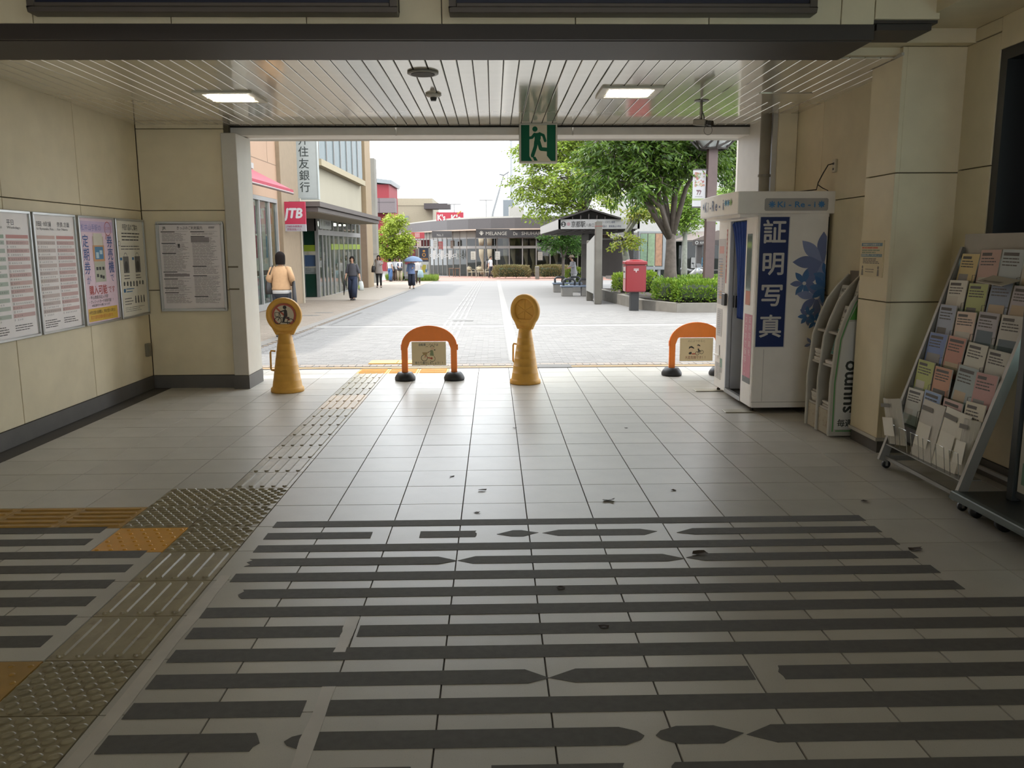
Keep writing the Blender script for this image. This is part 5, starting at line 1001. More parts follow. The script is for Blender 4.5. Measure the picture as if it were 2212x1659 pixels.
# notice boards before the cafes
def board(px0, px1, py0, py1, Y, lab, paint, base=None):
    p, q = at(px0, py0, Y), at(px1, py1, Y); z0 = gz_of(Y); t2 = thing('street_board', ((p.x + q.x) / 2, Y, z0), lab, 'sign board', 'sign boards in front of the cafes'); b = B(fr_m)
    for x in (p.x, q.x - .08): b.box(x, Y, z0, x + .08, Y + .12, p.z)
    b.box(p.x, Y, p.z - .06, q.x, Y + .12, p.z); b.box(p.x, Y, z0 + .1, q.x, Y + .12, z0 + .3); obj('board_frame', b, t2); b = B(white_p); b.box(p.x + .08, Y + .03, z0 + .3, q.x - .08, Y + .09, p.z - .06); obj('board_panel', b, t2); b = B(); b.T = FRONT(p.x + .08, Y + .028, z0 + .3); paint(b, q.x - p.x - .16, p.z - z0 - .36); obj('print', b, t2)
def tsu(b, w_, h_):
    b.use(P('#18233f')); b.rect(0, h_ * .52, w_, h_, .002); b.use(P('#d9952f')); b.ring(w_ / 2, h_ * .76, w_ * .13, w_ * .2, .004, 16); b.rect(w_ * .38, h_ * .86, w_ * .62, h_ * .93, .004); b.text('TSUTAYA', h_ * .1, w_ / 2, h_ * .58, .004, bold=.03, fit=w_ * .85)
    b.use(P('#c3b53a')); b.poly([(w_ * .25, h_ * .15), (w_ * .6, h_ * .12), (w_ * .72, h_ * .4), (w_ * .4, h_ * .42), (w_ * .2, h_ * .3)], .002); b.use(P('#5f86b0')); b.rect(w_ * .6, h_ * .15, w_ * .8, h_ * .25, .003); b.use(P('#8d8f8a')); b.rect(w_ * .82, h_ * .2, w_ * .92, h_ * .42, .003)
board(903, 929, 534, 590, 60, 'navy and white sign board with an orange emblem on the lawn', tsu)
def pink(b, w_, h_):
    b.use(P('#c9a9a0')); b.rect(0, h_ * .45, w_, h_, .002); b.use(P('#c4566a')); b.rect(w_ * .08, h_ * .55, w_ * .4, h_ * .63, .004); b.rect(w_ * .08, h_ * .42, w_ * .5, h_ * .5, .004); b.poly([(w_ * .6, h_ * .5), (w_, h_ * .5), (w_, h_), (w_ * .85, h_ * .95)], .003); b.use(P('#8f7a72')); b.lines(w_ * .1, h_ * .92, w_ * .7, h_ * .7, 6, h_ * .02, .004)
board(870, 901, 534, 592, 60.6, 'pale pink sign board behind the blue parasol', pink)
# ---------------------------------------------------------------- skyline
b = B(M('tower_white', '#dfe0e0', .8)); b.box(3.2, 150, -2, 42, 165, 42); t = obj('tower_block', b, label='plain white tower block rising behind the trees', cat='building'); b = B(P('#c6c8c9')); b.box(3.0, 149.9, -2, 3.2, 150.1, 42); obj('corner_edge', b, t)
b = B(P('#8f979c')); b.box(1.4, 120, 3, 2.9, 122, 8.2); t = obj('roof_tank', b, label='grey rooftop plant block left of the white tower', cat='building'); b = B(P('#75797c')); b.tube([(2, 121, 8.2), (2, 121, 10.5)], .05, 5); obj('mast', b, t)
t = thing('crane', (0, 200, -2), 'slim crane jib leaning against the white sky', 'crane'); A_, Bq = at(1065, 458, 200), at(1088, 378, 200); b = B(M('crane_grey', '#b3b5b6', .6)); b.tube([(A_.x - 2, 200, -2), A_, A_.lerp(Bq, .6)], [.35, .3, .26], 6); b.tube([A_.lerp(Bq, .6), Bq], [.2, .15], 6); obj('jib', b, t); b = B(M('crane_grey', '#b3b5b6')); b.tube([Bq + V((-1, 0, .2)), Bq, Bq + V((1.2, 0, .8))], .25, 5); b.tube([Bq + V((.9, 0, .6)), Bq + V((.9, 0, -2.5))], .1, 4); obj('crane_head', b, t)
for px, top, lab in ((1050, 432, 'thin twin armed lamp post nearest the crane'), (981, 441, 'thin twin armed lamp post above the red roof sign')):
    p = at(px, top, 120); t = thing('far_lamp_post', (p.x, 120, -1.6), lab, 'lamp post', 'lamp posts above the cafe roof'); b = B(mull); b.tube([(p.x, 120, -1.6), (p.x, 120, p.z)], .08, 6); obj('pole', b, t); b = B(mull); b.tube([(p.x - .95, 120, p.z), (p.x + .95, 120, p.z)], .09, 6); obj('lamp_arm', b, t)

# ================================================================ SHELTER, POSTS, MAILBOX ... ON THE RIGHT OF THE PLAZA
blackish = M('shelter_dark', '#423b37', .7, var=.08); fas = M('shelter_white', '#d5d3cf', .5)
t = thing('bus_shelter', (3.6, 34, -.3), 'dark timber shelter with white sign band and gable roof', 'shelter')
SX0, SX1, SY0, SY1 = 2.4, 5.4, 31, 43
b = B(fas); b.box(SX0, SY0, 2.28, SX1, SY0 + .08, 2.63); b.box(SX0, SY0, 2.28, SX0 + .08, SY1, 2.63); b.box(SX1 - .08, SY0, 2.28, SX1, SY1, 2.63); bd = obj('fascia', b, t)
b = B(blackish); b.box(SX0 + .08, SY0 + .08, 2.25, SX1 - .08, SY1, 2.3); obj('ceiling', b, t)
for k in range(9): b = B(blackish); x = SX0 + .2 + k * .32; b.box(x, SY0 + .1, 2.2, x + .1, SY1, 2.25); obj('rafter', b, t)
b = B(blackish)
gb = [(2.46, 2.62), (3.56, 2.96), (4.7, 2.62)]; b.prism(gb, SY0 + .3, SY0 + .36, ROT_XZ)
for (x0, z0), (x1, z1) in zip(gb, gb[1:]): b.add([(x0, SY0 - .1, z0), (x1, SY0 - .1, z1), (x1, SY1, z1), (x0, SY1, z0), (x0, SY0 - .1, z0 + .06), (x1, SY0 - .1, z1 + .06), (x1, SY1, z1 + .06), (x0, SY1, z0 + .06)], [(0, 1, 5, 4), (4, 5, 6, 7), (3, 2, 1, 0), (1, 2, 6, 5), (0, 4, 7, 3)])
obj('gable_roof', b, t)
for k in range(5): b = B(M('batten_grey', '#6e6660', .7)); x = 2.9 + k * .3; b.box(x, SY0 - .02, 2.63, x + .03, SY0 + .3, 2.72 + .05 * (2 - abs(k - 2))); obj('batten', b, t)
b = B(M('timber_grey', '#77706a', .8, var=.15, scale=5)); 
b.box(4.12, 39, -.42, 4.4, 39.3, 2.25); obj('post', b, t); b = B(blackish); b.box(4.42, 39.2, -.42, 4.75, 39.5, 2.25); obj('post', b, t); b = B(blackish); b.box(5.1, 32, -.35, 5.35, 32.25, 2.25); obj('post', b, t)
b = B(M('shelter_panel_brown', '#554c46', .7)); b.box(4.22, 33, .5, 5.3, 33.08, 1.9); obj('back_panel', b, t); b = B(fr_m); b.box(4.2, 32.98, 1.9, 5.32, 33.1, 1.96); b.box(4.25, 33.0, -.32, 4.33, 33.08, .5); obj('panel_rail', b, t)
b = B(P('#8d8983')); b.box(4.1, 38.9, 1.75, 4.42, 39, 2.2); obj('speaker_box', b, t)
b = B(P('#2b2928')); b.T = FRONT(SX0, SY0 - .003, 2.28); b.disc(.18, .175, .095, .003, 20); b.use(P('#e9e7e3')); b.text('2', .16, .18, .118, .006, bold=.03); b.use(P('#c9a0a4')); b.disc(.37, .18, .065, .003, 16); b.use(P('#2b2928')); b.text('京都駅', .24, .47, .085, .005, al='L', bold=.01, fit=.52); b.text('八条口', .14, 1.0, .085, .005, al='L', fit=.31)
b.line(1.33, .06, 1.45, .3, .012, .004); b.use(P('#3b4668')); b.text('松井ローズタウン循環', .09, 1.46, .21, .004, al='L', fit=.62); b.text('近鉄新田辺　東美濃山小学校', .09, 1.46, .06, .004, al='L', fit=.85); obj('lettering', b, bd)
# steel information posts
t = thing('information_post', (3.4, 28, -.24), 'pair of tall steel posts holding a white map panel', 'sign post'); stl = M('steel_post', '#9a958a', .35, .6, var=.12, scale=3)
zb = gz_of(27.3); p = at(1292, 600, 27.3); b = B(stl); b.box(p.x - .11, 27.2, zb, p.x + .11, 27.45, 2.44); obj('post', b, t, bevel=.01); b = B(P('#c0504c')); b.box(p.x - .112, 27.195, 2.28, p.x + .112, 27.455, 2.3); obj('red_band', b, t)
p2 = at(1274, 600, 29.6); zb2 = gz_of(29.6); b = B(stl); b.box(p2.x - .11, 29.5, zb2, p2.x + .11, 29.75, 1.85); obj('post', b, t, bevel=.01)
b = B(P('#cfcfca')); vs = [(p.x - .13, 27.4, .1), (p2.x - .13, 29.55, .1), (p2.x - .13, 29.55, 1.72), (p.x - .13, 27.4, 2.0)]; b.add(vs + [(x + .06, y, z) for x, y, z in vs], [(3, 2, 1, 0), (4, 5, 6, 7), (0, 1, 5, 4), (1, 2, 6, 5), (2, 3, 7, 6), (3, 0, 4, 7)]); obj('map_panel', b, t)
# mailbox
YM = 23.4; pm_ = at(1374, 600, YM); red = M('mailbox_red', '#9d0a18', .35, var=.03); x0, x1 = pm_.x - .29, pm_.x + .29; zt, zl = at(1374, 572, YM).z, at(1374, 631, YM).z
t = thing('mailbox', (pm_.x, YM, gz_of(YM)), 'red post box on a black pillar beside the planter', 'mailbox'); b = B(red); b.box(x0, YM, zl, x1, YM + .52, zt); obj('box_body', b, t, bevel=.025, seg=2)
b = B(red); b.box(x0 - .02, YM - .03, zt, x1 + .02, YM + .55, zt + .1); b.loft([(pm_.x, YM + .26, zt + .1, .3, .28), (pm_.x, YM + .26, zt + .14, .2, .18)], 16); obj('box_lid', b, t, bevel=.02)
b = B(M('pillar_black', '#1f1e1e', .5)); b.box(pm_.x - .12, YM + .16, gz_of(YM) - .02, pm_.x + .12, YM + .4, zl); obj('pillar', b, t)
b = B(P('#ded6d2')); b.T = FRONT(pm_.x, YM - .001, zt - .16); b.rect(-.07, .04, .07, .055, .002); b.rect(-.07, .0, .07, .025, .002); b.rect(-.014, -.05, .014, .0, .002); obj('postal_mark', b, t)
b = B(P('#c9c2be')); b.T = WEST(x0 - .001, YM + .46, 0); b.box(.04, zl + .38, -.004, .4, zt - .06, .004); b.use(P('#d59a9c')); b.box(.04, zl + .02, -.004, .4, zl + .36, .004); b.use(M('slot_dark', '#2b241f')); b.box(.08, zt - .22, 0, .36, zt - .18, .006); obj('slot_plate', b, t)
# planter walls
conc = M('planter_concrete', '#9c968b', .85, var=.12, scale=4)
t = thing('planter_wall', (5.3, 23, -.2), 'weathered concrete planter wall round the hedge', 'planter')
def wallseg(a, c, h, n):
    a, c = V(a), V(c); d = (c - a) / n; q = V((-d.y, d.x, 0)).normalized() * .2
    for i in range(n):
        p, r = a + d * i, a + d * (i + 1) - d.normalized() * .012; b = B(conc); zb = gz_of(p.y) - .05; b.add([p + V((0, 0, zb)), r + V((0, 0, zb)), r + q + V((0, 0, zb)), p + q + V((0, 0, zb)), p + V((0, 0, h)), r + V((0, 0, h)), r + q + V((0, 0, h)), p + q + V((0, 0, h))], [(3, 2, 1, 0), (4, 5, 6, 7), (0, 1, 5, 4), (1, 2, 6, 5), (2, 3, 7, 6), (3, 0, 4, 7)]); obj('wall_block', b, t)
wallseg((3.86, 30.5, 0), (4.25, 24.2, 0), .1, 5); wallseg((4.25, 24.2, 0), (5.0, 22.6, 0), .1, 1); wallseg((5.0, 22.6, 0), (9.5, 22.6, 0), .1, 4)
b = B(M('planter_soil', '#4e4033', .9)); b.add([(4.0, 30.5, .02), (4.4, 24.3, .04), (5.1, 22.75, .04), (9.5, 22.75, .04), (9.5, 33, .0), (4, 33, .0)], [tuple(range(6))]); obj('soil', b, t)
# lamp post with banner
lp = M('lamp_brown', '#6a534e', .6, var=.12, scale=5, wear=('#c9bdb6', 6, .72, .7)); YL = 24.2; pl_ = at(1531, 560, YL); X_ = pl_.x
t = thing('plaza_lamp_post', (X_, YL, gz_of(YL)), 'square brown lamp post with lantern and hanging banner', 'lamp post'); b = B(lp); b.box(X_ - .13, YL - .13, gz_of(YL), X_ + .13, YL + .13, 5.35); obj('post', b, t)
zl_ = at(1540, 322, YL).z; lf_ = M('lantern_frame', '#4b4440', .5); cx_ = at(1541, 300, YL).x
b = B(lf_)
hx = lambda r, z: [V((cx_ + r * math.cos(pi / 6 + pi * k / 3), YL + r * math.sin(pi / 6 + pi * k / 3), z)) for k in range(6)]
lo, mi, hi = hx(.38, zl_), hx(.72, zl_ + .32), hx(.5, zl_ + .75)
for k in range(6):
    k2 = (k + 1) % 6
    for a, c in ((lo[k], lo[k2]), (lo[k], mi[k]), (mi[k], hi[k]), (hi[k], hi[k2]), (lo[k], mi[k2])): b.tube([a, c], .03, 5)
obj('lantern_frame', b, t); b = B(M('lantern_glass', '#dfe3df', .5)); b.loft([(cx_, YL, zl_ + .02, .34, .34), (cx_, YL, zl_ + .32, .62, .62), (cx_, YL, zl_ + .75, .45, .45)], 6); obj('lantern_glass', b, t)
bx0, bx1 = at(1496, 400, YL).x, at(1524, 400, YL).x; bz0, bz1 = at(1500, 446, YL).z, at(1500, 368, YL).z
b = B(P('#d8d6d6')); b.box(bx0, YL - .02, bz0, bx1, YL, bz1); bn = obj('banner', b, t); b = B(P('#c98f7c')); b.T = FRONT(bx0, YL - .022, bz0); W2, H2 = bx1 - bx0, bz1 - bz0
for k in range(40): b.use(P(R.choice(['#c98f7c', '#b86a62', '#d9b59a', '#8f9a6a', '#e0d2c6']))); b.disc(R.uniform(.05, W2 - .05), H2 * R.uniform(.56, .95), R.uniform(.015, .04), .001 + k * .0001, 8)
b.use(P('#6e2f3c')); b.text('77', .17, W2 / 2, H2 * .32, .006, bold=.02, fit=.13); b.line(W2 * .28, H2 * .45, W2 * .62, H2 * .45, .015, .006); b.use(P('#9fb16a')); b.rect(0, H2 * .17, W2, H2 * .22, .006); b.use(P('#8f8c8c')); b.lines(W2 * .2, H2 * .27, W2 * .8, H2 * .25, 1, .012, .006); obj('print', b, bn)
b = B(lf_); b.box(bx0, YL - .02, bz1, X_, YL + .02, bz1 + .04); b.box(bx0, YL - .02, bz0 - .04, X_, YL + .02, bz0); obj('banner_arm', b, t)
# map board
YB_ = 33.0; a_, c_ = at(1383, 503, YB_), at(1432, 576, YB_); t = thing('map_board', ((a_.x + c_.x) / 2, YB_, gz_of(YB_)), 'grey framed map board with two green and one orange panel', 'map board')
Tm = frame((a_.x, YB_, c_.z), (1, .12, 0), (0, 0, 1)); W2, H2 = c_.x - a_.x, a_.z - c_.z; b = B(M('map_frame', '#a9adae', .4, .3)); b.T = Tm; b.box(-.05, -.12, -.2, W2 + .12, 0, .02); b.box(-.05, H2, -.2, W2 + .12, H2 + .06, .02); b.box(W2 + .0, 0, -.2, W2 + .12, H2, .02); b.box(-.05, 0, -.2, 0, H2, .02); obj('board_frame', b, t)
for k, col in enumerate(('#8fb08c', '#9fbb8f', '#d09a72')): b = B(M('map_' + str(k), col, .5, var=.18, scale=9)); b.T = Tm; b.box(W2 * k / 3 + .02, .03, -.08, W2 * (k + 1) / 3 - .02, H2 - .03, 0); obj('map_panel', b, t)
for x in (.1, W2 - .1): b = B(M('map_frame', '#a9adae')); b.T = Tm; b.box(x - .05, gz_of(YB_) - c_.z, -.15, x + .05, -.12, -.05); obj('leg', b, t)
# benches
def bench(px, py, Y, lab):
    p = at(px, py, Y); z0 = gz_of(Y); t2 = thing('stone_bench', (p.x, Y, z0), lab, 'bench', 'benches by the shelter'); bc = M('bench_concrete', '#a5a19a', .8, var=.08)
    for dx in (-.42, .38): b = B(bc); b.box(p.x + dx - .22, Y - .25, z0, p.x + dx + .22, Y + .25, z0 + .36); obj('bench_block', b, t2, bevel=.015)
    b = B(M('bench_seat', '#8c9bb0', .5)); b.box(p.x - .68, Y - .28, z0 + .36, p.x + .64, Y + .28, z0 + .43); obj('seat', b, t2, bevel=.015)
    for dx in (-.35, .3):
        b = B(M('bench_arm', '#3d4046', .5)); b.smooth = True; b.tube([(p.x + dx - .22, Y - .2, z0 + .4), (p.x + dx - .24, Y - .2, z0 + .6), (p.x + dx - .15, Y - .2, z0 + .68), (p.x + dx + .15, Y - .2, z0 + .68), (p.x + dx + .24, Y - .2, z0 + .6), (p.x + dx + .22, Y - .2, z0 + .4)], .045, 8); obj('arm_loop', b, t2)
bench(1247, 620, 33.5, 'blue grey bench on concrete blocks nearest the steel posts'); bench(1226, 610, 37.5, 'blue grey bench on concrete blocks beside the man in the hat')
# shop, second shelter and motorbike further right
t = thing('glass_shop', (13, 60, -.7), 'glazed shop with white upper wall behind the motorbike', 'building'); b = B(M('right_white', '#dcdad4', .8)); b.box(8.5, 60.6, 2.6, 30, 75, 7.2); obj('upper_wall', b, t)
b = B(M('right_fascia', '#8c8880', .7)); b.box(8.5, 59.5, 1.95, 30, 61, 2.6); obj('fascia', b, t); b = B(dark_in); b.box(8.5, 63, -.8, 30, 63.2, 2.0); b.box(8.5, 60.2, -.8, 8.7, 63, 2); obj('interior', b, t)
for k in range(14): x = 8.6 + k * 1.0; b = B(white_p); b.box(x - .05, 60.2, -.75, x + .05, 60.32, 1.95); obj('mullion', b, t); b = B(glas); b.box(x + .05, 60.25, -.75, x + .95, 60.26, 1.95); obj('pane', b, t)
for px, col in ((1510, '#4f9ec4'), (1438, '#c0517e'), (1500, '#d6d6d2')): p = at(px, 570, 60.1); b = B(P(col)); b.box(p.x - .25, 60.1, p.z - .3, p.x + .25, 60.12, p.z + .45); obj('poster', b, t)
t = thing('far_shelter', (14, 52, -.6), 'brown waiting shelter with a black sign behind the lamp post', 'shelter'); p = at(1503, 508, 52); q = at(1560, 500, 52); b = B(M('far_shelter_roof', '#7d6f66', .7)); b.prism([(p.x - .2, 2.0), (p.x + 1.4, 2.6), (p.x + 3.2, 2.0)], 52, 58, ROT_XZ); obj('roof', b, t)
b = B(blackish); b.box(p.x - .2, 51.9, 1.68, p.x + 3.2, 52, 2.0); sg = obj('sign_band', b, t); b = B(P('#e3e1dc')); b.T = FRONT(p.x - .1, 51.89, 1.72); b.ring(.15, .12, .07, .1, .002, 14); b.text('松井山手駅前', .16, .75, .06, .002, fit=.8); obj('lettering', b, sg)
for x in (p.x + .3, p.x + 2.4, p.x + 3.0): b = B(blackish); b.box(x - .15, 52.1, -.65, x + .15, 52.4, 1.7); obj('post', b, t)
b = B(M('railing_grey', '#6d6a66', .6)); z0 = gz_of(48); x = at(1540, 570, 48).x
for k in range(5): b.tube([(x + k * .5, 48, z0), (x + k * .5, 48, z0 + .8)], .03, 6)
b.tube([(x, 48, z0 + .8), (x + 2, 48, z0 + .8)], .03, 6); b.tube([(x, 48, z0 + .4), (x + 2, 48, z0 + .4)], .02, 6); obj('railing', b, label='low grey pipe railing behind the lamp post', cat='railing')
YK = 44; p = at(1496, 570, YK); z0 = gz_of(YK); t = thing('motorbike', (p.x, YK, z0), 'white and black motorbike parked before the glass shop', 'motorbike', rz=.45); wb = M('bike_white', '#c9c9c7', .3); kb = M('bike_black', '#1d1d1f', .4)
for y, nm in ((-.62, 'wheel'), (.62, 'wheel')): b = B(kb); b.smooth = True; n = 20; b.tube([(0, y + .25 * math.cos(2 * pi * i / n), .3 + .25 * math.sin(2 * pi * i / n)) for i in range(n + 1)], .055, 8, caps=False); b.lathe([(.08, -.06), (.08, .06)], 10, T=frame((0, y, .3), (0, 1, 0), (0, 0, 1))); obj(nm, b, t, local=True)
b = B(wb); b.smooth = True; b.tube([(0, -.72, .82), (0, -.5, .8), (0, -.2, .68), (0, .1, .62)], [.1, .22, .2, .14], 10); obj('fairing', b, t, local=True); b = B(kb); b.smooth = True; b.tube([(0, -.15, .78), (0, .3, .76), (0, .75, .86), (0, .95, .92)], [.12, .16, .14, .06], 10); obj('seat', b, t, local=True)
b = B(kb); b.smooth = True; b.tube([(0, -.3, .45), (0, .25, .42)], [.2, .2], 10); b.tube([(.0, .2, .35), (0, .62, .3)], .06, 6); b.tube([(.12, .1, .3), (.16, .7, .4)], .07, 8); obj('engine', b, t, local=True)
b = B(mull); b.tube([(.07, -.62, .3), (.08, -.45, .9)], .03, 6); b.tube([(-.07, -.62, .3), (-.08, -.45, .9)], .03, 6); b.tube([(-.36, -.4, 1.0), (0, -.48, .98), (.36, -.4, 1.0)], .022, 6); obj('fork', b, t, local=True)
b = B(glass_mat('windscreen', '#b9c2c6', .05)); b.add([(-.2, -.7, .9), (.2, -.7, .9), (.14, -.45, 1.22), (-.14, -.45, 1.22)], [(0, 1, 2, 3)]); obj('windscreen', b, t, local=True); b = B(kb); b.tube([(-.25, -.45, 1.0), (-.34, -.46, 1.2)], .012, 5); b.tube([(.25, -.45, 1.0), (.34, -.46, 1.2)], .012, 5); b.ball((-.35, -.46, 1.24), (.09, .03, .05), 8, 6); b.ball((.35, -.46, 1.24), (.09, .03, .05), 8, 6); obj('mirrors', b, t, local=True); b = B(P('#e6e4da')); b.ball((0, -.78, .86), (.09, .04, .06), 10, 6); obj('headlight', b, t, local=True)
b = B(M('outer_white', '#d6cec2', .6)); b.box(4.13, 13.6, -.1, 5.6, 14.4, 7); t = obj('outer_column', b, label='cream outer column of the station at the edge of the opening', cat='column'); b = B(M('column_seam', '#a39b90')); b.box(4.125, 13.595, -.1, 4.16, 13.6, 7); b.box(4.21, 13.592, -.1, 4.225, 13.6, 7); obj('seam', b, t)
b = B(stl); p = gp(1150, 598.5); b.box(p.x - .15, 62, gz_of(62), p.x + .15, 62.3, gz_of(62) + .95); t = obj('bollard', b, bevel=.03, label='steel bollard between the two cafe hedges', cat='bollard'); b = B(P('#77746f')); b.box(p.x - .155, 61.995, gz_of(62) + .8, p.x + .155, 62.305, gz_of(62) + .84); obj('bollard_band', b, t)
# ================================================================ TREES, HEDGES, GRASS
rng = np.random.default_rng(5); LK[0] = .57
def leaf_cloud(name, cent, dirs, L_, W_, mat, parent, droop=.35, kind='stuff', label=None):
    """Each leaf a folded blade of four points; cent (n,3), dirs (n,3)."""
    n = len(cent); d = dirs + rng.normal(0, .35, (n, 3)); d[:, 2] -= droop; d /= np.linalg.norm(d, axis=1)[:, None]
    r = rng.normal(0, 1, (n, 3)); s = np.cross(d, r); s /= np.linalg.norm(s, axis=1)[:, None] + 1e-9
    nn = np.cross(d, s); k = L_ * rng.uniform(.7, 1.25, n)[:, None]; wv = W_ * rng.uniform(.8, 1.2, n)[:, None]
    v = np.empty((n, 4, 3)); v[:, 0] = cent; v[:, 1] = cent + d * k * .45 + s * wv * .5 + nn * wv * .12; v[:, 2] = cent + d * k + nn * k * -.08; v[:, 3] = cent + d * k * .45 - s * wv * .5 + nn * wv * .12
    sh = np.array(WL[parent]) if parent is not None else np.zeros(3); v = (v - sh).reshape(-1, 3).astype(np.float32)
    me = bpy.data.meshes.new(name); me.vertices.add(n * 4); me.vertices.foreach_set('co', v.ravel()); me.loops.add(n * 4); me.loops.foreach_set('vertex_index', np.arange(n * 4, dtype=np.int32)); me.polygons.add(n)
    me.polygons.foreach_set('loop_start', np.arange(0, n * 4, 4, dtype=np.int32)); me.polygons.foreach_set('loop_total', np.full(n, 4, dtype=np.int32)); me.update(calc_edges=True); me.materials.append(mat)
    o = bpy.data.objects.new(name, me); COL.objects.link(o)
    if parent is not None: o.parent = parent; WL[o] = WL[parent]
    return tag(o, label, None, None, kind)
def tree(name, label, base, trunk, tr, blobs, nclu, nl, L_, W_, c1, c2, bark='#6d6258', spread=.35, droop=.4, cat='tree', group=None, tw=.012):
    """trunk = points from the foot to the fork; blobs = (centre, radii) that the crown fills with sprays hung from twigs."""
    t = thing(name, base, label, cat, group); bm_t = M('bark_' + bark[1:], bark, .85, var=.2, scale=9, bump=.4, bscale=40, wear=('#8d8a7c', 10, .6, .5))
    b = B(bm_t); b.smooth = True; k = len(trunk); b.tube(trunk, [tr * (1.25 if i == 0 else 1 - .35 * i / (k - 1)) for i in range(k)], 14); obj('trunk', b, t)
    fork = V(trunk[-1]); vol = np.array([r[0] * r[1] * r[2] for c, r in blobs]); vol = vol / vol.sum(); C_, D_ = [], []; bb = B(bm_t); bb.smooth = True; tw_ = B(bm_t)
    for (c, r), f in zip(blobs, vol):
        c = V(c); mid = fork.lerp(c, .5) + V((R.uniform(-.2, .2), R.uniform(-.2, .2), .15)) * tr * 3; bb.tube([fork - V((0, 0, tr)), mid, c, c + V((R.uniform(-.3, .3) * r[0], 0, r[2] * .5))], [tr * .46, tr * .3, tr * .17, tr * .05], 8)
        for _ in range(4):
            e = c + V((R.uniform(-.8, .8) * r[0], R.uniform(-.8, .8) * r[1], R.uniform(-.4, .7) * r[2])); bb.tube([mid.lerp(c, R.random()), mid.lerp(e, .6) + V((0, 0, .1)), e], [tr * .2, tr * .12, tr * .03], 6)
        m = max(3, int(nclu * f)); u = rng.normal(0, 1, (m, 3)); u /= np.linalg.norm(u, axis=1)[:, None]; q = rng.uniform(.25, 1, m) ** .45; pos = np.array(c) + u * q[:, None] * np.array(r)
        for p, uu in zip(pos, u):
            out = uu * np.array([1, 1, .45]) + np.array([0, 0, -.15]); out /= np.linalg.norm(out); e = p + out * spread * 1.4; tw_.tube([tuple(p - out * spread * .8), tuple(p + out * spread * .3 + np.array([0, 0, .05])), tuple(e - np.array([0, 0, spread * .3]))], [tw, tw * .7, tw * .2], 4, caps=False)
            s = rng.uniform(-.5, 1.2, nl)[:, None]; side = np.cross(out, [0, 0, 1.]); cc = p + out * spread * s + rng.normal(0, .16 * spread / .35, (nl, 3)) * np.array([1, 1, .45]) - np.array([0, 0, spread * .25]) * np.clip(s, 0, 2) ** 2
            C_.append(cc); D_.append(out * .6 + side * rng.choice([-1, 1], nl)[:, None] * .9)
    obj('branches', bb, t); obj('twigs', tw_, t, kind='stuff')
    leaf_cloud('foliage', np.concatenate(C_), np.concatenate(D_), L_, W_, leaf_mat('leaf_' + c1[1:] + c2[1:], c1, c2), t, droop); return t
def px_blob(px, py, Y, rx, ry, rz): return (tuple(at(px, py, Y)), (rx, ry, rz))
Yt = 26.0; f0 = at(1449, 600, Yt); fk = at(1450, 505, Yt)
tree('zelkova_tree', 'large dark green tree with leaning fork behind the hedge', (f0.x, Yt, .1), [(f0.x, Yt, .0), (f0.x - .02, Yt, .9), (f0.x - .02, Yt, 1.4), (fk.x, Yt, fk.z)], .22,
     [px_blob(1320, 382, 25.6, .9, 1.1, .42), px_blob(1385, 405, 25.2, .7, 1.0, .34), px_blob(1400, 345, 25.6, 1.2, 1.2, .6), px_blob(1490, 345, 25.4, .85, 1.0, .5), px_blob(1330, 320, 25.8, 1.0, 1.2, .6), px_blob(1450, 300, 25.8, 1.2, 1.2, .7), px_blob(1530, 320, 25.6, .6, .8, .5), px_blob(1400, 230, 26.2, 1.9, 1.8, 1.0)],
     560, 40, .2, .062, '#36541d', '#6a8a2b', spread=.32, droop=.55)
Yt = 46; f0 = at(1288, 600, Yt); fk = at(1262, 452, Yt)
tree('bright_tree', 'tall light green tree rising behind the shelter', (f0.x, Yt, gz_of(Yt)), [(f0.x, Yt, gz_of(Yt)), (f0.x - .1, Yt, 1.5), (fk.x, Yt, fk.z)], .22,
     [px_blob(1150, 330, 45, 1.1, 1.4, .75), px_blob(1140, 400, 46, 1.0, 1.4, .6), px_blob(1210, 380, 45, 1.5, 1.6, .9), px_blob(1265, 320, 46, 1.8, 1.8, 1.1), px_blob(1200, 300, 46, 1.4, 1.6, .8), px_blob(1185, 440, 45.5, 1.3, 1.4, .6), px_blob(1270, 420, 45, 1.5, 1.5, .9), px_blob(1320, 360, 46, 1.3, 1.5, 1.0), px_blob(1240, 250, 47, 2.4, 2, 1.2), px_blob(1220, 478, 46, .9, 1, .45)],
     560, 44, .2, .085, '#7a9a30', '#b4c74e', spread=.42, droop=.2)
Yt = 47; f0 = at(1216, 600, Yt)
tree('small_green_tree', 'small deep green tree under the left end of the shelter', (f0.x, Yt, gz_of(Yt)), [(f0.x, Yt, gz_of(Yt)), (f0.x + .02, Yt, .3), (f0.x, Yt, 1.0)], .1, [px_blob(1205, 520, Yt, .8, .8, .55), px_blob(1235, 520, Yt, .7, .8, .5)], 90, 40, .16, .07, '#3f6d2c', '#6d9a3c', spread=.28, droop=.25)
Yt = 29.5; f0 = at(1352, 600, Yt); fk = at(1345, 508, Yt)
tree('mottled_tree', 'slender tree with mottled grey trunk beside the brown panel', (f0.x, Yt, .08), [(f0.x, Yt, .0), (f0.x, Yt, 1.2), (fk.x, Yt, fk.z)], .15, [px_blob(1375, 455, Yt, .4, .5, .14), px_blob(1395, 462, 29, .4, .5, .12), px_blob(1366, 522, 29.2, .22, .3, .26), px_blob(1334, 520, 29, .13, .2, .16), px_blob(1415, 450, 29.8, .45, .5, .16)], 85, 34, .12, .06, '#86a53a', '#b9b84c', bark='#8a8a7e', spread=.2, droop=.25)
Yt = 38; f0 = at(1478, 590, Yt); fk = at(1480, 500, Yt)
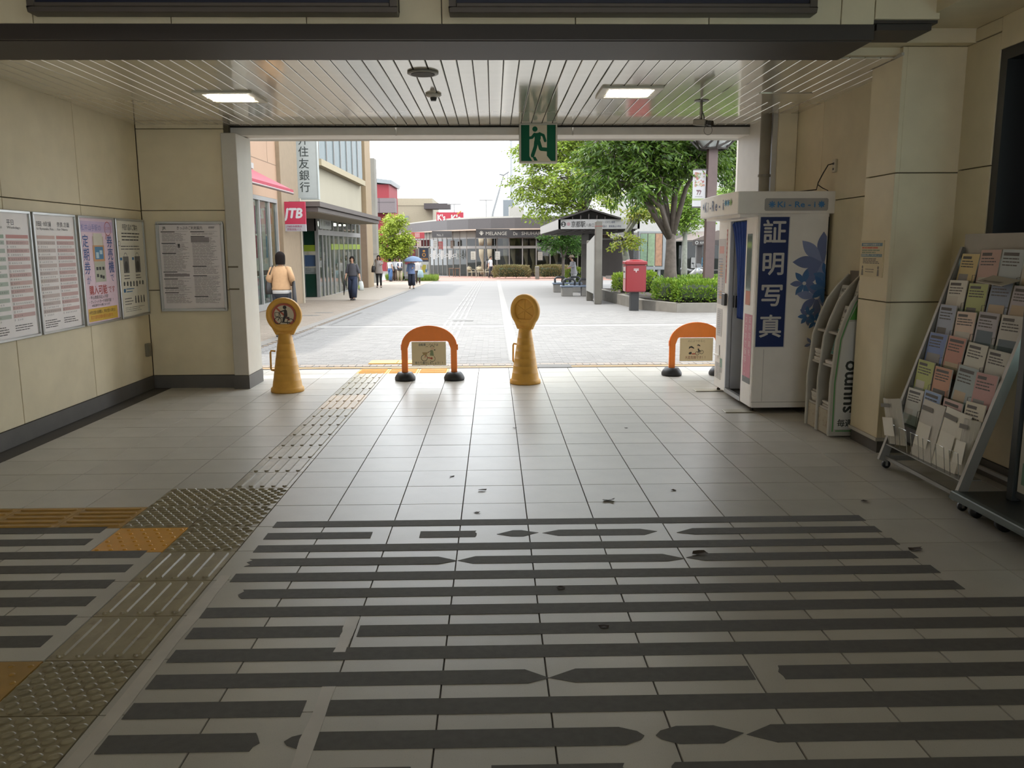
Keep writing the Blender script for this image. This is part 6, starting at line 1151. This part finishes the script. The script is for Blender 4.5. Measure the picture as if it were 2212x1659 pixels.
tree('pale_trunk_tree', 'small tree with pale trunk in front of the motorbike shop', (f0.x, Yt, gz_of(Yt)), [(f0.x, Yt, gz_of(Yt)), (f0.x, Yt, .8), (fk.x, Yt, fk.z)], .15, [px_blob(1465, 455, Yt, .8, .8, .6), px_blob(1500, 470, Yt, .7, .8, .4), px_blob(1480, 410, Yt, .9, .9, .6), px_blob(1440, 480, Yt, .4, .5, .3)], 150, 44, .14, .07, '#6f9a35', '#9dbd48', bark='#8f9184', spread=.3, droop=.2)
Yt = 36; f0 = at(1590, 590, Yt)
tree('edge_tree', 'dense green tree at the edge beyond the booth header', (f0.x, Yt, gz_of(Yt)), [(f0.x, Yt, gz_of(Yt)), (f0.x, Yt, 1.8), (f0.x, Yt, 3.4)], .17, [px_blob(1580, 320, Yt, 1.1, 1, .8), px_blob(1570, 370, Yt, .8, .9, .5), px_blob(1610, 360, Yt, .7, .8, .7), px_blob(1600, 280, Yt, 1.3, 1.2, .9)], 230, 46, .15, .07, '#42662a', '#7a9a36', spread=.3, droop=.4)
Yt = 56; f0 = at(1572, 560, Yt); tree('far_round_tree', 'small pale tree before the white wall beyond the booth', (f0.x, Yt, gz_of(Yt)), [(f0.x, Yt, gz_of(Yt)), (f0.x, Yt, 1.5), (f0.x, Yt, 2.8)], .12, [px_blob(1572, 428, Yt, 1.0, .9, .6)], 60, 40, .18, .09, '#7fa545', '#a5c45c', spread=.35)
Yt = 60; f0 = at(850, 596, Yt); tree('street_tree', 'young yellow green tree above the walkers near the bank', (f0.x, Yt, gz_of(Yt)), [(f0.x, Yt, gz_of(Yt)), (f0.x, Yt, .6), (f0.x + .05, Yt, 1.6)], .1, [px_blob(850, 478, Yt, .75, .7, .35), px_blob(838, 500, Yt, .6, .6, .3), px_blob(865, 512, Yt, .7, .7, .35), px_blob(834, 522, Yt, .7, .7, .35), px_blob(862, 540, Yt, .75, .7, .35), px_blob(842, 545, Yt, .7, .7, .3), px_blob(880, 520, Yt, .4, .4, .25)], 190, 40, .17, .1, '#93b02f', '#c3d055', spread=.3, droop=.15)
def hedge(name, label, boxes, n, L_, W_, c1, c2, cat='hedge', group=None, floor_z=None):
    """Leaves crowd the surface of rounded boxes (x0, y0, z0, x1, y1, z1)."""
    x0 = min(q[0] for q in boxes); x1 = max(q[3] for q in boxes); y0 = min(q[1] for q in boxes); t = thing(name, ((x0 + x1) / 2, y0, min(q[2] for q in boxes)), label, cat, group)
    vol = np.array([(q[3] - q[0]) * (q[4] - q[1]) * .5 + 2 * (q[3] - q[0]) * (q[5] - q[2]) for q in boxes]); vol = vol / vol.sum(); C_, D_ = [], []; b = B(M('hedge_core', '#2c3a1e', .9))
    for q, f in zip(boxes, vol):
        m = int(n * f); u = rng.normal(0, 1, (m, 3)); u /= np.abs(u).max(1)[:, None]; rr = rng.uniform(.75, 1.03, m)[:, None]; lo, hi = np.array(q[:3]), np.array(q[3:]); u[:, 2] = np.where(u[:, 2] < -.9, -u[:, 2], u[:, 2])
        w_ = 1 - .16 * (np.abs(u).sum(1) - 1)[:, None] / 2; p = (lo + hi) / 2 + u * rr * w_ * (hi - lo) / 2 + rng.normal(0, .02, (m, 3)); C_.append(p); D_.append(u + np.array([0, 0, .5])); s = .8; c = (lo + hi) / 2; h2 = (hi - lo) / 2 * .66
        b.box(*(c - h2), *(c + h2))
    obj('stems', b, t, bevel=.08); leaf_cloud('foliage', np.concatenate(C_), np.concatenate(D_), L_, W_, leaf_mat('leaf_' + c1[1:] + c2[1:], c1, c2, .25), t, -.2); return t
hedge('planter_hedge', 'clipped green hedge in the concrete planter beside the mailbox', [(4.72, 23.5, .02, 5.5, 25.2, .66), (5.05, 22.75, .02, 6.6, 24.6, .66), (6.3, 22.75, .02, 8.2, 25, .7), (5.3, 24.2, .02, 9.0, 28.5, .66), (8.0, 22.8, .02, 9.4, 26, .66)], 22000, .085, .045, '#567f27', '#93b03a')
hedge('lime_shrub', 'lime green shrub between the steel posts and the mailbox', [(4.3, 25.3, .12, 5.05, 26.6, .85), (4.05, 27.2, .1, 4.7, 28.8, .72)], 4200, .075, .038, '#7ea52f', '#b3cb4a', 'shrub')
p0, p1, p2, p3 = at(1065, 590, 64), at(1146, 590, 64), at(1156, 590, 64), at(1232, 590, 64); zg = gz_of(64)
hedge('cafe_hedge', 'brownish low hedge in front of the cafe, left of the bollard', [(p0.x, 63.4, zg, p1.x, 65, zg + .98)], 4200, .13, .06, '#6f7440', '#a5906a', group='hedges in front of the cafe')
hedge('cafe_hedge', 'brownish low hedge in front of the cafe, right of the bollard', [(p2.x, 63.4, zg, p3.x, 65, zg + .98)], 4000, .13, .06, '#6f7440', '#a5906a', group='hedges in front of the cafe')
p = at(1245, 610, 41); hedge('shelter_shrub', 'yellow green shrub behind the shelter post', [(p.x - .5, 41, gz_of(41), p.x + .6, 42, gz_of(41) + 1.0)], 900, .12, .07, '#86a83a', '#b5c557', 'shrub')
def grass(px0, px1, py, Y, n, h, label):
    a, c = at(px0, py, Y), at(px1, py, Y); z0 = gz_of(Y); t = thing('grass_patch', ((a.x + c.x) / 2, Y, z0), label, 'grass'); P_ = np.stack([rng.uniform(a.x, c.x, n), rng.uniform(Y - .8, Y + 1.2, n), np.full(n, z0)], 1); D = np.tile([0, 0, 1.6], (n, 1)); leaf_cloud('grass_blades', P_, D, h, .035, leaf_mat('grass_leaf', '#6f9434', '#a9bd55'), t, 0)
    b = B(M('lawn_soil', '#6f7a3f', .9)); b.box(a.x, Y - .8, z0 - .02, c.x, Y + 1.2, z0 + .04); obj('turf', b, t)
grass(905, 945, 600, 59, 1500, .42, 'tuft of long grass in front of the sign boards'); grass(836, 884, 600, 61.5, 1500, .5, 'grass strip behind the group of walkers')
# ================================================================ PEOPLE
def skin_mesh(verts, edges, rad, sub=1):
    me = bpy.data.meshes.new('s'); me.from_pydata(verts, edges, []); o = bpy.data.objects.new('s', me); COL.objects.link(o)
    m = o.modifiers.new('k', 'SKIN'); sv = me.skin_vertices[0].data
    for i, r in enumerate(rad): sv[i].radius = r if isinstance(r, tuple) else (r, r)
    sv[0].use_root = True; m2 = o.modifiers.new('u', 'SUBSURF'); m2.levels = sub; m2.render_levels = sub
    dg = bpy.context.evaluated_depsgraph_get(); e = o.evaluated_get(dg); r = bpy.data.meshes.new_from_object(e); vs = [v.co.copy() for v in r.vertices]; fs = [tuple(p.vertices) for p in r.polygons]
    bpy.data.objects.remove(o); bpy.data.meshes.remove(me); bpy.data.meshes.remove(r); return vs, fs
skin_m = M('skin', '#d3a283', .55, var=.03); LK[0] = .55
def bend(a, c, out, k): m = (V(a) + V(c)) / 2; return m + V(out) * k
def person(px, Y, h, label, rz, lh=(.27, -.02, .8), rh=(-.27, -.02, .8), lf=(.09, -.12, .06), rf=(-.09, .1, .06), top=None, under=None, sleeve=.5, legs=None, skirt=None, shoe='#3a322e', hairlen=.12, hat=None, hair='#1f1917', lean=0, name='person', feet_py=None, loose=1.0, zoff=0, bare=None):
    p = at(px, 600, Y); loc = (p.x, Y, gz_of(Y) + zoff); t = thing(name, loc, label, 'person', None, rz); k = h / 1.65; S = Matrix.Scale(k, 4)
    ly = -lean
    sh = 1.335; cz = V((0, ly, 0)); L = lambda x, y, z: V((x, y + ly * max(0, (z - .9) / .5), z))
    pel, wai, che, nb, nk, h1, h2, h3 = L(0, 0, .87), L(0, 0, 1.0), L(0, .005, 1.2), L(0, .01, 1.36), L(0, -.005, 1.42), L(0, -.03, 1.485), L(0, -.02, 1.545), L(0, -.01, 1.61)
    verts = [pel, wai, che, nb, nk, h1, h2, h3]; edges = [(i, i + 1) for i in range(7)]; rad = [(.12, .095), (.105, .08), (.13, .09), (.065, .055), (.045, .048), (.06, .07), (.072, .088), (.052, .062)]
    hands = {}; elb = {}
    for s, hd in ((1, lh), (-1, rh)):
        a = L(s * .152, .01, sh); hd = V(hd); el = bend(a, hd, (s * .25, .8, -.1), .05 if (hd - a).length > .45 else .17); i = len(verts); w_ = el.lerp(hd, .9)
        verts += [a, el, w_, hd]; edges += [(2, i), (i, i + 1), (i + 1, i + 2), (i + 2, i + 3)]; rad += [(.052, .052), (.038, .038), (.026, .026), (.034, .02)]; hands[s] = (w_, hd); elb[s] = (a, el, w_)
    lg = {}
    for s, ft in ((1, lf), (-1, rf)):
        hp = V((s * .09, 0, .84)); ft = V(ft); kn = bend(hp, ft, (0, -1, 0), .04 + max(0, ft.z - .06) * .4); i = len(verts); verts += [hp, kn, ft, ft + V((s * .012, -.13, -.02))]; edges += [(0, i), (i, i + 1), (i + 1, i + 2), (i + 2, i + 3)]; rad += [(.085, .085), (.056, .058), (.036, .038), (.035, .028)]; lg[s] = (hp, kn, ft)
    vs, fs = skin_mesh(verts, edges, rad, 1); b = B(skin_m); b.smooth = True; b.add([S @ v for v in vs], fs)
    b.T = S
    for s in (1, -1):                                   # fingers and thumb, bent as if closing
        w_, hd = hands[s]; d = (hd - w_).normalized(); q = V((0, -1, 0)) if abs(d.y) < .8 else V((0, 0, 1)); q = (q - d * q.dot(d)).normalized(); n_ = d.cross(q)
        for f_, ln in ((-.024, .05), (-.008, .062), (.008, .058), (.024, .046)): a = hd + q * f_; b.tube([a, a + d * ln * .6, a + d * ln + n_ * s * .02], [.009, .0085, .006], 5)
        a = w_.lerp(hd, .5); b.tube([a, a + q * .035 + d * .02, a + q * .045 + d * .05], [.011, .01, .007], 5)
    b.tube([h2 + V((0, -.084, -.012)), h2 + V((0, -.108, -.03))], [.008, .014], 6)
    for s in (1, -1): b.ball(h2 + V((s * .078, .005, -.015)), (.012, .02, .03), 6, 5)
    obj('body', b, t, local=True)
    b = B(P('#2a2120')); b.T = S
    for s in (1, -1): b.ball(h2 + V((s * .03, -.085, .0)), (.013, .007, .007), 6, 4)
    b.use(P('#a85d55')); b.ball(h1 + V((0, -.073, -.002)), (.022, .007, .007), 6, 4); obj('face', b, t, local=True)
    b = B(M('hair_' + hair[1:], hair, .9, var=.15, scale=30, spec=.1)); b.smooth = True; nu, nv = 18, 12; hv = []; c = h2 + V((0, .012, .02)); R_ = (.097, .112, .104)
    for j in range(nv + 1):
        for i in range(nu):
            a = 2 * pi * i / nu; e = pi / 2 - j / nv * (pi * .62); x, y, z = math.cos(a) * math.cos(e), math.sin(a) * math.cos(e), math.sin(e); front = max(0, -math.sin(a)) ** 1.5
            z_ = z * R_[2] - (max(0, .15 - z) * hairlen * 1.25 if front < .22 else 0); z_ = max(z_, .035) if front > .22 else z_; hv.append(c + V((x * R_[0], y * R_[1], z_)))
    b.T = S; b.add(hv, [(j * nu + i, (j + 1) * nu + i, (j + 1) * nu + (i + 1) % nu, j * nu + (i + 1) % nu) for j in range(nv) for i in range(nu)]); obj('hair', b, t, local=True)
    def ring(c, rx, ry): return (c.x, c.y, c.z, rx, ry)
    if top:
        col, hem = top; b = B(M('cloth_' + col[1:], col, .85, var=.07, scale=18)); b.smooth = True; b.T = S; lo = L(0, 0, hem); g_ = loose
        hw = 1.0 if hem > .9 else 1.16; b.loft([ring(lo, .165 * g_ * hw, .125 * g_ * hw), ring(L(0, 0, hem + .02), .172 * g_ * hw, .13 * g_ * hw), ring(L(0, 0, 1.0), .155 * g_, .115 * g_), ring(L(0, .0, 1.2), .18, .122), ring(L(0, .005, 1.31), .168, .1), ring(L(0, .005, 1.365), .11, .075), ring(L(0, 0, 1.395), .062, .058)], 18); tp = obj('top', b, t, local=True)
        for s in (1, -1):
            a, el, w_ = elb[s]; b = B(M('cloth_' + col[1:], col)); b.smooth = True; b.T = S
            if sleeve <= .5: e = a.lerp(el, sleeve * 2); pts = [a - V((s * .05, 0, -.01)), a, e]; rr = [.05, .06, .06 * g_]
            else: e = el.lerp(w_, sleeve * 2 - 1); pts = [a - V((s * .05, 0, -.01)), a, el, e]; rr = [.05, .058, .05 * g_, .043 * g_]
            b.tube(pts, rr, 10); obj('sleeve', b, tp, local=True)
    if under:
        b = B(M('cloth_' + under[0][1:], under[0], .85)); b.smooth = True; b.T = S; 
        if len(under) == 2: b.loft([ring(L(0, 0, under[1]), .185, .14), ring(L(0, 0, .95), .178, .132), ring(L(0, 0, 1.0), .15, .11)], 16)
        else: b.poly([(-.05, 1.05), (.05, 1.05), (.07, 1.34), (-.07, 1.34)], .0, frame((0, ly - .128, 0), (1, 0, 0), (0, .03, 1)))
        obj('undershirt', b, t, local=True)
    if legs:
        col, wide, end = legs; m_ = M('cloth_' + col[1:], col, .85, var=.07, scale=18); b = B(m_); b.smooth = True; b.T = S; b.loft([(0, .01, .75, .13, .11), (0, .005, .82, .17, .13), (0, 0, .9, .17, .125), (0, 0, 1.0, .14, .1)], 16)
        for s in (1, -1): hp, kn, ft = lg[s]; e = kn.lerp(ft, end); b.tube([hp + V((0, 0, .04)), hp.lerp(kn, .5), kn, e], [.1, .088 * (1 + .2 * (wide - 1)), .066 * wide, .054 * wide], 12)
        obj('trousers', b, t, local=True)
    if skirt:
        col, z0, r0 = skirt; b = B(M('cloth_' + col[1:], col, .85, var=.1, scale=14)); b.smooth = True; b.T = S; b.loft([(0, -.02, z0, r0, r0 * .85), (0, -.01, .5, r0 * .92, r0 * .8), (0, 0, .8, .165, .13), (0, 0, 1.0, .135, .1)], 20); obj('skirt', b, t, local=True)
    for s in (1, -1):
        ft = lg[s][2]; b = B(M('shoe_' + shoe[1:], shoe, .5)); b.smooth = True; b.T = S @ Matrix.Translation(ft + V((s * .01, -.055, -.028))); b.ball((0, 0, 0), (.045, .125, .034), 12, 8); b.box(-.04, -.11, -.034, .04, .11, -.02); obj('shoe', b, t, local=True)
    if hat:
        b = B(M('hat_' + hat[1:], hat, .8)); b.smooth = True; b.T = S; c = h2 + V((0, 0, .05)); b.loft([(c.x, c.y, c.z - .015, .15, .16), (c.x, c.y, c.z, .15, .16), (c.x, c.y, c.z + .005, .098, .115), (c.x, c.y, c.z + .07, .09, .1), (c.x, c.y, c.z + .1, .05, .06)], 18); obj('hat', b, t, local=True)
    MW = Matrix.Translation(loc) @ Matrix.Rotation(rz, 4, 'Z') @ S
    return t, MW, hands, elb
def bag(MW, c, sx, sy, sz, col, label, strap=None, name='shoulder_bag', cat='bag', rough=.5):
    b = B(M('bag_' + col[1:], col, rough, var=.08)); b.smooth = True; b.T = MW; x, y, z = c
    b.loft([(x, y, z - sz, sx * .8, sy * .8), (x, y, z - sz * .9, sx, sy), (x, y, z, sx * .95, sy * .95), (x, y, z + sz * .8, sx * .75, sy * .55), (x, y, z + sz, sx * .6, sy * .3)], 12); o = obj(name, b, label=label, cat=cat)
    if strap: b = B(M('bag_' + col[1:], col)); b.T = MW; b.smooth = True; b.tube(strap, .012, 6); obj('strap', b, o)
    return o
# woman with her back turned, behind the first cone
t, MW, hd, el = person(607, 16.0, 1.62, 'person seen from behind in a tan jacket, standing beyond the first cone sign', pi + .1, lh=(.2, -.1, 1.0), rh=(-.2, -.1, 1.0), top=('#c99f74', .93), sleeve=.95, under=('#e8e6e2', .86), legs=('#20232b', 1.1, .95), hairlen=.17, lf=(.1, 0, .06), rf=(-.1, 0, .06), loose=1.15)
bag(MW, (.235, .04, .98), .07, .05, .13, '#241f1d', 'black shoulder bag of the person in the tan jacket', [(.2, .03, 1.1), (.19, .12, 1.25), (.13, .08, 1.4), (.16, -.1, 1.25), (.24, -.02, 1.1)])
b = B(M('umbrella_black', '#1d1b1c', .6)); b.smooth = True; b.T = MW; b.tube([(-.24, .05, 1.1), (-.25, .08, .7), (-.26, .1, .25)], [.03, .045, .012], 8); o = obj('closed_umbrella', b, label='black folded umbrella under the arm of the person in tan', cat='umbrella'); b = B(P('#5a4a3c')); b.T = MW; b.tube([(-.24, .05, 1.1), (-.235, .03, 1.2)], .014, 6); obj('umbrella_handle', b, o)
# woman in charcoal top walking towards the hall
t, MW, hd, el = person(762, 30.9, 1.60, 'person in a charcoal top and long navy trousers walking with a white bag', -.1, lh=(.3, -.06, .8), rh=(-.26, -.12, .82), lf=(.08, -.2, .09), rf=(-.08, .12, .06), top=('#47454a', .92), sleeve=.62, legs=('#1f2a44', 1.9, .93), hairlen=.1, loose=1.12)
b = B(M('umbrella_black', '#1d1b1c')); b.smooth = True; b.T = MW; b.tube([(-.27, -.13, .85), (-.3, -.13, .6), (-.33, -.13, .2)], [.02, .05, .01], 8); o = obj('closed_umbrella', b, label='dark folded umbrella in the hand of the person in charcoal', cat='umbrella'); b = B(P('#4a3a30')); b.T = MW; b.tube([(-.27, -.13, .85), (-.265, -.13, .93), (-.25, -.14, .95)], .012, 6); obj('umbrella_handle', b, o)
bag(MW, (.33, -.08, .55), .11, .08, .17, '#d9dcd6', 'white plastic carrier bag with something green inside', [(.27, -.08, .68), (.3, -.07, .8), (.37, -.08, .68)], 'carrier_bag'); 
b = B(P('#a9bf4a')); b.T = MW; b.ball((.27, -.13, .5), (.04, .03, .09), 8, 6); obj('green_packet', b, label='green packet showing through the white carrier bag', cat='packet')
bag(MW, (.2, .1, 1.0), .04, .09, .13, '#cfc4ae', 'cream shoulder bag behind the arm of the person in charcoal', [(.17, .06, 1.12), (.12, -.06, 1.38), (.17, .16, 1.1)])
# woman in grey cardigan
t, MW, hd, el = person(819, 45.2, 1.72, 'person in a long grey cardigan and black leggings with hand at the face', .05, lh=(.12, -.2, 1.2), rh=(-.1, -.14, 1.46), top=('#a59a94', .72), sleeve=.95, under=('#dcd8d6', 0, 0), legs=('#141315', .85, .9), hairlen=.2, lf=(.09, -.05, .06), rf=(-.1, .05, .06), loose=1.1)
bag(MW, (-.27, .0, .95), .12, .06, .17, '#211a1c', 'dark tote bag on the arm of the person in the grey cardigan', [(-.22, .0, 1.1), (-.2, .02, 1.35), (-.32, 0, 1.1)])
# group of walkers
t, MW, hd, el = person(843, 57.5, 1.56, 'person in white vest over dark sleeves and wide blue jeans, walking away in the group', pi - .5, top=('#d8dade', .95), sleeve=.2, legs=('#4a6ea0', 1.9, .95), hairlen=.1, lf=(.1, -.2, .06), rf=(-.1, .2, .09))
t, MW, hd, el = person(853, 59.5, 1.6, 'person in a white blouse and brown trousers behind the one in wide jeans', .1, top=('#dfe0e4', .85), sleeve=.8, legs=('#6f5a4c', 1.3, .95), hairlen=.14)
bag(MW, (-.1, -.2, .85), .16, .07, .2, '#1e191b', 'big black tote bag carried in the walking group', [(-.2, -.18, 1.0), (-.14, -.1, 1.38), (0, -.18, 1.0)])
t, MW, hd, el = person(864, 58.5, 1.58, 'person in white shirt and navy waistcoat with beige trousers in the group', .3, lh=(.1, -.2, .95), rh=(-.1, -.22, .98), top=('#e0e1e5', .85), sleeve=.7, legs=('#bcae96', 1.4, .95), hairlen=.06, hair='#3d2a22')
b = B(M('cloth_232a44', '#232a44', .85)); b.smooth = True; b.T = MW; b.loft([(.1, 0, .78, .09, .13), (.11, 0, 1.0, .085, .125), (.12, 0, 1.3, .07, .11)], 10); b.loft([(-.1, 0, .78, .09, .13), (-.11, 0, 1.0, .085, .125), (-.12, 0, 1.3, .07, .11)], 10); w0 = obj('waistcoat', b, t); w0.data.transform(Matrix.Identity(4)); w0.matrix_parent_inverse = Matrix.Rotation(-.3, 4, 'Z')
bag(MW, (0, -.24, .88), .14, .06, .11, '#1b1a1e', 'small black bag held in front by the person in the navy waistcoat')
person(849, 61.5, 1.58, 'person mostly hidden at the back of the walking group', .0, top=('#4a4448', .85), sleeve=.6, legs=('#3a3638', 1.1, .95), hairlen=.12)
# parasol
t, MW, hd, el = person(889, 43.5, 1.54, 'person in a blue shirt and navy culottes under a blue parasol', .1, lh=(.06, -.2, 1.12), rh=(-.26, -.02, .8), top=('#7d8fba', .8), sleeve=.8, legs=('#1d2238', 1.8, .72), hairlen=.08, lf=(.1, -.1, .06), rf=(-.09, .1, .06), loose=1.1)
t2 = thing('parasol', tuple(MW @ V((.1, -.2, 1.0))), 'blue grey open parasol held over the person in the blue shirt', 'umbrella'); b = B(M('parasol_blue', '#6f87a8', .7)); b.smooth = True; c = (.12, -.18); b.T = MW
pr = [(.52, 1.5), (.5, 1.54), (.42, 1.64), (.28, 1.72), (.12, 1.77), (.01, 1.785)]; b.loft([(c[0], c[1], z, r, r) for r, z in pr] , 16, caps=False); obj('canopy', b, t2)
b = B(M('parasol_under', '#262c3a', .7)); b.smooth = True; b.T = MW; b.loft([(c[0], c[1], z - .012, r * .985, r * .985) for r, z in pr], 16, caps=False); obj('lining', b, t2); b = B(P('#8a8a8c')); b.T = MW; b.tube([(c[0] - .05, c[1], 1.05), (c[0], c[1], 1.82)], .01, 6); obj('parasol_shaft', b, t2)
t, MW, hd, el = person(903, 51.5, 1.56, 'person partly hidden behind the parasol holding a pale striped bag', .1, top=('#d9d4d2', .85), sleeve=.4, legs=('#5a4c46', 1.1, .95), hairlen=.12)
bag(MW, (.16, -.22, .66), .2, .08, .24, '#a9c3cc', 'pale blue striped tote bag beside the parasol', [(.06, -.2, .86), (.16, -.2, 1.1), (.26, -.2, .86)], 'tote_bag')
# man at the cafe door, man with hat by the benches
t, MW, hd, el = person(1060, 67.5, 1.72, 'person in a white shirt and dark trousers before the cafe door', .9, lh=(.22, -.05, .85), top=('#dadbdb', .88), sleeve=.4, legs=('#34363c', 1.1, .95), hairlen=.03, hair='#3a342f')
bag(MW, (-.1, .22, 1.1), .15, .1, .22, '#4d4a4c', 'grey rucksack on the back of the person at the cafe door', None, 'rucksack')
t, MW, hd, el = person(1240, 38.4, 1.62, 'person with a pale hat and grey shirt reading beside the shelter post', -1.1, lh=(.1, -.36, 1.08), rh=(-.1, -.36, 1.06), top=('#b9b7bc', .82), sleeve=.8, legs=('#b9bab8', 1.2, .95), hairlen=.03, hat='#cbb9a2', hair='#2a2625', lean=.1)
bag(MW, (-.17, .05, .72), .14, .06, .17, '#20232c', 'dark blue bag hanging at the side of the person with the hat', [(-.26, .03, .88), (-.15, -.02, 1.3), (-.08, .05, .88)])
